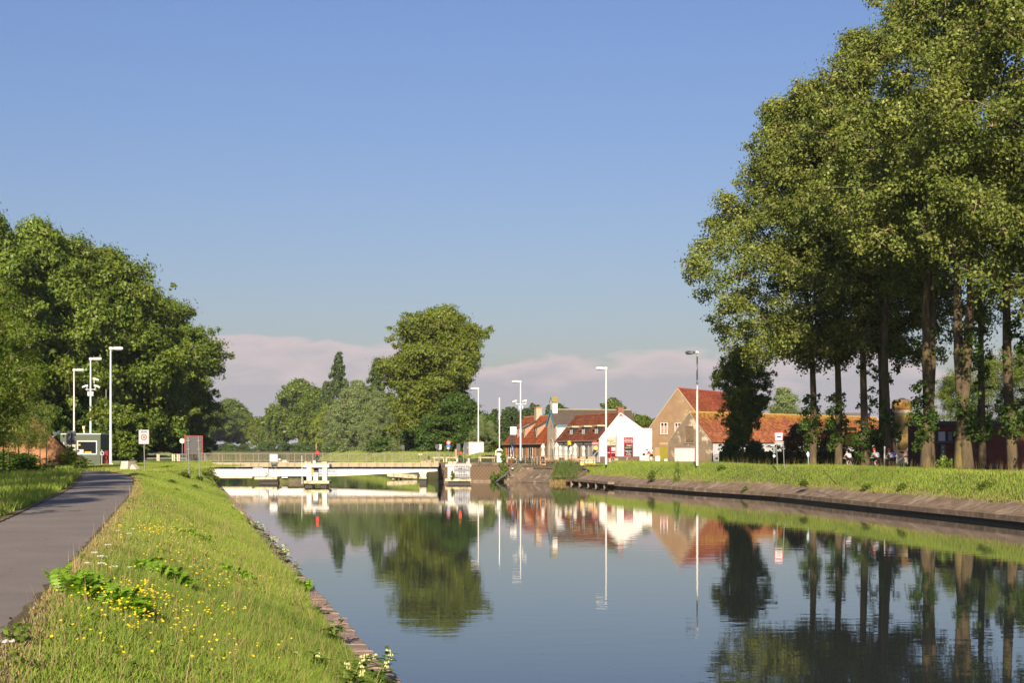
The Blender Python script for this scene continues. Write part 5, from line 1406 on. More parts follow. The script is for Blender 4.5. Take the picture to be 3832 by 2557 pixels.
mb = MB(); prect(mb, 1909, 1933, 1598, 1628, 200.2, .5, bev=.02); part('case', mb, mWHITE2, vd, world=True)
mb = MB(); prect(mb, 1911.5, 1925, 1600, 1625.5, 200.17, .025); part('panel', mb, mat('grey_panel', (.45, .45, .46), .5), vd, world=True)
mb = MB(); mb.bar(P(1912, 1608, 200.15), P(1918, 1601, 200.15), .05, .03); part('latch', mb, mDGREY, vd, world=True)
# ================================================================= buildings
class WallPlane:
    """Vertical wall plane: origin o, direction u along the wall, outward normal n."""
    def __init__(s, o, u, n):
        s.o = Vector((o[0], o[1])); s.u = Vector(u).normalized(); s.n = Vector(n).normalized()
    def s_of(s, px, off=0.0):
        k = (px - CX) / F; ox, oy = s.o.x + s.n.x * off, s.o.y + s.n.y * off
        return (k * oy - ox) / (s.u.x - k * s.u.y)
    def at(s, px, py, off=0.0):
        t = s.s_of(px, off); D = s.o.y + s.n.y * off + s.u.y * t
        return t, PZ(py, D)
    def P(s, t, z, off=0.0):
        return Vector((s.o.x + s.u.x * t + s.n.x * off, s.o.y + s.u.y * t + s.n.y * off, z))
    def slab(s, mb, t0, t1, z0, z1, o0, o1, mi=0):
        a = [s.P(t0, z0, o0), s.P(t1, z0, o0), s.P(t1, z0, o1), s.P(t0, z0, o1), s.P(t0, z1, o0), s.P(t1, z1, o0), s.P(t1, z1, o1), s.P(t0, z1, o1)]
        return mb.add(a, [(0, 3, 2, 1), (4, 5, 6, 7), (0, 1, 5, 4), (1, 2, 6, 5), (2, 3, 7, 6), (3, 0, 4, 7)], mi)
    def px(s, mb, px0, px1, py0, py1, o0, o1, mi=0):
        t0, z1 = s.at(px0, py0); t1, z0 = s.at(px1, py1)
        return s.slab(mb, min(t0, t1), max(t0, t1), z0, z1, o0, o1, mi)
    def rz(s): return math.atan2(s.u.y, s.u.x)

def tint_material(name, rough, bump=0.004):
    if name in MATS: return MATS[name]
    m = bpy.data.materials.new(name); m.use_nodes = True; t = m.node_tree; b = t.nodes['Principled BSDF']
    b.inputs['Roughness'].default_value = rough; b.inputs['Specular IOR Level'].default_value = .2
    at = N(t, 'ShaderNodeAttribute', attribute_name='tint')
    tcn = N(t, 'ShaderNodeTexCoord'); nz = N(t, 'ShaderNodeTexNoise'); nz.inputs['Scale'].default_value = 9; nz.inputs['Detail'].default_value = 5
    t.links.new(tcn.outputs['Object'], nz.inputs['Vector'])
    rp = N(t, 'ShaderNodeMapRange'); rp.inputs['From Min'].default_value = .3; rp.inputs['From Max'].default_value = .7; rp.inputs['To Min'].default_value = .75; rp.inputs['To Max'].default_value = 1.2
    t.links.new(nz.outputs['Fac'], rp.inputs['Value'])
    ml = N(t, 'ShaderNodeMixRGB', blend_type='MULTIPLY'); ml.inputs['Fac'].default_value = 1
    t.links.new(at.outputs['Color'], ml.inputs['Color1']); t.links.new(rp.outputs[0], ml.inputs['Color2']); t.links.new(ml.outputs[0], b.inputs['Base Color'])
    MATS[name] = m; return m
mTILE = tint_material('clay_tiles', .8)
def pantiles(p0, u, sl, L, S, col, col2, parent, seed=0, tw=.28, th=.34, moss=None, trim=None, nm='roof_tiles'):
    """Sheet of real pantile relief: p0 lower-left corner at the eave, u along, sl up the slope."""
    r = np.random.default_rng(seed)
    u = Vector(u).normalized(); sl = Vector(sl).normalized(); nn = u.cross(sl).normalized()
    if nn.z < 0: nn = -nn
    nc, nr = int(L / tw), int(S / th); tw = L / nc; th = S / nr
    prof = [(0.0, 0.0), (0.35, 0.04), (0.75, 0.035)]
    cs = np.array([(c + a) * tw for c in range(nc) for a, h in prof] + [nc * tw]); hs = np.array([h for c in range(nc) for a, h in prof] + [0.0])
    cid = np.minimum((cs / tw + 1e-6).astype(int), nc - 1)
    A = np.array(u); B = np.array(sl); Nn = np.array(nn); O = np.array(p0)
    V = []; Fc = []; TT = []
    base = np.array(col); alt = np.array(col2)
    patch = fbm(np.arange(nc * nr) % nc * .5 + seed, np.arange(nc * nr) // nc * .6, seed + 2).reshape(nr, nc)
    m = len(cs)
    for k in range(nr):
        jit = r.uniform(-.012, .012, nc)[cid]
        lo = O + cs[:, None] * A + (k * th) * B + (hs + .045 + jit)[:, None] * Nn
        hi = O + cs[:, None] * A + ((k + 1) * th) * B + (hs + .010 + jit)[:, None] * Nn
        dn = O + cs[:, None] * A + (k * th) * B + (hs * 0 - .0)[:, None] * Nn
        o_ = len(V) * m
        V += [dn, lo, hi]
        i = np.arange(m - 1)
        Fc.append(np.stack([o_ + i, o_ + i + 1, o_ + m + i + 1, o_ + m + i], 1)); Fc.append(np.stack([o_ + m + i, o_ + m + i + 1, o_ + 2 * m + i + 1, o_ + 2 * m + i], 1))
        a = np.clip(.35 + .5 * patch[k] + r.uniform(-.3, .3, nc), 0, 1)[:, None]
        tc_ = base * (1 - a) + alt * a
        tc_ = tc_ * r.uniform(.6, 1.25, (nc, 1)) * (.82 + .3 * np.clip(patch[k, ::-1] + .3, 0, 1))[:, None]
        if moss is not None:
            mk = (r.uniform(0, 1, nc) < moss[1] * np.exp(-((nr - 1 - k) / moss[2])))[:, None]; tc_ = np.where(mk, np.array(moss[0]), tc_)
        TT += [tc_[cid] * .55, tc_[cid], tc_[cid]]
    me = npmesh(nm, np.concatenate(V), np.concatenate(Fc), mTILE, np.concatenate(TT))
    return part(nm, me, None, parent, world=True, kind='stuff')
mPLW = mat('white_render', (0.62, 0.60, 0.57), .85, .10, 1.2, .01, 8)
mPLB = mat('brown_render', (0.235, 0.155, 0.088), .95, .18, .9, .012, 7, col2=(0.33, 0.24, 0.145), c2scale=.35, c2lo=.56, c2hi=.68)
mPLP = mat('patchy_grey_render', (0.185, 0.142, 0.096), .95, .25, 1.1, .02, 6, col2=(0.42, 0.34, 0.24), c2scale=.55, c2lo=.56, c2hi=.63)
mCHAP = mat('cream_render', (0.44, 0.36, 0.28), .9, .08, 1.0)
mPEB = mat('pebble_brick', (0.24, 0.17, 0.115), .95, .3, 6, .01, 20)
mTIM = mat('bleached_timber', (0.34, 0.21, 0.14), .85, .15, 2, stretch=(1, 1, .2))
mFASC = mat('cream_fascia', (0.42, 0.37, 0.22), .6)
mDRED = mat('dark_red_paint', (0.23, 0.012, 0.018), .5)
mMAH = mat('mahogany_frame', (0.09, 0.018, 0.014), .5)
mCURT = mat('pale_curtain', (0.62, 0.56, 0.42), .8)
mPINK = mat('pink_curtain', (0.42, 0.18, 0.14), .8)
mDKTILE = mat('dark_roof_tiles', (0.075, 0.058, 0.046), .9, .25, 2.5, .02, 10, col2=(0.13, 0.105, 0.07), c2scale=3, c2lo=.58, c2hi=.68)
mSHUT = mat('orange_shutter', (0.55, 0.20, 0.055), .7, .1, 2)
mGUT = mat('zinc_gutter', (0.27, 0.25, 0.24), .5, .1, 2, metallic=.2)
mSKYB = mat('light_blue_paint', (0.06, 0.28, 0.42), .5)
mGREEND = mat('lime_green_paint', (0.22, 0.19, 0.018), .6, .08, 2)

def brick_mat(name, c1, c2, cm, scale=1.0, var=.25):
    if name in MATS: return MATS[name]
    m = bpy.data.materials.new(name); m.use_nodes = True; t = m.node_tree; b = t.nodes['Principled BSDF']; b.inputs['Roughness'].default_value = .92; b.inputs['Specular IOR Level'].default_value = .2
    tcn = N(t, 'ShaderNodeTexCoord'); sp = N(t, 'ShaderNodeSeparateXYZ'); cb2 = N(t, 'ShaderNodeCombineXYZ')
    t.links.new(tcn.outputs['Object'], sp.inputs[0])
    xx = MATH(t, 'ADD', sp.outputs['X'], MATH(t, 'MULTIPLY', sp.outputs['Y'], .9))
    t.links.new(xx, cb2.inputs['X']); t.links.new(sp.outputs['Z'], cb2.inputs['Y'])
    bk = N(t, 'ShaderNodeTexBrick'); bk.inputs['Scale'].default_value = 1.0 / scale
    bk.inputs['Brick Width'].default_value = .22; bk.inputs['Row Height'].default_value = .075; bk.inputs['Mortar Size'].default_value = .010; bk.inputs['Bias'].default_value = 0
    bk.inputs['Color1'].default_value = (*c1, 1); bk.inputs['Color2'].default_value = (*c2, 1); bk.inputs['Mortar'].default_value = (*cm, 1)
    t.links.new(cb2.outputs[0], bk.inputs['Vector'])
    nz = N(t, 'ShaderNodeTexNoise'); nz.inputs['Scale'].default_value = 1.3; nz.inputs['Detail'].default_value = 7; t.links.new(tcn.outputs['Object'], nz.inputs['Vector'])
    rp = N(t, 'ShaderNodeMapRange'); rp.inputs['From Min'].default_value = .3; rp.inputs['From Max'].default_value = .7; rp.inputs['To Min'].default_value = 1 - var; rp.inputs['To Max'].default_value = 1 + var
    t.links.new(nz.outputs['Fac'], rp.inputs['Value'])
    ml = N(t, 'ShaderNodeMixRGB', blend_type='MULTIPLY'); ml.inputs['Fac'].default_value = 1
    t.links.new(bk.outputs['Color'], ml.inputs['Color1']); t.links.new(rp.outputs[0], ml.inputs['Color2']); t.links.new(ml.outputs[0], b.inputs['Base Color'])
    bp = N(t, 'ShaderNodeBump'); bp.inputs['Distance'].default_value = .012; bp.inputs['Strength'].default_value = .7; bp.invert = True
    t.links.new(bk.outputs['Fac'], bp.inputs['Height']); t.links.new(bp.outputs[0], b.inputs['Normal'])
    MATS[name] = m; return m
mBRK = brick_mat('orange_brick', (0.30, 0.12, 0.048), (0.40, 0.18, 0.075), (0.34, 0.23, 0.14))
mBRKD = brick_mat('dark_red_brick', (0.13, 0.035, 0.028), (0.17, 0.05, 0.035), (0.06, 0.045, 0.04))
mBRKC = brick_mat('chimney_brick', (0.25, 0.08, 0.05), (0.32, 0.11, 0.07), (0.2, .15, .12))

def gable_house(t, o, u, n_in, L, W, zb_, ze, zr, wr, zback, wallm, ov=.25, gut=None, gable_mat=None):
    """Solid gabled body. o front-right corner, u along the street facade, n_in inwards."""
    u = Vector((*u, 0)).normalized(); n = Vector((*n_in, 0)).normalized(); o = Vector((o[0], o[1], 0))
    def q(s, w, z): p = o + u * s + n * w; return Vector((p.x, p.y, z))
    poly = [q(0, 0, zb_), q(0, 0, ze), q(0, wr, zr), q(0, W, zback), q(0, W, zb_)]
    mb = MB(); mb.prism(poly, u * L); part('wall', mb, wallm, t, world=True)
    return q

# --------------------------------------------------------- white cafe
U = Vector((-.29, 1)).normalized(); NI = Vector((U.y, -U.x))          # along street, inwards
cafe = T('cafe_house', 'white rendered cafe with tiled roof, three dormers and a brick chimney', 'house', (12.3, 214, -.3))
Lc = 19.8
q = gable_house(cafe, (12.3, 214), U, NI, Lc, 6.35, -.4, 3.05, 6.68, 3.1, 4.55, mPLW)
U3, N3 = Vector((*U, 0)), Vector((*NI, 0))
slv = (q(0, 3.1, 6.68) - q(0, 0, 3.05)).normalized()
eave = q(0.06, 0, 3.05) - slv * .42 + Vector((0, 0, .06))
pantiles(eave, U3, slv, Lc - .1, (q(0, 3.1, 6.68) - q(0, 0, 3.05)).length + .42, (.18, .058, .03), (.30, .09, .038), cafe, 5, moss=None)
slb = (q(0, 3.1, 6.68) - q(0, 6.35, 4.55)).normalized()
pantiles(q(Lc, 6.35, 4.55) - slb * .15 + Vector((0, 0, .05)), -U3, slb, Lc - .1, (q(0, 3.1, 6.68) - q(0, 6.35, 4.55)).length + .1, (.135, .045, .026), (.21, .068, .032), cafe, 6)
mb = MB(); mb.tube([q(.05, 3.1, 6.78), q(Lc, 3.1, 6.78)], .11, 8); part('ridge_tiles', mb, mat('ridge_tile', (.33, .085, .035), .8, .25, 4), cafe, world=True)
mb = MB(); mb.tube([q(.3, -.42, 2.78), q(Lc, -.42, 2.78)], .075, 8); part('gutter', mb, mGUT, cafe, world=True)
# verge of white gable slightly proud
G = WallPlane((12.3, 214), NI, -U)                     # gable plane facing the canal bend
mb = MB(); mb.bar(q(-.02, -.12, 2.95) , q(-.02, 3.1, 6.74), .16, .16); mb.bar(q(-.02, 3.1, 6.74), q(-.02, 6.45, 4.5), .16, .14); part('verge', mb, mPLW, cafe, world=True)
mb = MB(); c0 = q(.35, 3.15, 7.0)
mb.prism([q(-.02, 2.72, 6.3), q(-.02, 3.62, 6.3), q(-.02, 3.56, 7.45), q(-.02, 2.78, 7.45)], U3 * .75); part('chimney', mb, mBRKC, cafe, world=True)
mb = MB(); mb.prism([q(-.07, 2.68, 7.46), q(-.07, 3.66, 7.46), q(-.07, 3.66, 7.58), q(-.07, 2.68, 7.58)], U3 * .85); part('chimney_cap', mb, mBRKC, cafe, world=True)
mb = MB(); G.slab(mb, .05, 6.0, -.4, .62, .005, .03); part('plinth', mb, mat('brown_plinth', (.12, .08, .065), .9, .2, 2), cafe, world=True)
# door
dr = MB(); G.px(dr, 2271.5, 2303, 1671.5, 1716, .0, .06); d_ = part('door', dr, mDRED, cafe, world=True)
for a in ((2273, 2280, 1674, 1692), (2275, 2282, 1697, 1713), (2289, 2301, 1697, 1714)):
    mb = MB(); G.px(mb, *a, .062, .075); part('door_panel', mb, mat('dark_door_panel', (.10, .01, .012), .4), d_, world=True)
mb = MB(); G.px(mb, 2288, 2301, 1675, 1688, .062, .08); part('notice', mb, mat('notice_paper', (.6, .58, .45), .8), d_, world=True)
for a in ((2272, 2282), (2286.5, 2301)):
    mb = MB(); G.px(mb, a[0], a[1], 1694.3, 1696.2, .062, .09); part('door_rail', mb, mTXTW, d_, world=True)
mb = MB(); G.px(mb, 2271.5, 2303, 1670, 1671.4, .0, .12); part('door_lintel', mb, mMAH, cafe, world=True)
mb = MB(); G.px(mb, 2271.5, 2305, 1716, 1733, .02, .9); part('door_step', mb, mat('step_stone', (.42, .34, .27), .9, .2, 2), cafe, world=True)
mb = MB(); G.px(mb, 2304.5, 2306.5, 1628, 1735, .05, .11); part('downpipe', mb, mat('brown_pipe', (.10, .06, .045), .5), cafe, world=True)
# facade towards the canal: windows + doors with shutters
Wf = WallPlane((12.3, 214), U, -NI)
for i, (a, b_) in enumerate(((2094, 2104), (2116, 2123), (2127, 2134), (2164, 2174), (2186, 2200), (2206, 2214))):
    t0, t1 = Wf.s_of(a), Wf.s_of(b_); t0, t1 = min(t0, t1), max(t0, t1); t1 = min(t1, t0 + 1.3)
    mb = MB(); Wf.slab(mb, t0, t1, .35, 2.15, .005, .05); w_ = part('window', mb, mMAH, cafe, world=True)
    mb = MB(); Wf.slab(mb, t0 + .1, t1 - .1, .45, 2.05, .052, .06); part('pane', mb, mGLASS, w_, world=True)
    mb = MB(); Wf.slab(mb, t0 + .12, t0 + .34, .5, 2.0, .062, .07); part('curtain', mb, mCURT, w_, world=True)
    mb = MB(); Wf.slab(mb, t1 - .34, t1 - .12, .5, 2.0, .062, .07); part('curtain', mb, mCURT, w_, world=True)
for i in range(4):
    mb = MB(); tt = 2.0 + i * 4.6; c = Wf.P(tt, 2.35, .12); mb.tube([c, c + Vector((0, 0, .2))], [.09, .04], 8); part('wall_lamp', mb, mBLACK, cafe, world=True)
# dormers
def dormer(t, Wp, tc, w, zbot, ztop, roofz, depth, cheek, framem, fasc, curt, slope=0.0):
    """Front at roof line; flat or shed roof; cheeks run back into the tiles."""
    k = (6.68 - 3.05) / 3.1
    i0 = (zbot - 3.05) / k                             # inward offset where the slope reaches the sill
    i1 = (ztop - 3.05) / k + .05
    t0, t1 = tc - w / 2, tc + w / 2
    for a, b_ in ((t0, t0 + .08), (t1 - .08, t1)):
        mb = MB(); mb.prism([Wp.P(a, zbot - .05, -i0), Wp.P(a, ztop, -i0), Wp.P(a, ztop, -i1)], Vector((*Wp.u, 0)) * (b_ - a)); part('dormer_cheek', mb, cheek, t, world=True)
    mb = MB(); Wp.slab(mb, t0 + .081, t1 - .081, zbot, ztop, -i0 - .05, -i0 + .02); f_ = part('dormer_window', mb, framem, t, world=True)
    mid = (t0 + t1) / 2
    for a, b_ in ((t0 + .16, mid - .05), (mid + .05, t1 - .16)):
        mb = MB(); Wp.slab(mb, a, b_, zbot + .12, ztop - .1, -i0 + .021, -i0 + .03); part('pane', mb, mGLASS, f_, world=True)
        mb = MB(); Wp.slab(mb, a + .02, b_ - .06, zbot + .14, ztop - .12, -i0 + .031, -i0 + .036); part('curtain', mb, curt, f_, world=True)
    mb = MB(); Wp.slab(mb, t0 - .35, t1 + .35, ztop + .002, ztop + .24, -i1 - .3, -i0 + .32); part('dormer_roof', mb, fasc, t, world=True)
    mb = MB(); Wp.slab(mb, t0 - .1, t1 + .1, zbot - .1, zbot - .052, -i0 - .05, -i0 + .12); part('sill', mb, mGUT, t, world=True)
for px in (2137, 2182, 2231):
    tc_ = Wf.s_of(px, -.5)
    dormer(cafe, Wf, tc_, 1.75, 3.7, 4.86, 0, 0, mat('black_tar', (.02, .02, .03), .6), mMAH, mFASC, mTXTW)

# --------------------------------------------------------- cafe signs
zs = T('hanging_sign', 'cream cafe sign lettered in red and green above the dark red door', 'sign', G.P(2.3, 2.9, .2))
mb = MB(); G.px(mb, 2271.5, 2303.5, 1637, 1668, .12, .16); part('board', mb, mat('cream_sign', (.42, .38, .28), .5), zs, world=True)
rg = (math.radians(90), 0, G.rz())
tt, zz = G.at(2281, 1650); text('lettering', 'Brugse', .46, zs, G.P(tt + .05, zz, .165) - zs.location, rg, mTXTR, sx=.85)
tt, zz = G.at(2288, 1660); text('lettering', 'Zot', .60, zs, G.P(tt + .1, zz, .165) - zs.location, rg, mat('green_lettering', (.04, .16, .05), .6))
rb_ = T('menu_board', 'tall dark red and black menu board on the white cafe gable', 'sign', G.P(4.6, 1.6, .1))
mb = MB(); G.px(mb, 2334.5, 2368.5, 1638, 1712, .03, .07); part('frame', mb, mDRED, rb_, world=True)
mb = MB(); G.px(mb, 2337, 2366, 1662.5, 1706, .072, .08); part('slate', mb, mat('slate', (.018, .02, .024), .7), rb_, world=True)
for body_, x, y, sz, mm in (('Taverne', 2351, 1645.5, .34, mTXTW), ('Nieuwege', 2351, 1651.5, .38, mTXTW), ('snacks - pannenkoeken - tapas', 2351, 1658.5, .10, mTXTW), ('O&O', 2354, 1669, .40, mCURT), ('Restaurant', 2350, 1677, .22, mCURT),
                       ('Dagmenu', 2350, 1689, .27, mTXTW), ('paling', 2351, 1694, .18, mTXTW), ('vis, steaks,', 2351, 1699, .2, mTXTW), ('mosselen.', 2352, 1703.5, .2, mTXTW), ('open', 2339.5, 1709.3, .15, mTXTW), ('zaterdag', 2353, 1709.3, .13, mTXTW)):
    tt, zz = G.at(x, y); text('lettering', body_, sz, rb_, G.P(tt, zz, .084) - rb_.location, rg, mm)
ch = T('beer_sign', 'dark red beer sign with white lettering hanging at the cafe corner', 'sign', P(2227, 1659, 213.2))
mb = MB(); c = ch.location; a, b_ = P(2215, 1667.5, 213.2), P(2239, 1652, 213.2)
mb.prism([(a.x, 213.2, a.z), (b_.x, 213.2, a.z), (b_.x, 213.2, b_.z - .12), ((a.x + b_.x) / 2 + .1, 213.2, b_.z + .05), (a.x, 213.2, b_.z - .1)], (0, .08, 0)); part('panel', mb, mDRED, ch, world=True)
text('lettering', 'CHIMAY', .24, ch, Vector((0, -.01, -.07)), FACE, mTXTW, bold=True)
mb = MB(); mb.bar(P(2215, 1652.5, 213.25), P(2243, 1652.5, 213.6), .04, .04); part('bracket', mb, mBLACK, ch, world=True)
oy = T('round_sign', 'round orange-yellow sign on a post below the dark red beer sign', 'sign', P(2230, 1677.5, 212.8))
mb = MB(); mb.disc((0, 0, 0), (0, -1, 0), .29, 22, .06); part('disc', mb, mat('amber', (.75, .36, .02), .5), oy)
mb = MB(); mb.disc((0, -.032, 0), (0, -1, 0), .20, 20, .012); part('emblem', mb, mat('gold_yellow', (.8, .5, .06), .5), oy)
mb = MB(); mb.tube([(0, .06, -.25), (0, .06, -2.0)], .03, 6); part('post', mb, mBLACK, oy)
yl = T('lantern_sign', 'yellow lantern-shaped sign on the shaded cafe facade', 'sign', Wf.P(Wf.s_of(2143), 2.55, .5))
mb = MB(); mb.lathe([(.12, -.38), (.32, -.3), (.36, 0), (.32, .3), (.1, .38)], 12); part('lantern', mb, mYEL, yl)
mb = MB(); mb.bar((0, 0, .36), (0, 0, .5), .03, .03); part('hook', mb, mBLACK, yl)

# --------------------------------------------------------- chapel-like gable
chp = T('chapel', 'narrow cream chapel with bell tower, blue eaves and dark roof beside the cafe', 'chapel', (5.4, 236, -.3))
s0 = Lc + .25; Wc = 4.3
oC = Vector((12.3, 214)) + U * s0
CF = WallPlane(oC, U, -NI)                             # front towards the street
def qc(s, w, z): p = oC + U * s + NI * w; return Vector((p.x, p.y, z))
ze, zr_ = 5.35, 7.62
mb = MB(); mb.prism([qc(0, 0, -.4), qc(0, 0, ze), qc(Wc / 2, 0, zr_), qc(Wc, 0, ze), qc(Wc, 0, -.4)], N3 * 13); part('wall', mb, mCHAP, chp, world=True)
mb = MB(); mb.prism([qc(-.03, .15, -.4), qc(-.03, .15, ze - .05), qc(-.03, 13, ze - .05), qc(-.03, 13, -.4)], U3 * .02); part('side_wall', mb, mPLW, chp, world=True)
for sgn, a, b_ in ((0, qc(-.12, -.22, ze - .1), qc(Wc / 2, -.22, zr_ + .1)), (1, qc(Wc + .12, -.22, ze - .1), qc(Wc / 2, -.22, zr_ + .1))):
    dn = (b_ - a).cross(N3).normalized(); dn = dn if dn.z > 0 else -dn
    mb = MB(); mb.prism([a, b_, b_ + dn * .09, a + dn * .09], N3 * 13.3); part('roof', mb, mDKTILE, chp, world=True)
    mb = MB(); mb.bar(a - N3 * .05 + dn * -.09, b_ - N3 * .05 + dn * -.09, .05, .20); part('bargeboard', mb, mSKYB, chp, world=True)
mb = MB(); mb.bar(qc(-.17, .1, ze - .22), qc(-.17, 13, ze - .22), .05, .26); part('eaves_board', mb, mSKYB, chp, world=True)
mb = MB(); mb.tube([qc(-.27, .1, ze - .06), qc(-.27, 13, ze - .06)], .06, 8); mb.tube([qc(-.25, .15, ze - .1), qc(-.1, .12, ze - .6), qc(-.1, .12, 0)], .045, 6); part('gutter', mb, mGUT, chp, world=True)
mb = MB(); mb.tube([qc(Wc / 2, .9, zr_ + .16), qc(Wc / 2, 13, zr_ + .16)], .12, 8); part('ridge_tiles', mb, mat('pale_ridge', (.3, .25, .17), .85, .2, 3), chp, world=True)
# bell tower
bt = MB(); z0_, z1_ = 6.7, 9.05
bt.prism([qc(Wc / 2 - .62, -.02, z0_), qc(Wc / 2 - .62, -.02, z1_), qc(Wc / 2, -.02, z1_ + .62), qc(Wc / 2 + .62, -.02, z1_), qc(Wc / 2 + .62, -.02, z0_)], N3 * .78)
tw_ = part('bell_tower', bt, mPLW, chp, world=True)
for sg in (-1, 1):
    a, b_ = qc(Wc / 2 + sg * .85, -.1, z1_ - .2), qc(Wc / 2, -.1, z1_ + .68)
    mb = MB(); dn = (b_ - a).cross(N3).normalized(); dn = dn if dn.z > 0 else -dn
    mb.prism([a, b_, b_ + dn * .08, a + dn * .08], N3 * .98); part('tower_roof', mb, mat('mossy_tiles', (.25, .19, .05), .95, .35, 5), tw_, world=True)
    mb = MB(); mb.bar(a - N3 * .03, b_ - N3 * .03, .04, .12); part('tower_bargeboard', mb, mSKYB, tw_, world=True)
mb = MB(); CF.slab(mb, Wc / 2 - .22, Wc / 2 + .22, 7.7, 8.7, .021, .05); part('bell_opening', mb, mat('deep_cream', (.50, .42, .32), .9), tw_, world=True)
mb = MB(); mb.disc(qc(Wc / 2, -.03, 5.3), -N3, .33, 20, .05); part('round_window', mb, mat('window_shadow', (.30, .22, .16), .8), chp, world=True)
pts = [qc(Wc / 2 + 1.15 * math.cos(a), -.04, 1.9 + 1.3 * math.sin(a)) for a in np.linspace(0, math.pi, 13)]
mb = MB(); mb.tube([qc(Wc / 2 + 1.15, -.04, -.3)] + pts + [qc(Wc / 2 - 1.15, -.04, -.3)], .07, 6); part('arch_moulding', mb, mCHAP, chp, world=True)
mb = MB(); pts = [qc(Wc / 2 + .6 * math.cos(a), -.01, 1.7 + .9 * math.sin(a)) for a in np.linspace(0, math.pi, 11)]
mb.prism(pts, -N3 * .03); part('niche', mb, mat('niche_cream', (.55, .47, .37), .9), chp, world=True)
mb = MB(); CF.slab(mb, .9, 1.55, -.2, 1.6, .01, .06); part('door', mb, mat('grey_blue_door', (.12, .17, .2), .6), chp, world=True)

# --------------------------------------------------------- low brick house on the left of the row
s1 = s0 + Wc + .05; Lb = 24.4
oB = Vector((12.3, 214)) + U * s1
bh = T('brick_house', 'low brick house with bright tiled roof and three timber dormers', 'house', (oB.x, oB.y, -.3))
q = gable_house(bh, oB, U, NI, Lb, 7.3, -.4, 2.75, 7.05, 3.65, 2.75, mPEB)
sl = (q(0, 3.65, 7.05) - q(0, 0, 2.75)).normalized(); SL = (q(0, 3.65, 7.05) - q(0, 0, 2.75)).length
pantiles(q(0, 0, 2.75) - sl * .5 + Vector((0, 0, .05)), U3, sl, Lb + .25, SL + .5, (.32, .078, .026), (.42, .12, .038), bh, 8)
sb = (q(0, 3.65, 7.05) - q(0, 7.3, 2.75)).normalized()
mb = MB(); a, b_ = q(0, 7.3, 2.75), q(0, 3.65, 7.05); mb.prism([a, b_, b_ + Vector((0, 0, .12)), a + Vector((0, 0, .12))], U3 * Lb); part('rear_roof', mb, mDKTILE, bh, world=True)
mb = MB(); mb.tube([q(0, 3.65, 7.15), q(Lb + .2, 3.65, 7.15)], .12, 8); part('ridge_tiles', mb, mat('pink_ridge', (.5, .24, .15), .8, .15, 4), bh, world=True)
mb = MB(); mb.tube([q(0, -.42, 2.42), q(Lb + .2, -.42, 2.42)], .08, 8); part('gutter', mb, mGUT, bh, world=True)
BW = WallPlane(oB, U, -NI)
mb = MB(); a = BW.s_of(2008, -3.2); mb.prism([q(a - .6, 3.0, 6.2), q(a + .7, 3.0, 6.2), q(a + .65, 3.0, 8.5), q(a - .55, 3.0, 8.5)], N3 * .9); c_ = part('chimney', mb, mat('pale_chimney', (.42, .34, .24), .9, .2, 3), bh, world=True)
mb = MB(); mb.prism([q(a - .68, 2.92, 8.5), q(a + .78, 2.92, 8.5), q(a + .78, 2.92, 8.66), q(a - .68, 2.92, 8.66)], N3 * 1.06); part('chimney_cap', mb, mat('orange_pot', (.55, .2, .08), .8), c_, world=True)
k_ = (7.05 - 2.75) / 3.65
for px in (2003, 1958, 1934):
    tc_ = BW.s_of(px, -.6); zbot, ztop, zj = 3.55, 5.0, 6.1
    i0, i1 = (zbot - 2.75) / k_, (zj - 2.75) / k_
    t0, t1 = tc_ - .75, tc_ + .75
    for a_, b2 in ((t0, t0 + .07), (t1 - .07, t1)):
        mb = MB(); mb.prism([BW.P(a_, zbot, -i0), BW.P(a_, ztop, -i0), BW.P(a_, zj, -i1)], U3 * .07); part('dormer_cheek', mb, mTIM, bh, world=True)
    mb = MB(); BW.slab(mb, t0 + .08, t1 - .08, zbot, ztop, -i0 - .06, -i0 + .0); f_ = part('dormer_window', mb, mat('brown_frame', (.16, .10, .07), .6), bh, world=True)
    for a_, b2 in ((t0 + .18, tc_ - .05), (tc_ + .05, t1 - .18)):
        mb = MB(); BW.slab(mb, a_, b2, zbot + .12, ztop - .12, -i0 + .002, -i0 + .012); part('pane', mb, mGLASS, f_, world=True)
    a3, b3 = BW.P(t0 - .12, ztop + .02, -i0 + .2), BW.P(t0 - .12, zj + .1, -i1 - .1)
    mb = MB(); mb.prism([a3, b3, b3 + Vector((0, 0, .1)), a3 + Vector((0, 0, .1))], U3 * 1.74); part('dormer_roof', mb, mDKTILE, bh, world=True)
    mb = MB(); mb.tube([BW.P(t0 - .1, ztop - .02, -i0 + .24), BW.P(t0 - .05, zbot - .1, -i0 + .12)], .04, 6); part('downpipe', mb, mat('pale_pipe', (.5, .45, .4), .5), bh, world=True)
for i, px in enumerate((1893, 1908, 1918, 1932, 1952, 1971, 1983, 1990, 2002, 2022)):
    t0 = BW.s_of(px, 0); w_ = 1.0
    mm = mSHUT if i in (0, 3, 5, 8, 9) else mGLASS
    mb = MB(); BW.slab(mb, t0 - .5, t0 + .5, -.2 if i in (2, 6) else .2, 2.0, .004, .05); f_ = part('window' if mm is mGLASS else 'shutter', mb, mm, bh, world=True)
    if mm is mGLASS:
        mb = MB(); BW.slab(mb, t0 - .58, t0 - .505, .15, 2.05, .004, .07); BW.slab(mb, t0 + .505, t0 + .58, .15, 2.05, .004, .07); part('frame', mb, mWHITE2, f_, world=True)

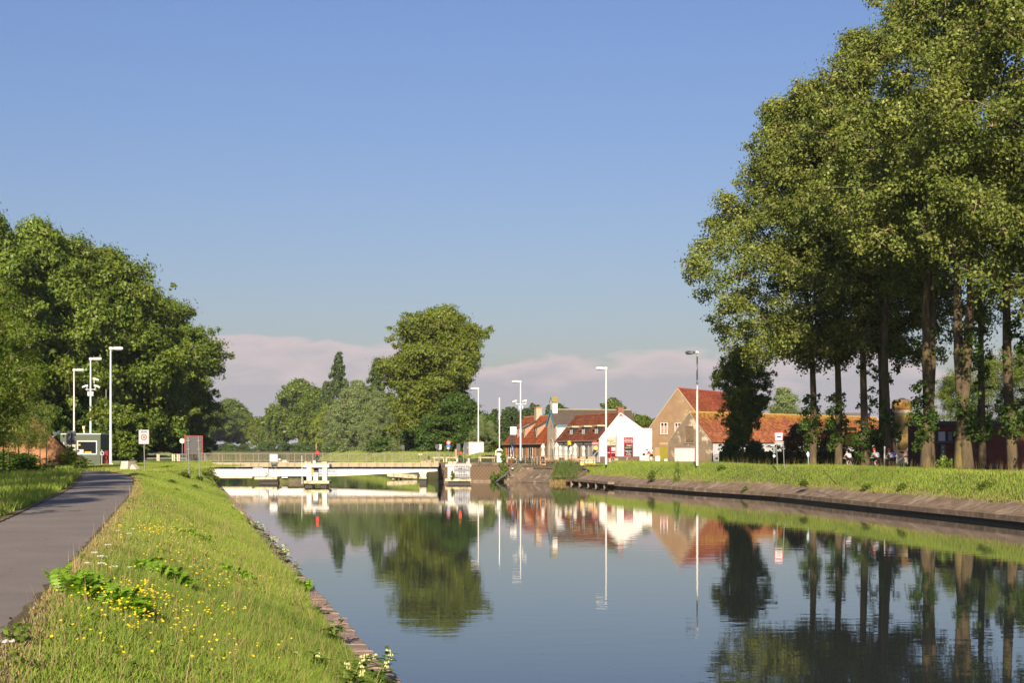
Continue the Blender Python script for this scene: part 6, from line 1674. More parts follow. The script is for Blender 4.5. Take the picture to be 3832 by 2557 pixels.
# --------------------------------------------------------- white annex + dark roof behind
an = T('white_annex', 'plain white lean-to wall between the cafe and the brown barn', 'house', (PX(2420, 232), 232, -.3))
mb = MB(); prect(mb, 2380, 2440, 1603, 1740, 232, 5); part('wall', mb, mPLW, an, world=True)
mb = MB(); prect(mb, 2379, 2441, 1601, 1602.8, 231.9, 5.2); part('roof_edge', mb, mBRKC, an, world=True)
dk = T('dark_roofed_house', 'dark hipped roof peeping between the cafe and the brown barn', 'house', (PX(2440, 262), 262, -.3))
a = P(2380, 1606, 262); b_ = P(2520, 1606, 262)
mb = MB(); mb.box(a.x, b_.x, 262, 272, -.3, a.z); part('wall', mb, mPLW, dk, world=True)
top = [P(2461, 1560, 267), P(2540, 1545, 267)]
mb = MB(); v = [(a.x - .4, 261.6, a.z + .002), (b_.x + .4, 261.6, a.z + .002), (b_.x + .4, 272.4, a.z + .002), (a.x - .4, 272.4, a.z + .002), tuple(top[0]), tuple(top[1])]
mb.add(v, [(0, 1, 5, 4), (1, 2, 5), (2, 3, 4, 5), (3, 0, 4), (3, 2, 1, 0)]); part('roof', mb, mDKTILE, dk, world=True)

# --------------------------------------------------------- big brown barn
u2 = Vector((.47, .883)).normalized(); v2 = Vector((u2.y, -u2.x))       # ridge direction, across to the right
apx = Vector((25.8, 237.0))
bn = T('brown_house', 'tall brown rendered house with steep orange tiled roof', 'house', (25.8, 237, -.3))
def qb(s, w, z): p = apx + u2 * s + v2 * w; return Vector((p.x, p.y, z))
HW = 5.95; zE, zA = 3.45, 11.05; Lbn = 33.0
mb = MB(); mb.prism([qb(0, -HW, -.4), qb(0, -HW, zE), qb(0, 0, zA), qb(0, HW, zE), qb(0, HW, -.4)], Vector((*u2, 0)) * Lbn); part('wall', mb, mPLB, bn, world=True)
sR = (qb(0, 0, zA) - qb(0, HW, zE)); 
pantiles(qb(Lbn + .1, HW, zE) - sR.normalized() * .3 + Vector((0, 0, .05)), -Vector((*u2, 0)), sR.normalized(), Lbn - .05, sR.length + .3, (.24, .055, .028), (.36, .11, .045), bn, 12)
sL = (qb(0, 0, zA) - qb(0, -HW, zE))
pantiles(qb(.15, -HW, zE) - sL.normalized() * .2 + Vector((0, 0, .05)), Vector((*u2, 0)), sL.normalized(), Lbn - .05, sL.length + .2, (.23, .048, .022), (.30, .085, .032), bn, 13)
mb = MB(); mb.bar(qb(0, -HW - .1, zE - .05), qb(0, 0, zA + .06), .22, .12); mb.bar(qb(0, 0, zA + .06), qb(0, HW + .1, zE - .05), .22, .12); part('verge', mb, mat('pale_verge', (.36, .29, .2), .9, .15, 2), bn, world=True)
mb = MB(); mb.tube([qb(0, 0, zA + .1), qb(Lbn, 0, zA + .1)], .13, 8); part('ridge_tiles', mb, mat('red_ridge', (.45, .10, .06), .8, .2, 4), bn, world=True)
GB = WallPlane(apx, v2, -u2)
def window_px(t, G_, px0, px1, py0, py1, frame, glass=mGLASS, curt=None, mull=True, sill=True, nm='window'):
    mb = MB(); G_.px(mb, px0, px1, py0, py1, .004, .05); f_ = part(nm, mb, frame, t, world=True)
    m_ = (px0 + px1) / 2; e_ = (px1 - px0) * .09
    runs = ((px0 + e_ * 1.3, m_ - e_ * .6), (m_ + e_ * .6, px1 - e_ * 1.3)) if mull else ((px0 + e_, px1 - e_),)
    for a, b_ in runs:
        mb = MB(); G_.px(mb, a, b_, py0 + 1.6, py1 - 1.6, .052, .058); part('pane', mb, glass, f_, world=True)
        if curt: mb = MB(); G_.px(mb, a + .4, b_ - .4, py0 + (py1 - py0) * .25, py1 - 2, .06, .066); part('curtain', mb, curt, f_, world=True)
        if curt: mb = MB(); G_.px(mb, a, b_, (py0 + py1) / 2 - .3, (py0 + py1) / 2 + .3, .068, .078); part('glazing_bar', mb, mWHITE2, f_, world=True)
    if sill: mb = MB(); G_.px(mb, px0 - 3, px1 + 3, py1 + .3, py1 + 2, .004, .15); part('sill', mb, mat('sill_stone', (.30, .23, .15), .9), f_, world=True)
    return f_
window_px(bn, GB, 2471.5, 2499, 1583, 1626, mWHITE2, curt=mPINK)
window_px(bn, GB, 2525, 2549, 1584, 1626, mWHITE2, curt=mPINK)
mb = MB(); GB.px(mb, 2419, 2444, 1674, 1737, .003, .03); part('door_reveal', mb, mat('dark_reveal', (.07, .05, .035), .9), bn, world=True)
mb = MB(); GB.px(mb, 2421, 2443.5, 1692, 1737, .032, .06); d_ = part('door', mb, mGREEND, bn, world=True)
mb = MB(); GB.px(mb, 2422, 2443, 1684, 1690.5, .032, .05); part('fanlight', mb, mTXTW, bn, world=True)
for a in (2424, 2430.5, 2437):
    mb = MB(); GB.px(mb, a, a + 4, 1695, 1733, .061, .07); part('door_panel', mb, mat('pale_door_panel', (.5, .55, .3), .6), d_, world=True)
mb = MB(); GB.px(mb, 2452, 2470, 1675, 1740, .002, .02); part('render_patch', mb, mat('ochre_render', (.33, .22, .12), .9, .1, 1), bn, world=True)
for a, b_ in ((2469.5, 2484.5), (2484.8, 2500)):
    mb = MB(); GB.px(mb, a, b_, 1675, 1740, .025, .07); part('door', mb, mGREEND, bn, world=True, label='yellow-green plank door leaf')
mb = MB(); GB.px(mb, 2469, 2500, 1657, 1665, .003, .03); part('lintel', mb, mat('ochre_lintel', (.36, .25, .14), .9), bn, world=True)
# utility boxes
for a, lab in (((2452, 2470.5, 1708, 1732), 'white meter cabinet between the two green doors'), ((2485.5, 2498.5, 1719, 1732), 'small white vent box in front of the plank door')):
    mb = MB(); prect(mb, *a, 231.5, .6, bev=.03); solo('meter_cabinet', mb, mWHITE2, lab, 'cabinet', group='white boxes before the brown house')

# --------------------------------------------------------- garage cottage and long barn
u3 = Vector((.70, .714)).normalized(); v3 = Vector((u3.y, -u3.x)); ap3 = Vector((26.2, 225.0))
gc = T('long_barn', 'long low barn with patchy grey gable, garage door and orange roof', 'barn', (26.2, 225, -.3))
def qg(s, w, z): p = ap3 + u3 * s + v3 * w; return Vector((p.x, p.y, z))
HG = 3.95; zE3, zA3 = 2.8, 7.05; L3 = 52
U33 = Vector((*u3, 0))
mb = MB(); mb.prism([qg(0, -HG, -.4), qg(0, -HG, zE3), qg(0, 0, zA3), qg(0, HG, zE3), qg(0, HG, -.4)], U33 * .5); part('gable_wall', mb, mPLP, gc, world=True)
mb = MB(); mb.prism([qg(.502, -HG + .05, -.4), qg(.502, -HG + .05, zE3 - .05), qg(.502, 0, zA3 - .05), qg(.502, HG - .02, zE3 - .05), qg(.502, HG - .02, -.4)], U33 * L3); part('wall', mb, mat('grey_white_limewash', (.5, .5, .5), .9, .15, 1), gc, world=True)
sR = (qg(0, 0, zA3) - qg(0, HG, zE3))
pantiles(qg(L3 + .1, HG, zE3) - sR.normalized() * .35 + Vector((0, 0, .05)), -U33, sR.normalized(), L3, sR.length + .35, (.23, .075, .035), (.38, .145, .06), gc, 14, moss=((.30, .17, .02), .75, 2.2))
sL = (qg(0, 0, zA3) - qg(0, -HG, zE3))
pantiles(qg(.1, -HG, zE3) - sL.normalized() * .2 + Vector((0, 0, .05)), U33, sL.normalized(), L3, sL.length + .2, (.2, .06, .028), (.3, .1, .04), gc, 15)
mb = MB(); mb.tube([qg(0.1, 0, zA3 + .1), qg(L3, 0, zA3 + .1)], .12, 8); part('ridge_tiles', mb, mat('ochre_ridge', (.45, .30, .10), .85, .25, 3), gc, world=True)
GG = WallPlane(ap3, v3, -u3)
mb = MB(); GG.px(mb, 2525.5, 2599.5, 1677.5, 1740, .003, .05); g_ = part('garage_door', mb, mWHITE2, gc, world=True)
mb = MB(); GG.px(mb, 2522, 2602, 1674.5, 1677.3, .003, .09); part('lintel', mb, mBRKC, gc, world=True)
mb = MB(); GG.px(mb, 2566.5, 2594.5, 1597.5, 1657, .004, .02); bw = part('loft_hatch', mb, mat('dark_gap', (.04, .03, .02), .9), gc, world=True)
mPLK = mat('weathered_plank', (.15, .10, .055), .9, .35, 2.5, .01, 12, col2=(.42, .34, .24), c2scale=6, c2lo=.62, c2hi=.66)
for i in range(6):
    a = 2567 + i * 4.5; mb = MB(); GG.px(mb, a, a + 4.2, 1599, 1648 if i % 2 else 1650, .021, .045); part('plank', mb, mPLK, bw, world=True)
mb = MB(); GG.px(mb, 2567, 2594, 1650.5, 1655, .021, .04); part('plank', mb, mPLK, bw, world=True)
mb = MB(); GG.px(mb, 2561, 2597, 1657.5, 1660.5, .004, .16); part('sill', mb, mat('sill_stone2', (.25, .2, .15), .9), gc, world=True)
mb = MB(); GG.px(mb, 2618, 2638, 1674, 1740, .003, .03); part('blocked_doorway', mb, mat('infill_brown', (.20, .145, .10), .95, .2, 1.5), gc, world=True)
mb = MB(); mb.bar(qg(-.03, -HG - .05, zE3 - .06), qg(-.03, 0, zA3 + .02), .1, .1); mb.bar(qg(-.03, 0, zA3 + .02), qg(-.03, HG + .05, zE3 - .06), .1, .1); part('verge', mb, mat('grey_verge', (.33, .27, .2), .9, .2, 2), gc, world=True)
# second roof ridge hip seen behind the tree is the barn end; far grey roof
gr_ = T('grey_shed', 'long grey shed roof just above the orange barn roof', 'barn', (PX(3100, 300), 300, -.2))
mb = MB(); prect(mb, 2975, 3250, 1558, 1700, 296, 12); part('wall', mb, mat('shed_wall', (.3, .3, .3), .9), gr_, world=True)
a, b_ = P(2970, 1560, 295), P(3255, 1560, 295)
mb = MB(); mb.prism([(a.x, 295.2, a.z), (a.x, 302, a.z + .9), (a.x, 309, a.z)], (b_.x - a.x, 0, 0)); part('roof', mb, mat('asbestos_roof', (.20, .16, .14), .9, .2, 1), gr_, world=True)
# low outbuilding under the silo
ob = T('outbuilding', 'low outbuilding with mossy red roof behind the silo legs', 'shed', (PX(3420, 215), 215, -.2))
mb = MB(); prect(mb, 3385, 3470, 1709, 1760, 212, 6); part('wall', mb, mCHAP, ob, world=True)
a, b_ = P(3380, 1707, 211.6), P(3475, 1707, 211.6)
mb = MB(); mb.prism([(a.x, 211.4, a.z), (a.x, 216, a.z + 2.1), (a.x, 221, a.z)], (b_.x - a.x, 0, 0)); part('roof', mb, mat('mossy_red_roof', (.32, .16, .11), .95, .3, 3, .02, 12), ob, world=True)

# --------------------------------------------------------- brick shed on the right
SD = 140
bs = T('brick_shed', 'flat-roofed dark red brick building at the right behind the poplars', 'building', (PX(3650, SD), SD + 4, -.2))
x0, x1 = PX(3493, SD), PX(4300, SD)
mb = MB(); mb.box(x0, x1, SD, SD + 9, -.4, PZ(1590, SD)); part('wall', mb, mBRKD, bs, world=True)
mb = MB(); mb.box(x0 - .25, x1, SD - .25, SD + 9.2, PZ(1590, SD) + .002, PZ(1578, SD)); part('roof_fascia', mb, mat('dark_fascia', (.055, .055, .062), .7), bs, world=True)
mb = MB(); mb.box(x0 - .28, x1, SD - .28, SD + 9.25, PZ(1578, SD) + .002, PZ(1576.6, SD)); part('roof_trim', mb, mGALV, bs, world=True)
mb = MB(); prect(mb, 3640, 3662, 1540, 1575, SD + 4, .8); c_ = part('chimney', mb, mBRKC, bs, world=True)
mb = MB(); prect(mb, 3637, 3665, 1538.5, 1540, SD + 3.9, 1.0); part('chimney_cap', mb, mGALV, c_, world=True)
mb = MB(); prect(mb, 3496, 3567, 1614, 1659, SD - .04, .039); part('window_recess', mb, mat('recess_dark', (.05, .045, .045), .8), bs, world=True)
mb = MB(); prect(mb, 3512, 3537, 1616.5, 1651, SD - .07, .028); part('blank_panel', mb, mat('grey_board', (.42, .44, .5), .7), bs, world=True)
mb = MB(); prect(mb, 3548, 3564, 1616.5, 1650, SD - .07, .028); w_ = part('window', mb, mDGREY, bs, world=True)
for i in range(3):
    mb = MB(); prect(mb, 3549.5, 3562.5, 1617.8 + i * 10.8, 1627 + i * 10.8, SD - .075, .004); part('pane', mb, mat('milky_pane', (.16, .18, .2), .2), w_, world=True)
mb = MB(); prect(mb, 3498, 3568, 1651.5, 1659, SD - .16, .11); part('sill', mb, mDGREY, bs, world=True)
mb = MB(); prect(mb, 3520, 3538, 1664, 1760, SD - .06, .059); d_ = part('door', mb, mat('grey_green_door', (.13, .13, .10), .6), bs, world=True)
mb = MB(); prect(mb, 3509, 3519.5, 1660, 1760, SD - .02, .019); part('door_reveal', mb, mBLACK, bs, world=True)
mb = MB(); prect(mb, 3526.5, 3531, 1672, 1680, SD - .07, .009); part('notice', mb, mSIGNW, d_, world=True)
mb = MB(); prect(mb, 3526.5, 3532, 1685, 1699, SD - .07, .009); part('notice', mb, mSIGNW, d_, world=True)
pts = [P(3644, 1678, SD - .02), P(3650, 1684, SD - .02), P(3660, 1683, SD - .02), P(3678, 1684, SD - .02), P(3686, 1690, SD - .02), P(3680, 1696, SD - .02), P(3673, 1704, SD - .02), P(3674, 1710, SD - .02)]
mb = MB(); mb.tube(pts, .03, 4); mb.tube([P(3655, 1684, SD - .02), P(3650, 1695, SD - .02)], .025, 4); mb.tube([P(3658, 1704, SD - .02), P(3661, 1730, SD - .02), P(3650, 1734, SD - .02)], .025, 4)
part('graffiti', mb, mat('faded_graffiti', (.11, .12, .14), .8), bs, world=True)
mb = MB(); mb.rbox(PX(3700, SD), PX(3740, SD), SD - .6, SD - .1, -.2, .28, .15); solo('stone_trough', mb, mCONCD, 'pale rounded stone lying in the grass before the brick shed', 'stone')

# --------------------------------------------------------- silo
SX, SY = PX(3376, 190), 190
si = T('feed_silo', 'rusty yellow-brown feed silo on steel legs between the poplar trunks', 'silo', (SX, SY, -.2))
zt_, zb_, zc = PZ(1500, SY), PZ(1642, SY), PZ(1698, SY)
rr = 76 / 2 * SY / F
mSILO = mat('rusty_silo_steel', (.16, .11, .032), .75, .12, 1.2, col2=(.12, .075, .025), c2scale=1.4, c2lo=.5, c2hi=.62)
mb = MB(); mb.lathe([(rr, zb_ + .2), (rr + .02, zb_ + .21), (rr, zb_ + .25), (rr, PZ(1550, SY))], 28); part('barrel', mb, mSILO, si, True, loc=(0, 0, .2))
mb = MB(); mb.lathe([(rr + .01, PZ(1550, SY) + .2), (rr + .01, PZ(1536, SY) + .2)], 28); part('band', mb, mat('grey_green_band', (.26, .25, .19), .7, .1, 2), si, True)
mb = MB(); mb.lathe([(rr, PZ(1536, SY) + .2), (rr, zt_ + .0)], 28); part('barrel_top', mb, mat('lichen_orange_steel', (.34, .14, .03), .8, .25, 1.6, col2=(.20, .16, .025), c2scale=1.8, c2lo=.45, c2hi=.6), si, True)
mb = MB(); mb.lathe([(rr + .03, zt_ - .02), (rr * .75, zt_ + .28), (rr * .3, zt_ + .42), (.3, zt_ + .44), (.3, zt_ + .52), (.05, zt_ + .54)], 28); part('lid', mb, mat('silo_lid', (.20, .14, .07), .8, .2, 2), si, True)
mb = MB(); mb.lathe([(.18, zc + .2), (rr * .62, (zc + zb_) / 2 + .2), (rr, zb_ + .44)], 28); part('hopper', mb, mSILO, si, True)
for k in range(4):
    a = math.pi / 4 + k * math.pi / 2; c, s_ = math.cos(a) * (rr + .02), math.sin(a) * (rr + .02)
    mb = MB(); mb.bar((c, s_, zb_ + .5), (c, s_, -.1), .10, .10); part('leg', mb, mGALV, si)
    a2 = a + math.pi / 2; c2, s2 = math.cos(a2) * (rr + .02), math.sin(a2) * (rr + .02)
    mb = MB(); mb.bar((c, s_, 1.55), (c2, s2, .25), .06, .04); part('brace', mb, mGALV, si)
    mb = MB(); mb.bar((c2, s2, 1.55), (c, s_, .25), .06, .04); part('brace', mb, mGALV, si)
    mb = MB(); mb.bar((c, s_, 1.65), (c2, s2, 1.65), .06, .06); part('strut', mb, mGALV, si)
mb = MB(); mb.tube([(rr + .35, 0, -.1), (rr + .35, 0, zb_ + 1.5)], .06, 8); part('fill_pipe', mb, mGALV, si)

# --------------------------------------------------------- left: brick gable house and green booth
BX = WallPlane((PX(255, 131), 131), (-1, .05), (0, -1))
lh = T('brick_gable_house', 'orange brick house end with stepped slope, half hidden by young trees', 'house', (PX(130, 131), 131, 0))
pp_ = [P(256, 1765, 131), P(256, 1700, 131), P(214, 1652, 131), P(196, 1632, 131), P(150, 1600, 131), P(143, 1560, 131), P(120, 1560, 131), P(60, 1640, 131), P(20, 1650, 131), P(-60, 1650, 131), P(-60, 1765, 131)]
pp_ = [P(256, 1765, 131), P(256, 1703, 131), P(192, 1640, 131), P(165, 1606, 131), P(120, 1558, 131), P(60, 1618, 131), P(-40, 1716, 131), P(-40, 1765, 131)]
mb = MB(); mb.prism(pp_, (-3.7, 11, 0)); part('wall', mb, mBRK, lh, world=True)
mb = MB(); mb.bar(P(257, 1701, 130.95), P(118, 1556, 130.95), .3, .16); part('verge', mb, mBRK, lh, world=True)
a, b_ = P(258, 1701, 131), P(118, 1556, 131)
mb = MB(); dn = Vector((-(b_ - a).z, 0, (b_ - a).x)); dn = dn if dn.z > 0 else -dn; dn.normalize()
mb.prism([a + dn * .1 + Vector((0, .3, 0)), b_ + dn * .1 + Vector((0, .3, 0)), b_ + dn * .2 + Vector((0, .3, 0)), a + dn * .2 + Vector((0, .3, 0))], (-3.6, 10.5, 0)); part('roof', mb, mDKTILE, lh, world=True)
wl_ = T('wall_lantern', 'white bulkhead lamp on an arm at the slope of the brick gable', 'lamp', P(218, 1622, 130.5))
mb = MB(); prect(mb, 197, 213, 1619, 1629, 130.4, .25, bev=.03); mb.bar(P(196, 1636, 130.5), P(212, 1628, 130.5), .08, .08); part('arm', mb, mWHITE2, wl_, world=True)
mb = MB(); prect(mb, 213.5, 223, 1613.5, 1627.5, 130.35, .3, bev=.05); part('housing', mb, mWHITE2, wl_, world=True)
BT = 152
mBOO = mat('booth_green', (.075, .093, .062), .7, .1, 1.2)
bo = T('bridge_booth', 'small grey-green bridge keeper booth with one large white-framed window', 'booth', (PX(310, BT), BT + 1.5, 0))
mb = MB(); x0, x1 = PX(241, BT), PX(376, BT)
mb.box(x0, x1, BT, BT + 3.2, 0, PZ(1627, BT)); mb.box(PX(230, BT + 1), x0 - .002, BT + .6, BT + 3.2, 0, PZ(1627, BT)); part('wall', mb, mBOO, bo, world=True)
mb = MB(); mb.box(x0 - .35, x1 + .06, BT - .08, BT + 3.3, PZ(1627, BT) + .002, PZ(1625, BT) + .05); part('roof', mb, mWHITE, bo, world=True)
fr = MB(); prect(fr, 288, 363, 1650, 1702, BT - .06, .059); f_ = part('window', fr, mWHITE2, bo, world=True)
mb = MB(); prect(mb, 292, 359.5, 1654, 1698, BT - .067, .006); part('pane', mb, mGLASS, f_, world=True)
for a, mm, nm in (((293, 313, 1683, 1697.5), mSIGNW, 'white_blind'), ((316.5, 342, 1691, 1697.5), mORANGE, 'orange_crate'), ((334, 340, 1656, 1690), mSIGNW, 'reflection_strip'), ((293, 301, 1663, 1669), mYEL, 'yellow_notice')):
    if nm == 'reflection_strip': continue
    mb = MB(); prect(mb, *a, BT - .075, .007); part(nm, mb, mm, f_, world=True)
mb = MB(); prect(mb, 255, 283, 1665, 1702, BT - .04, .039); part('white_panel', mb, mat('cream_panel', (.4, .38, .28), .6), bo, world=True)
mb = MB(); prect(mb, 256, 261, 1665, 1695, BT - .06, .019); part('white_strip', mb, mSIGNW, bo, world=True)
mb = MB(); prect(mb, 237, 240.5, 1655, 1683, BT + .55, .05); part('side_window', mb, mSIGNW, bo, world=True)
mb = MB(); prect(mb, 275, 279.5, 1645, 1650, BT - .3, .3, bev=.02); part('wall_lamp', mb, mYEL, bo, world=True)
mb = MB(); mb.bar(P(316, 1623, BT + .5), P(311, 1597, BT + .5), .12, .12); prect(mb, 308, 317, 1595, 1606, BT + .5, .2); solo('rooftop_beacon', mb, mCREAM, 'tilted cream fitting standing on the booth roof', 'fitting')
# life ring post, red container
lf = T('lifebuoy_stand', 'white lifebuoy on a slim post right of the green booth', 'lifebuoy', (PX(383, 150), 150, 0))
mb = MB(); pts = [(PX(383, 150) + .17 * math.cos(a), 149.9, PZ(1698, 150) + .19 * math.sin(a)) for a in np.linspace(0, 2 * math.pi, 17)]; mb.tube(pts, .05, 8, cap=False); part('ring', mb, mSIGNW, lf, True, world=True)
mb = MB(); mb.bar(P(381, 1740, 150), P(381, 1684, 150), .06, .06); part('post', mb, mSIGNW, lf, world=True)
mb = MB(); prect(mb, 389, 406, 1687, 1742, 151, .8, bev=.1); solo('red_container', mb, mat('dull_red', (.16, .012, .01), .6), 'dull red upright bin in the shade beside the tallest lamp', 'bin')
# parked car
car = T('parked_car', 'dark blue car half hidden by the leafy bush before the booth', 'car', (PX(222, 140), 140, 0), rz=0)
body_ = [(-1.9, 0, .32), (-1.95, 0, .75), (-1.75, 0, .98), (-1.25, 0, 1.08), (-.75, 0, 1.46), (.55, 0, 1.50), (1.15, 0, 1.06), (2.0, 0, .88), (2.1, 0, .4), (2.0, 0, .3)]
mb = MB(); mb.prism([(-x_ , y_, z_) for x_, y_, z_ in body_], (0, 1.6, 0)); part('body', mb, mat('car_blue', (.02, .028, .06), .3, spec=.6), car)
mb = MB(); mb.prism([(1.22, -.01, 1.08), (.72, -.01, 1.40), (-.5, -.01, 1.44), (-1.05, -.01, 1.08)], (0, 1.62, 0)); part('windows', mb, mGLASS, car)
for x_ in (-1.3, 1.3):
    mb = MB(); mb.tube([(x_, -.03, .32), (x_, 1.63, .32)], .31, 16); part('wheel', mb, mBLACK, car)
mb = MB(); mb.rbox(1.72, 1.93, -.02, .3, .72, 1.02, .03); part('tail_light', mb, mRED, car)
mb = MB(); mb.rbox(1.85, 2.05, 0, 1.6, .32, .52, .04); part('bumper', mb, mBLACK, car)
# ================================================================= signs and street furniture
def pole(mb, px, py0, py1, D, r=.038): mb.tube([P(px, py0, D), P(px, py1, D)], r, 8)
# ZONE 30
D_ = 120
z3 = T('zone_sign', 'white ZONE 30 sign on a grey pole beside the towpath bend', 'sign', (PX(541, D_), D_, 0))
mb = MB(); mb.tube([P(541.5, 1762, D_), P(538, 1615, D_)], .042, 8); part('pole', mb, mGALV, z3, world=True)
mb = MB(); prect(mb, 519, 557.5, 1609.5, 1663, D_ - .08, .03, bev=.008); part('panel', mb, mSIGNW, z3, world=True)
c = P(538.5, 1637, D_ - .085)
pts = [(c.x + .19 * math.cos(a), c.y, c.z + .19 * math.sin(a)) for a in np.linspace(0, 2 * math.pi, 33)]
mb = MB(); 
for a, b_ in zip(np.linspace(0, 2 * math.pi, 33), np.linspace(0, 2 * math.pi, 33)[1:]):
    mb.add([(c.x + r_ * math.cos(t_), c.y, c.z + r_ * math.sin(t_)) for r_, t_ in ((.175, a), (.245, a), (.245, b_), (.175, b_))], [(0, 1, 2, 3)])
part('red_ring', mb, mRED, z3, world=True)
text('lettering', '30', .24, z3, P(538.5, 1637, D_ - .11) - z3.location, FACE, mTXT, bold=True)
text('lettering', 'ZONE', .17, z3, P(538, 1617.5, D_ - .11) - z3.location, FACE, mTXT, bold=True)
for a in ((521, 555.5, 1611.3, 1611.9), (521, 555.5, 1660.6, 1661.2), (521, 521.6, 1611.9, 1660.6), (555, 555.6, 1611.9, 1660.6)):
    mb = MB(); prect(mb, *a, D_ - .084, .003); part('border', mb, mTXTG, z3, world=True)
# double pole grey sign back
D_ = 118
gb = T('grey_sign_back', 'large grey back of a red-rimmed sign on two poles', 'sign', (PX(726, D_), D_, -1))
mb = MB(); prect(mb, 691, 757.5, 1632.5, 1697, D_, .03, bev=.01); part('panel', mb, mGREYB, gb, world=True)
for a in ((690, 758.5, 1631.5, 1632.3), (689.8, 690.8, 1632.3, 1697), (757.7, 758.7, 1632.3, 1697)):
    mb = MB(); prect(mb, *a, D_ + .0, .06); part('red_rim', mb, mRED, gb, world=True)
for x_ in (704, 743): 
    mb = MB(); mb.tube([P(x_, 1634, D_ - .06), P(x_ + 5, 1795 if x_ < 720 else 1785, D_ - .06)], .055, 8); part('pole', mb, mGALV, gb, world=True)
for y_ in (1650, 1683):
    for x_ in (704, 744):
        mb = MB(); prect(mb, x_ - 8, x_ + 8, y_ - 1.4, y_ + 1.4, D_ - .14, .05, bev=.01); part('clamp', mb, mGALV, gb, world=True)
# small grey sign back in front of booth
D_ = 124
g2 = T('grey_sign_back', 'small grey sign back on one pole in front of the green booth', 'sign', (PX(268, D_), D_, 0))
mb = MB(); prect(mb, 248, 285, 1613, 1664, D_, .03, bev=.01); part('panel', mb, mat('light_grey_back', (.17, .17, .175), .6), g2, world=True)
mb = MB(); pole(mb, 267.5, 1745, 1621, D_ - .05, .042); part('pole', mb, mGREYB, g2, world=True)
for y_ in (1627, 1652): mb = MB(); prect(mb, 249, 284, y_ - .7, y_ + .7, D_ - .05, .04); part('bracket', mb, mGREYB, g2, world=True)
# round mirror/sign
D_ = 190
rd = T('round_sign', 'round cream disc on a thin pole left of the big grey sign back', 'sign', (PX(681.5, D_), D_, 0))
mb = MB(); mb.disc(P(681.5, 1651, D_ - .05), (0, -1, 0), .33, 24, .04); part('disc', mb, mat('reflective_cream', (.42, .38, .31), .5), rd, world=True)
mb = MB(); pole(mb, 682, 1735, 1652, D_, .04); part('pole', mb, mGALV, rd, world=True)
# concrete blocks
cbm = mat('white_concrete_block', (.45, .39, .33), .9, .15, 2, .01, 12, col2=(.5, .36, .3), c2scale=2, c2lo=.6, c2hi=.75)
D_ = 116
b1 = T('concrete_barrier', 'upright whitish concrete barrier block at the path end', 'barrier', (PX(465, D_), D_, 0))
a = [P(444, 1766, D_), P(453, 1726, D_), P(480, 1726, D_), P(484, 1761, D_), P(470, 1767, D_)]
mb = MB(); mb.prism([P(444, 1768, D_), P(450, 1752, D_), P(454, 1727, D_), P(480, 1726.5, D_), P(476, 1768, D_)], (.35, .8, 0)); part('block', mb, cbm, b1, world=True)
for x_ in (456, 465): mb = MB(); mb.disc(P(x_, 1735.5, D_ - .01), (0, 1, 0), .03, 8, .02); part('bolt_hole', mb, mDGREY, b1, world=True)
b2 = T('concrete_barrier', 'wedge-shaped whitish concrete block leaning right of the upright one', 'barrier', (PX(497, D_), D_, 0))
mb = MB(); mb.prism([P(483, 1766, D_ + .3), P(490, 1743, D_ + .3), P(495, 1739, D_ + .3), P(500, 1744, D_ + .3), P(511, 1758, D_ + .3), P(508, 1761, D_ + .3), P(500, 1758, D_ + .3), P(492, 1766, D_ + .3)], (.2, .5, 0)); part('block', mb, cbm, b2, world=True)
# chevron board low by lamp
bn_ = T('barrier_beam', 'low dark barrier beam with a cream chevron end beside the tallest lamp', 'barrier', (PX(430, 146), 146, 0))
mb = MB(); mb.bar(P(419, 1733, 146), P(452, 1732.5, 146), .08, .14); part('beam', mb, mDGREY, bn_, world=True)
mb = MB(); mb.prism([P(412, 1740, 145.9), P(421, 1734, 145.9), P(427, 1743, 145.9), P(420, 1752, 145.9), P(413, 1746, 145.9)], (0, .06, 0)); part('chevron', mb, mCREAM, bn_, world=True)
mb = MB(); mb.prism([P(396, 1747, 145.8), P(418, 1750, 145.8), P(420, 1757, 145.8), P(412, 1760, 145.8), P(397, 1752, 145.8)], (0, .3, 0)); part('foot', mb, mBLACK, bn_, world=True)

# brug op sign
D_ = 136
bo_ = T('bridge_warning_sign', 'red-bordered white square sign with a black bar on two poles, reading BRUG OP 50M', 'sign', (PX(2915, D_), D_, -.3))
L_ = Vector((1, .0, 0))
pan = MB(); pan.prism([P(2897, 1619, D_), P(2931.5, 1616.5, D_), P(2929.5, 1650.5, D_), P(2899, 1654, D_)][::-1], (0, .03, 0)); part('red_border', pan, mRED, bo_, world=True)
mb = MB(); mb.prism([P(2899.7, 1622.2, D_ - .006), P(2928.3, 1620, D_ - .006), P(2927, 1647.5, D_ - .006), P(2901.8, 1650.5, D_ - .006)][::-1], (0, .005, 0)); part('panel', mb, mat('sign_grey_white', (.62, .64, .68), .4), bo_, world=True)
mb = MB(); mb.tube([P(2905.5, 1636, D_ - .012), P(2923.5, 1635, D_ - .012)], .06, 10); part('black_bar', mb, mBLACK, bo_, world=True)
mb = MB(); mb.prism([P(2898, 1655.2, D_), P(2932.5, 1652.5, D_), P(2932, 1662, D_), P(2899, 1664.5, D_)][::-1], (0, .03, 0)); part('text_panel', mb, mSIGNW, bo_, world=True)
o = text('lettering', 'BRUG OP 50M', .15, bo_, P(2915.3, 1658.5, D_ - .008) - bo_.location, (math.radians(90), math.radians(-4.5), 0), mTXT, bold=True)
for a, b_, y_ in ((2905, 2910, 1761), (2930.5, 2935, 1754)): mb = MB(); mb.tube([P(a, 1652, D_ + .06), P(b_, y_, D_ + .06)], .04, 8); part('pole', mb, mGALV, bo_, world=True)
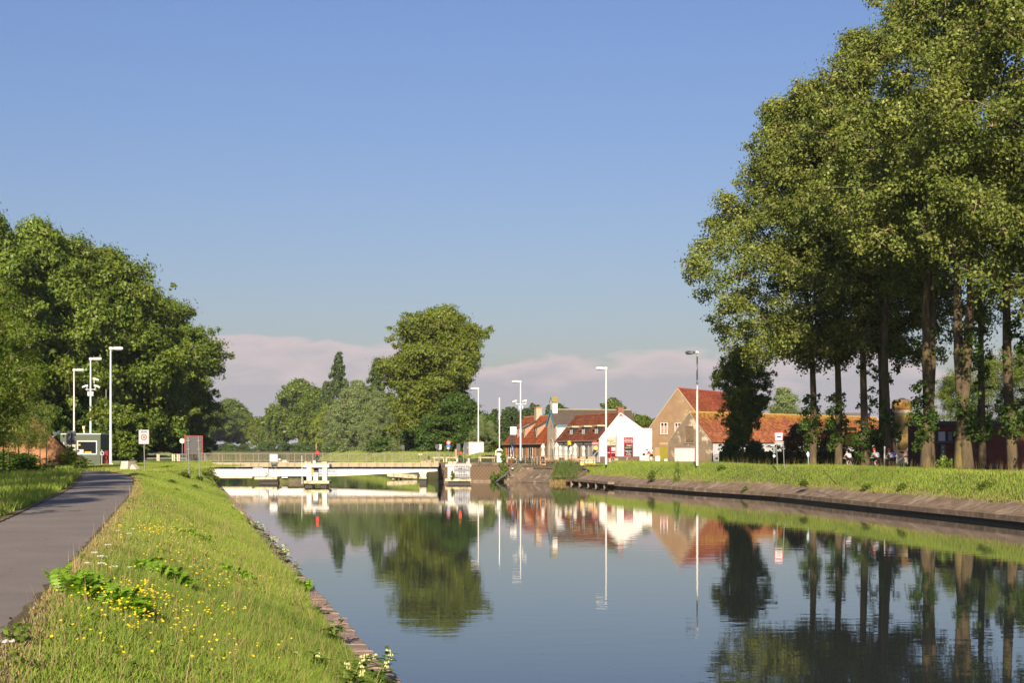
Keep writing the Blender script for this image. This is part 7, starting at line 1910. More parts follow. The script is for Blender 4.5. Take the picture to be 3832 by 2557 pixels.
# post with green-grey box + small round sign
D_ = 142
gp = T('small_post_signs', 'thin post with a grey-green box and a little round sign, left of the two-pole sign', 'sign', (PX(2896, D_), D_, -.2))
mb = MB(); pole(mb, 2895.5, 1750, 1675, D_, .03); part('pole', mb, mGALV, gp, world=True)
mb = MB(); prect(mb, 2893, 2902, 1673, 1698, D_ - .1, .08, bev=.01); part('box', mb, mat('grey_green_box', (.15, .2, .19), .6), gp, world=True)
mb = MB(); mb.disc(P(2897, 1707.5, D_ - .06), (0, -1, 0), .13, 18, .02); part('round_sign', mb, mat('worn_sign', (.55, .5, .52), .6), gp, world=True)
mb = MB(); mb.rbox(PX(2984, 139), PX(2993, 139), 139, 139.3, -.2, PZ(1738, 139), .04); solo('kilometre_stone', mb, mCONC, 'short rounded kilometre stone in the grass before the hedge', 'stone')
mb = MB(); c = P(3023, 1700, 138); mb.prism([c + Vector((0, 0, .25)), c + Vector((.13, 0, .1)), c + Vector((.13, 0, -.2)), c + Vector((0, 0, -.3)), c + Vector((-.14, 0, 0))], (0, .04, 0)); mb.tube([c + Vector((.05, .06, -.25)), c + Vector((.05, .06, -1.9))], .025, 6)
solo('lozenge_marker', mb, mat('pale_blue_sign', (.4, .55, .62), .6), 'small pale-blue lozenge marker beside the leftmost poplar trunk', 'sign')
# yellow boards
D_ = 150
yb = T('yellow_direction_boards', 'stack of yellow direction boards on two dark posts between poplar trunks', 'sign', (PX(3184, D_), D_, -.2))
for x_ in (3165.5, 3203): mb = MB(); pole(mb, x_, 1745, 1600, D_ + .08, .05); part('post', mb, mDGREY, yb, world=True)
for a, b_ in ((1600, 1614), (1618, 1630), (1631, 1642), (1645, 1669)):
    mb = MB(); prect(mb, 3162, 3202, a, b_, D_, .04, bev=.008); part('board', mb, mYEL, yb, world=True)
mb = MB(); prect(mb, 3196, 3201, 1650, 1659, D_ - .01, .009); part('sticker', mb, mSIGNW, yb, world=True)
for y_, s_ in ((1605, '------'), (1609, '----')): pass
mb = MB(); mb.tube([P(3310, 1752, 127), P(3310.5, 1672, 127)], .06, 8); solo('white_post', mb, mWHITE2, 'white post standing between the two rear cyclists', 'post')

# signs beyond the bridge
D_ = 225
s1_ = T('no_entry_sign', 'round white sign with thick red ring over a blue plate, beyond the bridge', 'sign', (PX(1678, D_), D_, -.1))
mb = MB(); mb.disc(P(1678.5, 1657.5, D_), (0, -1, 0), .335, 24, .03); part('red_disc', mb, mRED, s1_, world=True)
mb = MB(); mb.disc(P(1678.5, 1657.5, D_ - .02), (0, -1, 0), .22, 24, .012); part('white_disc', mb, mSIGNW, s1_, world=True)
mb = MB(); prect(mb, 1671, 1685, 1666.5, 1675, D_, .03); part('blue_plate', mb, mBLUE, s1_, world=True)
mb = MB(); prect(mb, 1672.5, 1682, 1675.3, 1682, D_, .03); part('white_plate', mb, mSIGNW, s1_, world=True)
mb = MB(); pole(mb, 1677, 1735, 1659, D_ + .05, .035); part('pole', mb, mGALV, s1_, world=True)
for c4, ptop, pbot, lab, mm in (([(1499, 1669), (1510.5, 1665), (1515.5, 1681.5), (1504, 1686)], (1508, 1684), (1513, 1712), 'grey sign back leaning to the left beyond the bridge railing', mGREYB),
                    ([(1631, 1663.5), (1645, 1666.5), (1642, 1682), (1627.5, 1679)], (1636.5, 1667), (1632, 1712), 'grey sign back leaning right beyond the end of the bridge', mGREYB),
                    ([(1641.5, 1664), (1653, 1664), (1653, 1684), (1640, 1684)], (1646, 1664), (1646, 1735), 'white sign with a dark diagonal beyond the bridge end', mSIGNW),
                    ([(1709, 1662), (1723, 1661.5), (1722, 1690), (1708, 1689)], (1720, 1690), (1720, 1735), 'grey ribbed sign back between the ring sign and the lorry', mGREYB)):
    t = T('sign', lab, 'sign', (PX(c4[0][0], 226), 226, 0), group='signs seen beyond the bridge')
    mb = MB(); mb.prism([P(a, b_, 226) for a, b_ in c4][::-1], (0, .03, 0)); part('panel', mb, mm, t, world=True)
    mb = MB(); mb.tube([P(*ptop, 226.06), P(*pbot, 226.06)], .035, 6); part('pole', mb, mGALV, t, world=True)
    if mm is mSIGNW: mb = MB(); mb.bar(P(1641.5, 1682, 225.99), P(1652, 1667, 225.99), .05, .01); part('diagonal', mb, mBLACK, t, world=True)
mb = MB(); mb.bar(P(1707, 1735, 222), P(1706, 1682, 222), .3, .2); solo('wooden_post', mb, mTIM, 'thick brown timber post beyond the red canal signal', 'post')
t = T('small_signal', 'small white box with a red front on the far railing above the bridge end', 'signal', P(1572, 1701, 205))
mb = MB(); prect(mb, 1566, 1581, 1698, 1704, 205, .2, bev=.02); part('box', mb, mCREAM, t, world=True)
t = T('bollard_signal', 'dark signal post between white boxes at the right end of the bridge', 'signal', (PX(1604, 202), 202, -.1))
mb = MB(); prect(mb, 1598, 1609, 1708, 1722, 202, .2, bev=.03); part('housing', mb, mBLACK, t, world=True)
mb = MB(); prect(mb, 1599.5, 1614, 1722, 1731, 201.9, .5, bev=.03); part('base', mb, mCREAM, t, world=True)
for a, lab in (((1572, 1595, 1727, 1733, 200.5), 'low white block on the deck left of the dark signal post'), ((1623, 1640, 1728, 1733, 200.5), 'low white block at the very end of the deck')):
    mb = MB(); prect(mb, *a, .5, bev=.05); solo('deck_block', mb, mCREAM, lab, 'block', group='white blocks on the bridge deck')
# guard rail
gr = T('guard_rail', 'long white concrete guard rail with open gap behind the quay railing', 'guard rail', (PX(1760, 208), 208, -.1))
for a, b_ in ((1620, 1664), (1665, 1714), (1792, 1854), (1893, 1932)):
    mb = MB(); prect(mb, a, b_, 1711.5, 1717, 208, .25, bev=.02); part('rail', mb, mCREAM, gr, world=True)
    mb = MB(); prect(mb, a + 3, a + 8, 1717.2, 1733, 208.05, .2); prect(mb, b_ - 6, b_ - 2, 1717.2, 1733, 208.05, .2); part('post', mb, mCREAM, gr, world=True)
# lorry box
LD = 222
lo = T('lorry', 'white box lorry seen from behind with printed rear doors', 'lorry', (PX(1780, LD), LD + 3, -.2))
xa, xb = PX(1754, LD), PX(1810, LD)
z0, z1 = PZ(1714, LD), PZ(1655, LD)
back = Vector((-.9, 6.0, 0))
poly = [Vector((xa, LD, z0)), Vector((xb, LD, z0)), Vector((xb, LD, z1)), Vector((xa, LD, z1))]
mb = MB(); mb.prism(poly, back); part('cargo_box', mb, mat('lorry_side', (.42, .42, .44), .6, .1, 1), lo, world=True)
for a, b_ in ((1755.5, 1781.6), (1782.1, 1808.5)):
    mb = MB(); prect(mb, a, b_, 1657, 1713, LD - .03, .028); d_ = part('rear_door', mb, mWHITE2, lo, world=True)
text('lettering', 'Drankenhandel', .30, lo, P(1771, 1677, LD - .035) - lo.location, FACE, mat('faded_orange', (.7, .4, .2), .6))
text('lettering', 'service - verhuur - feesten', .18, lo, P(1781, 1668.5, LD - .035) - lo.location, FACE, mat('faded_orange', (.7, .4, .2), .6))
pts = [P(1761, 1700, LD - .03), P(1767, 1686, LD - .03), P(1773, 1697, LD - .03), P(1780, 1685, LD - .03), P(1789, 1699, LD - .03), P(1797, 1688, LD - .03)]
mb = MB(); mb.tube(pts, .02, 4); part('printed_hills', mb, mat('faded_orange', (.7, .4, .2), .6), lo, world=True)
for a in (1755, 1802): mb = MB(); prect(mb, a, a + 2.5, 1689, 1702, LD - .05, .018); part('orange_marker', mb, mORANGE, lo, world=True)
for a in ((1754, 1810, 1654.2, 1656.5), (1753.5, 1755.2, 1656.5, 1714), (1809, 1810.5, 1656.5, 1714), (1781.5, 1782.2, 1656.5, 1714)):
    mb = MB(); prect(mb, *a, LD - .06, .03); part('frame', mb, mat('brown_frame2', (.35, .26, .22), .6), lo, world=True)
mb = MB(); mb.prism([Vector((xa, LD + .5, z0 - .35)), Vector((xb, LD + .5, z0 - .35)), Vector((xb, LD + .5, z0 - .01)), Vector((xa, LD + .5, z0 - .01))], back * 1.2); part('chassis', mb, mDGREY, lo, world=True)
for y_ in (1.2, 5.4):
    for x_ in (xa + .25, xb - .25):
        mb = MB(); cx_ = x_ + back.x * y_ / 6; mb.tube([(cx_ - .15, LD + y_, .2), (cx_ + .15, LD + y_, .2)], .42, 14); part('wheel', mb, mBLACK, lo, world=True)
mb = MB(); p = Vector((xa, LD + 6.3, 0)) + Vector((-.95, 0, 0)); mb.rbox(p.x, p.x + 2.1, p.y, p.y + 1.8, .2, 2.3, .12); cabp = part('cab', mb, mWHITE2, lo, world=True)

# ================================================================= terrace furniture
def terr(px, D, z=-.42): return Vector((PX(px, D), D, z))
def parasol():
    t = T('closed_parasol', 'p', 'parasol')
    mb = MB(); mb.tube([(0, 0, 0), (0, 0, 2.75)], .03, 8); part('pole', mb, mTIM, t)
    mb = MB(); n = 20; V = []
    pr_ = [(.06, 2.78), (.20, 2.62), (.30, 2.40), (.31, 2.20), (.20, 2.06), (.24, 1.7), (.29, 1.2), (.33, .75), (.30, .66)]
    for r_, z_ in pr_:
        for k in range(n):
            a = 2 * math.pi * k / n; w_ = 1 + .20 * math.cos(8 * a) * min((2.8 - z_) * 1.2, 1)
            V.append((r_ * w_ * math.cos(a), r_ * w_ * math.sin(a), z_))
    Fc = [(i * n + k, i * n + (k + 1) % n, (i + 1) * n + (k + 1) % n, (i + 1) * n + k) for i in range(len(pr_) - 1) for k in range(n)]
    Fc += [tuple(range(n)), tuple((len(pr_) - 1) * n + k for k in range(n))[::-1]]
    mb.add(V, Fc); part('canopy', mb, mat('white_canvas', (.50, .46, .41), .9, .06, 3), t, True)
    mb = MB(); mb.tube([(0, 0, 2.78), (0, 0, 2.9)], [.03, .01], 6); part('finial', mb, mTIM, t)
    mb = MB(); mb.lathe([(.26, 0), (.26, .06), (.08, .1)], 14); part('foot', mb, mCONCD, t)
    return t
pz = parasol(); pz['group'] = 'closed white parasols on the cafe terrace'
pz.location = terr(2032, 200); pz['label'] = 'leftmost closed white parasol, standing before the chapel front'
for px, D, sc_, lab in ((2083, 198, 1.05, 'closed parasol with red print, second from the left'), (2097, 203, .92, 'closed parasol close behind the second one'), (2152, 199, 1.0, 'closed parasol in front of the cafe windows, fourth from the left'), (2118, 205, .88, 'closed parasol against the cafe wall with a small red emblem'), (2136, 206, .88, 'closed parasol against the cafe wall over the red post box'), (2184, 203, .9, 'rightmost closed white parasol, before the cafe door')):
    copy_tree(pz, None, terr(px, D), R.uniform(0, 3), lab, (sc_, sc_, sc_))
mWOOD = mat('varnished_wood', (.45, .22, .09), .6, .15, 3)
def table():
    t = T('terrace_table', 't', 'table')
    mb = MB(); mb.rbox(-.45, .45, -.45, .45, .71, .75, .01); part('table_top', mb, mWOOD, t)
    for x_ in (-.38, .38):
        for y_ in (-.38, .38): mb = MB(); mb.bar((x_, y_, 0), (x_ * .85, y_ * .85, .71), .05, .05); part('leg', mb, mDGREY, t)
    return t
def chair():
    t = T('terrace_chair', 'c', 'chair')
    mb = MB(); mb.rbox(-.22, .22, -.22, .22, .43, .47, .01); part('seat', mb, mWOOD, t)
    mb = MB(); mb.rbox(-.22, .22, .19, .23, .52, .9, .01); part('backrest', mb, mWOOD, t)
    for x_ in (-.2, .2):
        mb = MB(); mb.bar((x_, -.2, 0), (x_, -.2, .43), .03, .03); part('leg', mb, mDGREY, t)
        mb = MB(); mb.bar((x_, .21, 0), (x_, .21, .9), .03, .03); part('leg', mb, mDGREY, t)
    return t
tb = table(); tb['group'] = 'wooden terrace tables'; ch_ = chair(); ch_['group'] = 'wooden terrace chairs'
tl_ = [(2048, 197.0, 'terrace table between the two leftmost parasols'), (2070, 199.5, 'terrace table left of the second parasol'), (2140, 195, 'terrace table right of the big chalkboard'), (2160, 193.6, 'terrace table behind the blue chair legs'), (2180, 196.5, 'terrace table left of the ice cream counter')]
for i, (px, D, lab) in enumerate(tl_):
    if i == 0: tb.location = terr(px, D); tb['label'] = lab
    else: copy_tree(tb, None, terr(px, D), R.uniform(-.3, .3), lab)
cl_ = [(2042, 197.6, 'terrace chair at the leftmost table, left side'), (2054, 196.6, 'terrace chair at the leftmost table, right side'), (2065, 198.8, 'terrace chair left of the second table'), (2076, 199.2, 'terrace chair under the second parasol'), (2134, 195.4, 'terrace chair next to the big chalkboard'), (2146, 194.4, 'terrace chair right of the third table'), (2155, 193, 'terrace chair nearest the railing, left of the counter'), (2166, 194, 'terrace chair nearest the railing, right of the fourth table'), (2174, 196.9, 'terrace chair at the last table, left side'), (2186, 196, 'terrace chair at the last table, right side')]
for i, (px, D, lab) in enumerate(cl_):
    if i == 0: ch_.location = terr(px, D); ch_['label'] = lab
    else: copy_tree(ch_, None, terr(px, D), R.uniform(0, 6.28), lab)
def aboard(label, px, D, w, h, rz, lean=.22):
    t = T('chalkboard', label, 'chalkboard', terr(px, D), rz, group='standing chalkboards of the cafe')
    for s_ in (-1, 1):
        mb = MB(); mb.prism([(-w / 2, s_ * lean, 0), (w / 2, s_ * lean, 0), (w / 2, s_ * .03, h), (-w / 2, s_ * .03, h)], (0, s_ * .03, 0)); f_ = part('frame', mb, mWOOD, t)
        k0, k1 = .14, .93
        yy = lambda k: s_ * (lean + (.03 - lean) * k) + s_ * .032
        mb = MB(); mb.prism([(-w * .4, yy(k0), h * k0), (w * .4, yy(k0), h * k0), (w * .4, yy(k1), h * k1), (-w * .4, yy(k1), h * k1)], (0, s_ * .006, 0)); part('slate', mb, mat('slate', (.018, .02, .024), .7), f_)
    text('lettering', 'IJs\nThee\nWafels', .16, t, (0, -lean * .5 - .075, h * .55), (math.radians(90 - 12), 0, 0), mTXTW)
    return t
aboard('tall chalkboard on the terrace under the leftmost parasol', 2030, 196.2, .62, 1.15, .35)
aboard('wide chalkboard leaning behind the reeds', 2102, 190.8, .85, 1.05, 0)
aboard('small chalkboard with a plant on top beside the dark red cafe door', 2293, 209, .55, .95, -.3)
ic = T('ice_cream_counter', 'white and yellow lettered ice cream counter behind the terrace railing', 'counter', terr(2202, 188.6), math.atan2(-11.1, 7.6) * 0)
for a, b_, body_, m1_ in ((2172, 2187.5, 'Kriek', mORANGE), (2189.5, 2199, 'Bier', mORANGE), (2201, 2219.5, 'KRIEK', mTXTR), (2221, 2228, 'Co', mORANGE)):
    mb = MB(); prect(mb, a, b_, 1721, 1744, 189.0, .5, bev=.02); p_ = part('panel', mb, mat('cream_board', (.45, .42, .3), .6), ic, world=True)
    mb = MB(); prect(mb, a + .5, b_ - .5, 1734, 1741, 188.985, .012); part('yellow_band', mb, mat('bright_yellow', (.8, .58, .05), .6), ic, world=True)
    text('lettering', body_, .26 if len(body_) > 2 else .2, ic, P((a + b_) / 2, 1737.5, 188.97) - ic.location, FACE, m1_, bold=True)
for a, b_ in ((2171, 2188), (2200, 2228)):
    mb = MB(); prect(mb, a, b_, 1710, 1720.8, 189.3, .06); part('wooden_back', mb, mWOOD, ic, world=True)
t = T('bench', 'dark bench against the white cafe gable', 'bench', G.P(4.6, -.3, .5))
mb = MB(); G.px(mb, 2309, 2393, 1724.5, 1728, .3, .55); part('seat', mb, mat('dark_bench_wood', (.09, .05, .045), .7), t, world=True)
mb = MB(); G.px(mb, 2309, 2393, 1729, 1735, .3, .36); part('skirt', mb, mat('dark_bench_wood', (.09, .05, .045), .7), t, world=True)
for a, lab, w_ in ((2320, 'pale rounded stone before the cafe gable, left', .35), (2334, 'small pale stone before the cafe gable, middle', .18), (2352, 'upright pale stone before the cafe gable, right', .26)):
    mb = MB(); mb.lathe([(w_ * .8, 0), (w_, w_ * .4), (w_ * .7, w_ * .9), (w_ * .2, w_ * 1.15)], 9); solo('stone', mb, mat('pale_stone', (.4, .34, .27), .9), lab, 'stone', loc=(PX(a, 206), 206, -.3), rot=(0, .2, a), group='pale stones before the cafe gable')
mb = MB(); mb.tube([P(2346, 1735, 205), P(2346, 1720, 205), P(2348, 1712, 205)], .035, 6); solo('thin_standpipe', mb, mWHITE2, 'thin white standpipe with a dark foot before the cafe gable', 'pipe')
rp_ = T('red_box', 'bright red box on a post against the cafe windows', 'box', Wf.P(Wf.s_of(2137), .2, 1.4))
mb = MB(); prect(mb, 2135.5, 2140.5, 1701, 1716, 204, .3, bev=.02); part('box', mb, mRED, rp_, world=True)
mb = MB(); pole(mb, 2138, 1738, 1716.2, 204.15, .04); part('post', mb, mDGREY, rp_, world=True)
mb = MB(); prect(mb, 2006, 2015, 1706, 1738, 199, .4, bev=.03); solo('grey_bin', mb, mDGREY, 'slim dark grey bin left of the leftmost parasol', 'bin')
mb = MB()
for x_ in (1995, 2003): mb.bar(P(x_ - 2, 1740, 198), P(1999, 1710, 198), .05, .05)
mb.bar(P(1995, 1724, 198), P(2003, 1724, 198), .04, .04)
solo('trestle', mb, mTIM, 'small wooden trestle beside the grey bin', 'trestle')
# steel gangway by the stairs
gw = T('boat_gangway', 'dark gangway with grey frames sloping down beside the quay steps', 'gangway', P(1900, 1780, 196))
mb = MB(); mb.bar(P(1936, 1751, 196.4), P(1893, 1774, 195.6), .30, .16); mb.bar(P(1893, 1774, 195.6), P(1856, 1803, 194.9), .22, .12); part('beam', mb, mDGREY, gw, world=True)
for a, b_ in (((1905, 1752), (1937, 1728)), ((1937, 1728), (1956, 1757)), ((1909, 1763), (1918, 1787)), ((1918, 1787), (1903, 1784)), ((1880, 1788), (1894, 1778)), ((1855, 1806), (1878, 1782)), ((1909, 1762), (1893, 1775))):
    mb = MB(); mb.tube([P(*a, 195.4), P(*b_, 195.4)], .035, 6); part('tube', mb, mGALV, gw, world=True)
mb = MB(); prect(mb, 1915, 1921, 1752, 1756, 195.3, .2); part('float', mb, mat('yellow_float', (.7, .6, .2), .6), gw, world=True)
# iron fence by the garage cottage
fe = T('iron_gate', 'black iron gate with curved top beside the patchy gable', 'gate', (PX(2685, 205), 205, -.2))
bm = MB(); bm.box(-.012, .012, -.012, .012, 0, 1); bmm = bm.mesh('bar', mBLACK)
x0, x1 = PX(2666, 205), PX(2705, 205); nb = 14
for i in range(nb + 1):
    t_ = i / nb; zt_ = 1.0 + .42 * t_ ** 1.6
    o = link('bar', bmm, fe, Vector((x0 + (x1 - x0) * t_, 205, -.2)) - fe.location); o.scale = (1, 1, zt_)
mb = MB(); mb.tube([(x0 + (x1 - x0) * t_, 205, -.2 + 1.0 + .42 * t_ ** 1.6) for t_ in np.linspace(0, 1, 9)], .02, 6); mb.bar((x0, 205, .62), (x1, 205, .62), .03, .03); part('rail', mb, mBLACK, fe, world=True)
for x_, h_ in ((x0, 1.15), (x1, 1.6)): mb = MB(); mb.box(x_ - .06, x_ + .06, 204.95, 205.07, -.2, h_); part('gate_post', mb, mBLACK, fe, world=True)
# old iron lever on bank
lv = T('iron_lever', 'thin rusty iron bar leaning on the right bank slope', 'bar', P(3095, 1790, 116))
mb = MB(); mb.bar(P(3082, 1763, 116), P(3131, 1815, 112.5), .05, .05); mb.bar(P(3078, 1763, 116), P(3092, 1762, 116), .05, .05); mb.bar(P(3113, 1802, 113), P(3106, 1804, 113), .04, .04); part('bar', mb, mat('rusty_iron', (.10, .07, .045), .8), lv, world=True)

# ================================================================= cyclists
def skin_mesh(name, verts, edges, radii, m, root=0, sub=1):
    me = bpy.data.meshes.new(name); me.from_pydata(verts, edges, []); me.update()
    o = bpy.data.objects.new('tmp', me); COL.objects.link(o)
    sk = o.modifiers.new('skin', 'SKIN'); sk.use_smooth_shade = True
    for i, r_ in enumerate(radii):
        me.skin_vertices[0].data[i].radius = (r_, r_) if not hasattr(r_, '__len__') else r_
        me.skin_vertices[0].data[i].use_root = (i == root)
    ss = o.modifiers.new('sub', 'SUBSURF'); ss.levels = sub
    dg = bpy.context.evaluated_depsgraph_get(); dg.update()
    out = bpy.data.meshes.new_from_object(o.evaluated_get(dg))
    bpy.data.objects.remove(o); bpy.data.meshes.remove(me)
    out.materials.clear(); out.materials.append(m); out.name = name
    out.polygons.foreach_set('use_smooth', [True] * len(out.polygons))
    return out
# riding pose, bike heading +Y, saddle at z .95
PEL, CHE, NEC, HEA = (0, -.18, 1.0), (0, .16, 1.30), (0, .30, 1.43), (0, .40, 1.56)
bv = [PEL, (0, -.02, 1.15), CHE, NEC, (0, .36, 1.52), (0, .42, 1.60),
      (.19, .18, 1.34), (.25, .36, 1.15), (.20, .56, 1.02), (.20, .64, 1.01),
      (-.19, .18, 1.34), (-.25, .36, 1.15), (-.20, .56, 1.02), (-.20, .64, 1.01),
      (.10, -.14, .95), (.13, .22, .80), (.12, .04, .42), (.12, .02, .34), (.12, .16, .30),
      (-.10, -.14, .95), (-.13, .14, .62), (-.12, -.14, .30), (-.12, -.17, .22), (-.12, -.03, .16)]
be = [(0, 1), (1, 2), (2, 3), (3, 4), (4, 5), (2, 6), (6, 7), (7, 8), (8, 9), (2, 10), (10, 11), (11, 12), (12, 13), (0, 14), (14, 15), (15, 16), (16, 17), (17, 18), (0, 19), (19, 20), (20, 21), (21, 22), (22, 23)]
brd = [.15, .15, .15, .06, .075, .095, .065, .045, .035, .04, .065, .045, .035, .04, .10, .075, .05, .04, .04, .10, .075, .05, .04, .04]
mSKIN = mat('skin', (.50, .27, .17), .6)
body_me = skin_mesh('body', bv, be, brd, mSKIN)
shoe = lambda c: MB().rbox(c[0] - .045, c[0] + .045, c[1] - .10, c[1] + .14, c[2] - .05, c[2] + .035, .02)
jer_me0 = ([PEL, (0, -.02, 1.15), CHE, (0, .25, 1.39), (.19, .18, 1.34), (.23, .30, 1.23), (-.19, .18, 1.34), (-.23, .30, 1.23)], [(0, 1), (1, 2), (2, 3), (2, 4), (4, 5), (2, 6), (6, 7)], [.185, .205, .215, .10, .115, .085, .115, .085])
sho0 = ([PEL, (.10, -.14, .95), (.12, .12, .85), (-.10, -.14, .95), (-.12, .06, .76)], [(0, 1), (1, 2), (0, 3), (3, 4)], [.172, .12, .098, .12, .098])
def helmet_mesh(m1):
    mb = MB(); n = 14
    pr_ = [(.118, -.02), (.128, .02), (.118, .07), (.085, .115), (.03, .138)]
    for r_, z_ in pr_: pass
    mb.lathe(pr_, n)
    mb.v = [(x_ * .88, y_ * 1.18, z_) for x_, y_, z_ in mb.v]
    return mb
def bicycle(label, loc, rz, frm):
    t = T('bicycle', label, 'bicycle', loc, rz, group='racing bicycles being ridden')
    for y_ in (-.5, .5):
        mb = MB(); pts = [(0, y_ + .33 * math.cos(a), .34 + .33 * math.sin(a)) for a in np.linspace(0, 2 * math.pi, 25)]; mb.tube(pts, .014, 6, cap=False); w_ = part('wheel', mb, mBLACK, t, True)
        mb = MB()
        for k in range(10): a = math.pi * k / 10; mb.bar((0, y_ + .32 * math.cos(a), .34 + .32 * math.sin(a)), (0, y_ - .32 * math.cos(a), .34 - .32 * math.sin(a)), .003, .003)
        part('spokes', mb, mGALV, w_)
    mb = MB()
    for a, b_ in (((0, -.5, .34), (0, -.02, .28)), ((0, -.5, .34), (0, -.17, .80)), ((0, -.02, .28), (0, -.19, .92)), ((0, -.17, .82), (0, .36, .86)), ((0, -.02, .28), (0, .38, .78)), ((0, .35, .92), (0, .5, .34))): mb.tube([a, b_], .018, 6)
    part('frame', mb, frm, t)
    mb = MB(); mb.rbox(-.06, .06, -.32, -.06, .92, .96, .015); part('saddle', mb, mBLACK, t)
    mb = MB(); mb.tube([(.21, .64, .97), (.21, .5, 1.0), (0, .44, 1.0), (-.21, .5, 1.0), (-.21, .64, .97)], .016, 6); part('handlebar', mb, mTXTW, t)
    mb = MB(); mb.bar((.07, -.02, .28), (.12, .02, .30), .03, .02); mb.bar((-.07, -.02, .28), (-.12, -.1, .14), .03, .02); mb.disc((.04, -.02, .28), (1, 0, 0), .09, 16, .01); part('crank', mb, mDGREY, t)
    return t
def cyclist(label, blabel, px, D, z, rz, jer, jer2, sho, hel, frm, sc_=1.0):
    loc = (PX(px, D), D, z)
    t = T('person', label, 'person', loc, rz, group='cyclists on the canal road'); t.scale = (sc_,) * 3
    link('body', body_me, t)
    link('jersey', skin_mesh('jersey', *jer_me0, jer), t); link('shorts', skin_mesh('shorts', *sho0, sho), t)
    if jer2: 
        mb = MB(); mb.rbox(-.11, .11, -.02, .02, -.15, .15, .015); o = link('back_panel', mb.mesh('back_panel', jer2), t, (0, -.10, 1.275), (math.radians(-48), 0, 0))
    part('helmet', helmet_mesh(hel), hel, t, True, loc=(0, .41, 1.63), rot=(-.15, 0, 0))
    mb = MB(); mb.rbox(-.035, .035, .10, .12, -.02, .01, .005); part('glasses', mb, mBLACK, t, loc=(0, .41, 1.62))
    for c in ((.12, .10, .28), (-.12, -.09, .14)): part('shoe', shoe(c), mSIGNW, t)
    b_ = bicycle(blabel, loc, rz, frm); b_.scale = (sc_,) * 3
    return t
mJW = mat('white_jersey', (.45, .44, .47), .8, .05, 4); mJB = mat('blue_jersey', (.04, .12, .55), .8); mJR = mat('red_jersey', (.55, .02, .02), .8); mSHB = mat('black_shorts', (.015, .015, .018), .7)
cyclist('cyclist in a sleeveless white top and dark helmet, leftmost of the three under the trees', 'racing bicycle under the rider with the dark helmet', 3178, 132, -.2, .35, mJW, None, mSHB, mBLACK, mSIGNW, 1.02)
cyclist('cyclist in white jersey with red and white helmet, middle of the three', 'racing bicycle under the middle rider', 3282, 126, -.17, .35, mJW, mat('teal_panel', (.5, .6, .62), .8), mSHB, mRED, mBLACK, 1.06)
cyclist('cyclist with blue back panel and red helmet, rightmost of the three', 'red racing bicycle under the rider in blue', 3337, 121, -.15, .30, mJW, mJB, mSHB, mRED, mRED, 1.04)
cyclist('lone cyclist in red jersey riding to the left before the brown house', 'bicycle with dark front bag under the rider in red', 2433, 196, -.1, 1.15, mJR, mTXTW, mSHB, mBLACK, mSIGNW, 1.0)
mb = MB(); mb.tube([(0, -.12, 0), (0, .12, 0)], .16, 12); solo('handlebar_bag', mb, mat('maroon_bag', (.10, .02, .025), .7), 'dark maroon bag on the front of the lone red cyclist\'s bicycle', 'bag', loc=(PX(2433, 196) - .78, 196.32, .95), rot=(0, 0, .6))

# ================================================================= plants
def blades_clump(seed, n, h, rad, w, lean, cols, curve=.5):
    r = np.random.default_rng(seed)
    p = r.normal(size=(n, 2)) * rad * .5; an = r.uniform(0, 6.28, n)
    side = np.stack([np.cos(an), np.sin(an), np.zeros(n)], 1) * (w * r.uniform(.6, 1.2, n) / 2)[:, None]
    hh = h * r.uniform(.5, 1, n) * np.exp(-(np.linalg.norm(p, axis=1) / rad) ** 2 * .9)
    out = np.stack([p[:, 0], p[:, 1], np.zeros(n)], 1)
    dirv = unit(np.stack([p[:, 0], p[:, 1], np.zeros(n)], 1) + r.normal(size=(n, 3)) * np.array([.4, .4, 0]) * rad)
    V = np.empty((n, 5, 3)); mid = out + dirv * (lean * hh * .3)[:, None]; mid[:, 2] += hh * .6
    tip = out + dirv * (lean * hh * .8)[:, None]; tip[:, 2] += hh
    V[:, 0] = out - side; V[:, 1] = out + side; V[:, 2] = mid + side * .8; V[:, 3] = mid - side * .8; V[:, 4] = tip
    b = np.arange(n)[:, None] * 5
    Fc = np.concatenate([b + np.array([[0, 1, 2]]), b + np.array([[0, 2, 3]]), b + np.array([[3, 2, 4]])])
    ci = r.integers(0, len(cols), n); tt = np.array(cols)[ci] * r.uniform(.7, 1.2, (n, 1))
    return V.reshape(-1, 3), Fc, np.repeat(tt, 5, axis=0)
# reed clump
V1, F1, T1 = blades_clump(1, 2600, 2.3, 1.05, .05, .35, [(.45, .32, .14), (.38, .27, .12), (.30, .24, .10)])
V2, F2, T2 = blades_clump(2, 4200, 2.7, 1.25, .05, .5, [(.13, .22, .06), (.18, .27, .07), (.10, .16, .05), (.3, .28, .12)])
V2[:, 2] += .75; V2[:, 0] += .2
rc_ = T('reed_clump', 'tall reed clump, straw-coloured below and green on top, before the terrace', 'plant', (PX(2108, 187), 187, WZ))
link('dry_stems', npmesh('reed_dry', V1, F1, mBLADE, T1), rc_); o = link('green_blades', npmesh('reed_green', V2, F2, mBLADE, T2), rc_)
rc_.scale = (1.05, 1.0, 1.0)
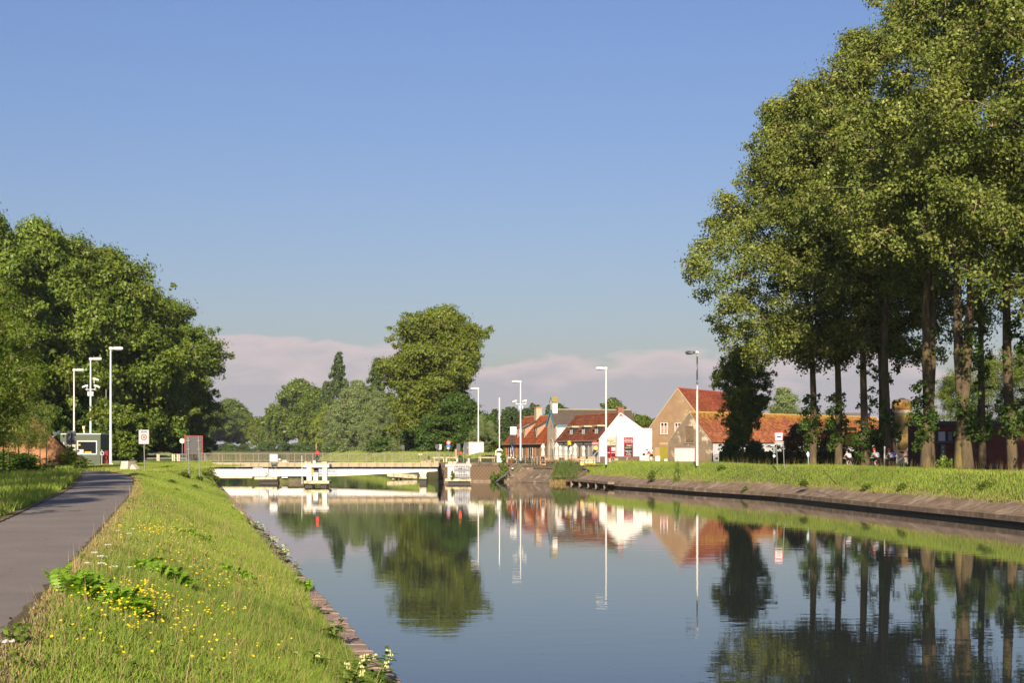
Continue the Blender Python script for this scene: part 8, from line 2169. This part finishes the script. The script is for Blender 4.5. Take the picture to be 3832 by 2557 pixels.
# leafy shrubs
def shrub(seed, h, rd, leaf, lm, ncl=22, pa=500, asp=.8, kind='dome'):
    r = np.random.default_rng(seed); C, rcl = crown_pts(r, h, rd, .05, kind, ncl, fill=.1, rc=(.25, .42))
    V, Fc, subs = leaves_of(r, C, rcl, pa, leaf, 1.0, .1, 7, asp, .36)
    sk = skeleton(r, h, .1, .03, C, rcl, (0, 0), subs, top=.9, twig=.008)
    return sk.mesh('stems', [mBARK, mBARK], True), npmesh('foliage', V, Fc, lm)
def put_shrub(me, name, label, cat, loc, rz=0, sc=(1, 1, 1), group=None):
    t = T(name, label, cat, loc, rz, group); t.scale = sc
    link('stem', me[0], t); link('foliage', me[1], t); return t
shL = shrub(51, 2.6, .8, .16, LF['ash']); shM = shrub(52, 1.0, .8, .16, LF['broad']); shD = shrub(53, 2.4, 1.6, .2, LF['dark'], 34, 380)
put_shrub(shL, 'shrub', 'leafy shrub growing up the quay wall left of the gangway', 'shrub', (PX(1883, 197.4), 197.4, WZ + .3), 0, (1.0, .7, 1.45))
put_shrub(shM, 'shrub', 'low yellowish shrub at the foot of the quay wall left of the steps', 'shrub', (PX(1868, 196.5), 196.5, WZ + .2), 1, (1.5, .8, .8))
put_shrub(shM, 'shrub', 'bright tuft sprouting from the quay ledge right of the radio board', 'shrub', (PX(1845, 197.6), 197.6, WZ + .2), 2, (.6, .5, 1.1))
put_shrub(shM, 'shrub', 'green tuft growing on the guide pier beside the radio board', 'shrub', (PX(1692, 184.0), 184.0, PZ(1793, 184)), 2, (.75, .3, .95))
put_shrub(shM, 'shrub', 'small weed with a pale flower head on the mid-canal guide pier', 'shrub', (PX(1198, 171.6), 171.6, PZ(1800, 171)), 2, (.32, .2, .42))
put_shrub(shM, 'shrub', 'willowherb standing at the water line of the right bank before the lamp', 'shrub', (PX(2535, 152), 152, -2.1), 1, (.55, .5, 2.3))
put_shrub(shM, 'shrub', 'small yellow-flowered weed on the edge beam of the right bank', 'shrub', (PX(2790, 134), 134, -2.05), 1, (.5, .4, .4))
put_shrub(shM, 'shrub', 'white-flowering weed tuft on the grass slope before the green doors', 'shrub', (PX(2440, 157), 157, -1.4), 1, (.8, .6, .8))
k = 0
for px, D, s_, lab in ((262, 126, (1.0, 1.2, .72), 'leafy bush hiding the front of the blue car'), (275, 122, (1.1, 1, .55), 'leafy bush at the foot of the small grey sign back'), (312, 119, (1.0, 1, .35), 'low bush at the end of the left verge by the path bend'), (234, 125, (1.0, 1, .5), 'low bush against the lit brick wall corner')):
    put_shrub(shL, 'shrub', lab, 'shrub', (PX(px, D), D, 0), px, s_, 'leafy bushes before the booth')
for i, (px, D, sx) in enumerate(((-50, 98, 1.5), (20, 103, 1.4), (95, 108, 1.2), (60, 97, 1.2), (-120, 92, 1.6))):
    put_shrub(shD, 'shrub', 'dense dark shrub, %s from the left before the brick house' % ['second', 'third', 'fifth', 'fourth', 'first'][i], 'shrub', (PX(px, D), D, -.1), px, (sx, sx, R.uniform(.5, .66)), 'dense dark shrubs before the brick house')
put_shrub(shD, 'shrub', 'dark round shrub under the upright hornbeam', 'shrub', (PX(2740, 176), 176, -.2), 1, (1.3, 1.2, 1.3))
put_shrub(shD, 'shrub', 'dark shrub right of the hornbeam trunk', 'shrub', (PX(2820, 178), 178, -.2), 3, (1.3, 1.2, 1.15))
pr_me = tree_meshes('plum', 55, 4.6, 2.7, .6, 'dome', 60, 300, .2, .07, LF['purple'], fill=.1, rc=(.16, .28), spread=.34)
plant_tree('plum_tree', pr_me, 'brown-leaved plum bush against the barn wall, left of the poplar trunks', 'tree', (PX(2985, 168), 168, -.2), 0, (1.1, 1, 1.0), 'brown-leaved bushes before the long barn')
plant_tree('plum_tree', pr_me, 'brown-leaved plum bush between the second and third poplar trunks', 'tree', (PX(3105, 165), 165, -.2), 2, (.9, 1, .95), 'brown-leaved bushes before the long barn')
plant_tree('plum_tree', pr_me, 'brown-leaved bush behind the thick curved poplar', 'tree', (PX(3240, 162), 162, -.2), 4, (.9, 1, .85), 'brown-leaved bushes before the long barn')
# clipped hedge
r = np.random.default_rng(8); n = 26000
hx0, hx1, hy, hz = PX(2700, 173), PX(3260, 160), 172, 1.25
u_ = r.uniform(0, 1, n); hx = hx0 + (hx1 - hx0) * u_; yb = 174 - 11 * u_
side = r.uniform(0, 1, n) < .6
pz_ = np.where(side, r.uniform(-.2, hz, n), hz + r.normal(size=n) * .05); py_ = yb + np.where(side, r.normal(size=n) * .06, r.uniform(0, 1.2, n))
pos = np.stack([hx, py_, pz_], 1); nr = unit(r.normal(size=(n, 3)) + np.where(side[:, None], [[0, -1, .3]], [[0, 0, 1.2]]))
tt_ = unit(np.cross(nr, r.normal(size=(n, 3)))); bb = np.cross(nr, tt_); s_ = .16 * r.uniform(.6, 1.2, (n, 1))
V = np.stack([pos - tt_ * s_ / 2, pos + bb * s_ * .3, pos + tt_ * s_ / 2, pos - bb * s_ * .3], 1).reshape(-1, 3)
hg = T('hedge', 'long dark clipped hedge in front of the barn', 'hedge', ((hx0 + hx1) / 2, 168, -.2))
part('foliage', npmesh('hedge', V, np.arange(n * 4).reshape(n, 4), LF['dark']), None, hg, world=True)
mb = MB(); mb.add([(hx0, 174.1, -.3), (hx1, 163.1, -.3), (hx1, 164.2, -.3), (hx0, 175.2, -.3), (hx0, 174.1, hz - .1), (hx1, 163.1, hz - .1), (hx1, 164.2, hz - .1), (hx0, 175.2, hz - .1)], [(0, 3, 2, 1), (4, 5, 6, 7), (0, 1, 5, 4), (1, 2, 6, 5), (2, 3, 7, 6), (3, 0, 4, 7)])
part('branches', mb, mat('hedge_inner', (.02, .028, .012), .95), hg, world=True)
# far road on the right (mostly hidden behind the crest)
rows = []
for i, (a, b_) in enumerate(zip(offset_line(RE, 12.5), offset_line(RE, 17.0))): rows.append([(a.x, a.y, -.19), (b.x if False else b_.x, b_.y, -.19)])
link('road', strip_mesh(rows, mASPH, 'canal_road'), kind='structure', label='asphalt road behind the right bank crest')

# ---- bracken/tansy clumps on the near bank
mFERN = leaf_mat('fern_leaves', (.20, .36, .03), .45, .4, (.36, .46, .04))
def frond(seed, L):
    r = random.Random(seed); mb = MB(); n = 13; ax = []
    for i in range(n + 1):
        t_ = i / n; ax.append(Vector((0, L * (t_ * .62), L * (1.35 * t_ - .75 * t_ * t_))))
    for i in range(1, n):
        c = ax[i]; t_ = i / n; l = L * .30 * math.sin(math.pi * (t_ * .86 + .12)); d = (ax[i + 1] - ax[i - 1]).normalized()
        for s_ in (-1, 1):
            o = Vector((s_, .35, -.12 + r.uniform(-.1, .1))).normalized(); tip = c + o * l; w_ = L * .042
            m1 = c + o * l * .4
            mb.add([c, m1 + d * w_, tip, m1 - d * w_], [(0, 1, 2, 3)] if s_ > 0 else [(3, 2, 1, 0)])
            for q_ in (.3, .55, .78):
                cc = c + o * l * q_
                for s2 in (-1, 1):
                    o2 = (d * s2 * .9 + o * .45).normalized(); l2 = l * .30 * (1.15 - q_)
                    mb.add([cc, cc + o2 * l2 * .5 + o * l2 * .22, cc + o2 * l2, cc + o2 * l2 * .5 - o * l2 * .22], [(0, 1, 2, 3)])
    mb.tube(ax, [L * .008] * len(ax), 3, cap=False)
    return mb.mesh('frond', mFERN)
frs = [frond(i, 1.0) for i in range(3)]
def fern(label, px, py, rx, ry, n, L, seed):
    c = bank_hit(px, py); r = random.Random(seed)
    t = T('tansy_clump', label, 'plant', c, group='feathery green clumps in the bank grass')
    for i in range(n):
        a = r.uniform(0, 6.28); q_ = math.sqrt(r.uniform(0, 1)); x_, y_ = rx * q_ * math.cos(a), ry * q_ * math.sin(a)
        z_ = zbank(c.x + x_, c.y + y_) - c.z
        o = link('frond', frs[i % 3], t, (x_, y_, z_), (r.uniform(-.1, .5), r.uniform(-.3, .3), r.uniform(0, 6.28)))
        s_ = L * r.uniform(.6, 1.1); o.scale = (s_, s_, s_)
for args in (('largest feathery clump, spreading right beside the asphalt edge', 375, 2285, .50, .34, 190, .42, 1), ('feathery clump right of the largest one', 610, 2195, .36, .3, 130, .42, 2),
             ('feathery clump near the middle of the bank, among yellow flowers', 885, 2170, .34, .3, 60, .30, 3), ('feathery clump behind a patch of yellow flowers, farther up the bank', 720, 2030, .5, .5, 80, .36, 4),
             ('small feathery clump at the coping edge halfway down the bank', 1120, 2215, .25, .5, 40, .34, 5)):
    fern(*args)
# ---- comfrey along the coping
mCOM = leaf_mat('comfrey_leaves', (.075, .15, .018), .3, .35, (.15, .2, .02)); mCFL = mat('cream_bells', (.46, .46, .2), .7); mPFL = mat('mauve_bells', (.26, .15, .18), .7)
def lance(L, W, bend):
    mb = MB(); n = 5; V = []
    for i in range(n + 1):
        t_ = i / n; w_ = W * math.sin(math.pi * min(t_ * .9 + .1, 1)) * .5; y_ = L * t_; z_ = -bend * L * t_ * t_ + .25 * L * t_
        V += [(-w_, y_, z_ + w_ * .25), (0, y_, z_), (w_, y_, z_ + w_ * .25)]
    Fc = []
    for i in range(n):
        for q_ in (0, 1): a = i * 3 + q_; Fc.append((a, a + 1, a + 4, a + 3))
    mb.add(V, Fc); return mb.mesh('leaf', mCOM, True)
lv_ = [lance(.30, .10, .45), lance(.22, .075, .3), lance(.16, .05, .2)]
def bell(m):
    mb = MB()
    for k in range(5):
        a = 2 * math.pi * k / 5; c, s_ = math.cos(a) * .03, math.sin(a) * .03
        mb.lathe([(.004, 0), (.012, -.014), (.013, -.032)], 5, (c, s_, -.005 * k))
    return mb.mesh('flower_cluster', m)
bel = [bell(mCFL), bell(mPFL)]
def comfrey(label, px, py, h, n, seed, fl, lean=0, small=False):
    c = bank_hit(px, py); r = random.Random(seed)
    t = T('comfrey_plant', label, 'plant', c, group='comfrey plants along the canal coping')
    ns = 2 if small else 3
    for s_ in range(ns):
        lx, ly = r.uniform(-.25, .25) + lean, r.uniform(-.2, .2); hh = h * r.uniform(.65, 1)
        pts = [Vector((lx * .6 * t_ ** 1.5 + s_ * .06 - .06, ly * t_, hh * t_)) for t_ in (0, .3, .6, .85, 1.0)]
        mb = MB(); mb.tube(pts, [.010, .009, .007, .005, .003], 5, cap=False); part('stem', mb, mat('comfrey_stem', (.16, .22, .05), .7), t)
        for i in range(2 * n // ns):
            t_ = (i + .5) / (2 * n / ns); p = pts[0].lerp(pts[-1], t_); a = r.uniform(0, 6.28)
            o = link('leaf', lv_[0 if t_ < .35 else (1 if t_ < .7 else 2)], t, p, (r.uniform(-.2, .3), 0, a))
            q_ = r.uniform(.95, 1.45); o.scale = (q_, q_, q_)
        o = link('flower_cluster', bel[fl], t, pts[-1] + Vector((.02, 0, .0)), (0, 0, r.uniform(0, 6))); o.scale = (.95, .95, .95)
        o = link('flower_cluster', bel[fl], t, pts[-2] + Vector((.05, -.03, .0)), (0, 0, r.uniform(0, 6))); o.scale = (.8, .8, .8)
cm = [(1240, 2405, .62, 13, 0, .25, 'comfrey with mauve bells arching over the coping towards the water', 1),
      (1355, 2540, .5, 14, 0, .15, 'cream-flowered comfrey near the bottom edge, right of the grass', 0),
      (1420, 2575, .55, 15, 0, .2, 'large cream-flowered comfrey at the bottom corner of the bank', 0),
      (1150, 2500, .3, 9, 0, 0, 'low cream-flowered comfrey inside the grass near the bottom', 0),
      (1300, 2590, .4, 12, 0, .1, 'comfrey clump at the bottom picture edge', 0),
      (1090, 2160, .45, 10, 0, .2, 'comfrey leaning over the water below the bushy row', 1),
      (1060, 2110, .5, 12, 0, .1, 'comfrey at the near end of the bushy row', 0),
      (1040, 2085, .5, 12, 0, .1, 'comfrey second from the near end of the bushy row', 0),
      (1015, 2060, .5, 12, 0, .1, 'comfrey third from the near end of the bushy row', 0),
      (1000, 2035, .5, 12, 0, .1, 'comfrey fourth from the near end of the bushy row', 1),
      (975, 2010, .5, 12, 0, 0, 'comfrey fifth from the near end of the bushy row', 0),
      (950, 1985, .5, 11, 0, 0, 'comfrey sixth from the near end of the bushy row', 0),
      (925, 1965, .45, 10, 0, 0, 'comfrey seventh from the near end of the bushy row', 1),
      (900, 1945, .45, 10, 0, 0, 'comfrey eighth from the near end of the bushy row', 0),
      (870, 1920, .45, 9, 0, 0, 'comfrey at the far end of the bushy row', 0),
      (1185, 2300, .25, 8, 0, .1, 'small comfrey seedling on the coping', 1)]
for i, (px, py, h, n, _, ln, lab, fl) in enumerate(cm): comfrey(lab, px, py, h, n, 40 + i, fl, ln, h < .35)
k = 0
for px, py, s_ in ((690, 1790, .8), (640, 1815, .6), (770, 1790, .9), (800, 1800, .8), (560, 1800, .5), (730, 1835, .6), (660, 1850, .5), (745, 1800, .7)):
    c = bank_hit(px, py); k += 1
    put_shrub(shM, 'weed_clump', 'dark-green weed clump, %s' % ['', 'on the bank below the round cream disc', 'left of the big sign back poles', 'right of the big sign back', 'rightmost one, near the water', 'on the bank below the zone sign', 'lower one below the big sign back', 'lowest and leftmost on the bank', 'beside the right pole of the sign back'][k], 'plant', c, k, (s_, s_, s_ * .55), 'weed clumps on the far part of the left bank')
# ---- yellow flowers (buttercups / hawkweed) and yarrow
r = np.random.default_rng(77); pts = []
for cx_, cy_, sx, sy, n in ((480, 2310, 70, 28, 110), (540, 2285, 60, 18, 60), (620, 2370, 90, 40, 60), (500, 2390, 60, 22, 40), (560, 2020, 60, 14, 60), (640, 2025, 50, 12, 40), (750, 2030, 40, 10, 20), (830, 2215, 70, 20, 35), (840, 2345, 60, 18, 24), (900, 2100, 60, 8, 18), (780, 2160, 60, 8, 12), (380, 2300, 90, 24, 16), (700, 2500, 180, 35, 26), (950, 2500, 120, 35, 12), (520, 2130, 120, 40, 30), (640, 2100, 120, 50, 22), (350, 2420, 120, 50, 12), (600, 1880, 60, 30, 12), (700, 1950, 90, 30, 10)):
    for _ in range(n):
        p = bank_hit(cx_ + r.normal() * sx, min(cy_ + r.normal() * sy, 2550)); 
        if p.y < 120 and p.x > path_r(p.y) + .15 and p.x < edge_l(p.y) - .5: pts.append(p)
V = []; Fc = []; 
mb = MB(); ms = MB()
for p in pts:
    h = r.uniform(.18, .32); c = p + Vector((0, 0, h)); rad = r.uniform(.010, .0145) * (1 + .008 * p.y)
    tl = Vector((r.normal() * .3, -.45 + r.normal() * .2, 1)).normalized(); a_ = tl.orthogonal().normalized(); b_ = tl.cross(a_)
    ring = [c + (a_ * math.cos(t_) + b_ * math.sin(t_)) * rad * (1.15 if i % 2 else .8) for i, t_ in enumerate(np.linspace(0, 2 * math.pi, 11)[:-1])]
    mb.add(ring, [tuple(range(10))])
    ms.add([p + Vector((-.003, 0, 0)), p + Vector((.003, 0, 0)), c], [(0, 1, 2)])
fl_ = solo('meadow_flowers', mb, mat('buttercup_yellow', (.68, .48, .008), .6), 'scattered yellow flower heads in the grass of the left bank', 'flowers', kind='stuff')
part('stems', ms, mat('flower_stem', (.16, .2, .05), .8), fl_)
mYAR = mat('yarrow_white', (.45, .43, .39), .8)
def yarrow(label, px, py, s_, seed):
    c = bank_hit(px + 6, py + 38); rr_ = random.Random(seed)
    t = T('yarrow_plant', label, 'flower', c, group='white yarrow by the path edge')
    mb = MB(); mb.tube([(0, 0, 0), (.01, 0, .2)], [.005, .003], 4); part('stem', mb, mat('flower_stem', (.16, .2, .05), .8), t)
    mb = MB()
    for k in range(14):
        a = rr_.uniform(0, 6.28); q_ = .036 * s_ * math.sqrt(rr_.uniform(0, 1)); mb.lathe([(.012, 0), (.014, .006), (.004, .012)], 6, (q_ * math.cos(a), q_ * math.sin(a), .2 + rr_.uniform(-.006, .006)))
    part('flower_head', mb, mYAR, t)
for i, (px, py, s_, lab) in enumerate(((495, 1980, 1.0, 'yarrow farthest up the path edge'), (478, 2000, 1.2, 'yarrow beside the first yellow flowers'), (435, 1990, .8, 'small yarrow close to the asphalt, upper one'), (398, 2050, 1.3, 'yarrow in the upper cluster at the path edge'), (348, 2085, 1.5, 'yarrow nearest the asphalt in the big cluster'), (370, 2098, 1.4, 'yarrow in the middle of the big cluster'), (384, 2102, 1.2, 'yarrow right in the big cluster'), (372, 2128, 1.5, 'yarrow below the big cluster'), (425, 2140, 1.3, 'yarrow right of the one below the big cluster'), (482, 2140, 1.0, 'rightmost white yarrow head beside the path'), (318, 2130, 1.0, 'yarrow on the dry strip beside the asphalt'), (240, 2170, .9, 'small yarrow just above the largest feathery clump'), (12, 2470, 1.8, 'yarrow at the left picture edge, lying low beside the path'))):
    yarrow(lab, px, py, s_, i)

for i_, (px, D, sx, sz, lab) in enumerate(((3530, 108, .7, 1.1, 'nettle clump on the crest before the shed door'), (3560, 107, .5, .8, 'smaller nettle clump right of the one before the shed door'), (3380, 105, .6, .5, 'dark-green weed clump low on the slope below the silo'), (3690, 94, .7, .5, 'weed clump low on the slope right of the massive trunk'), (3010, 122, .6, .45, 'weed clump on the slope under the leftmost poplar'), (3240, 111, .6, .4, 'weed clump on the slope under the middle cyclist'), (2700, 147, .8, .5, 'weed clump in the shaded slope below the hornbeam'))):
    x_ = PX(px, D); e_ = float(np.interp(D, [q_[1] for q_ in RE], [q_[0] for q_ in RE])); put_shrub(shM, 'weed_clump', lab, 'plant', (x_, D, right_prof(min(max(x_ - e_, 1.8), 9))), px, (sx, sx, sz), 'weed clumps on the right bank slope')
p, t = bank_points(9, 60, 6); n = len(p)
tri_blades(p, rng.uniform(.28, .5, n), rng.uniform(.005, .009, n) * (1 + p[:, 1] * .02), np.full(n, .45), np.tile([[.42, .31, .16]], (n, 1)) * rng.uniform(.6, 1.2, (n, 1)), 'seed_stalks', 'thin straw-coloured seed stalks standing above the left bank grass')
p, t = bank_points(9, 60, 1.3); n = len(p)
C_ = p + np.array([0, 0, .05]); V, Fc, _ = leaves_of(np.random.default_rng(5), C_, np.full(n, .13), 900, .065, .5, 0, 5, .7, .35)
link('broad_weeds', npmesh('broad_weeds', V, Fc, LF['broad']), kind='stuff', label='low broad-leaved weeds sprinkled through the left bank grass')
# ================================================================= thin evening haze
hm = bpy.data.materials.new('haze'); hm.use_nodes = True; t_ = hm.node_tree; t_.nodes.clear()
o_ = N(t_, 'ShaderNodeOutputMaterial'); pv_ = N(t_, 'ShaderNodeVolumePrincipled')
pv_.inputs['Color'].default_value = (.80, .86, 1, 1); pv_.inputs['Density'].default_value = 0.00006; pv_.inputs['Anisotropy'].default_value = 0.0
t_.links.new(pv_.outputs[0], o_.inputs['Volume'])
mb = MB(); mb.box(-3900, 3900, -120, 4500, -6, 46)
link('haze', mb.mesh('haze', hm), kind='stuff', label='thin bluish evening haze over the canal')
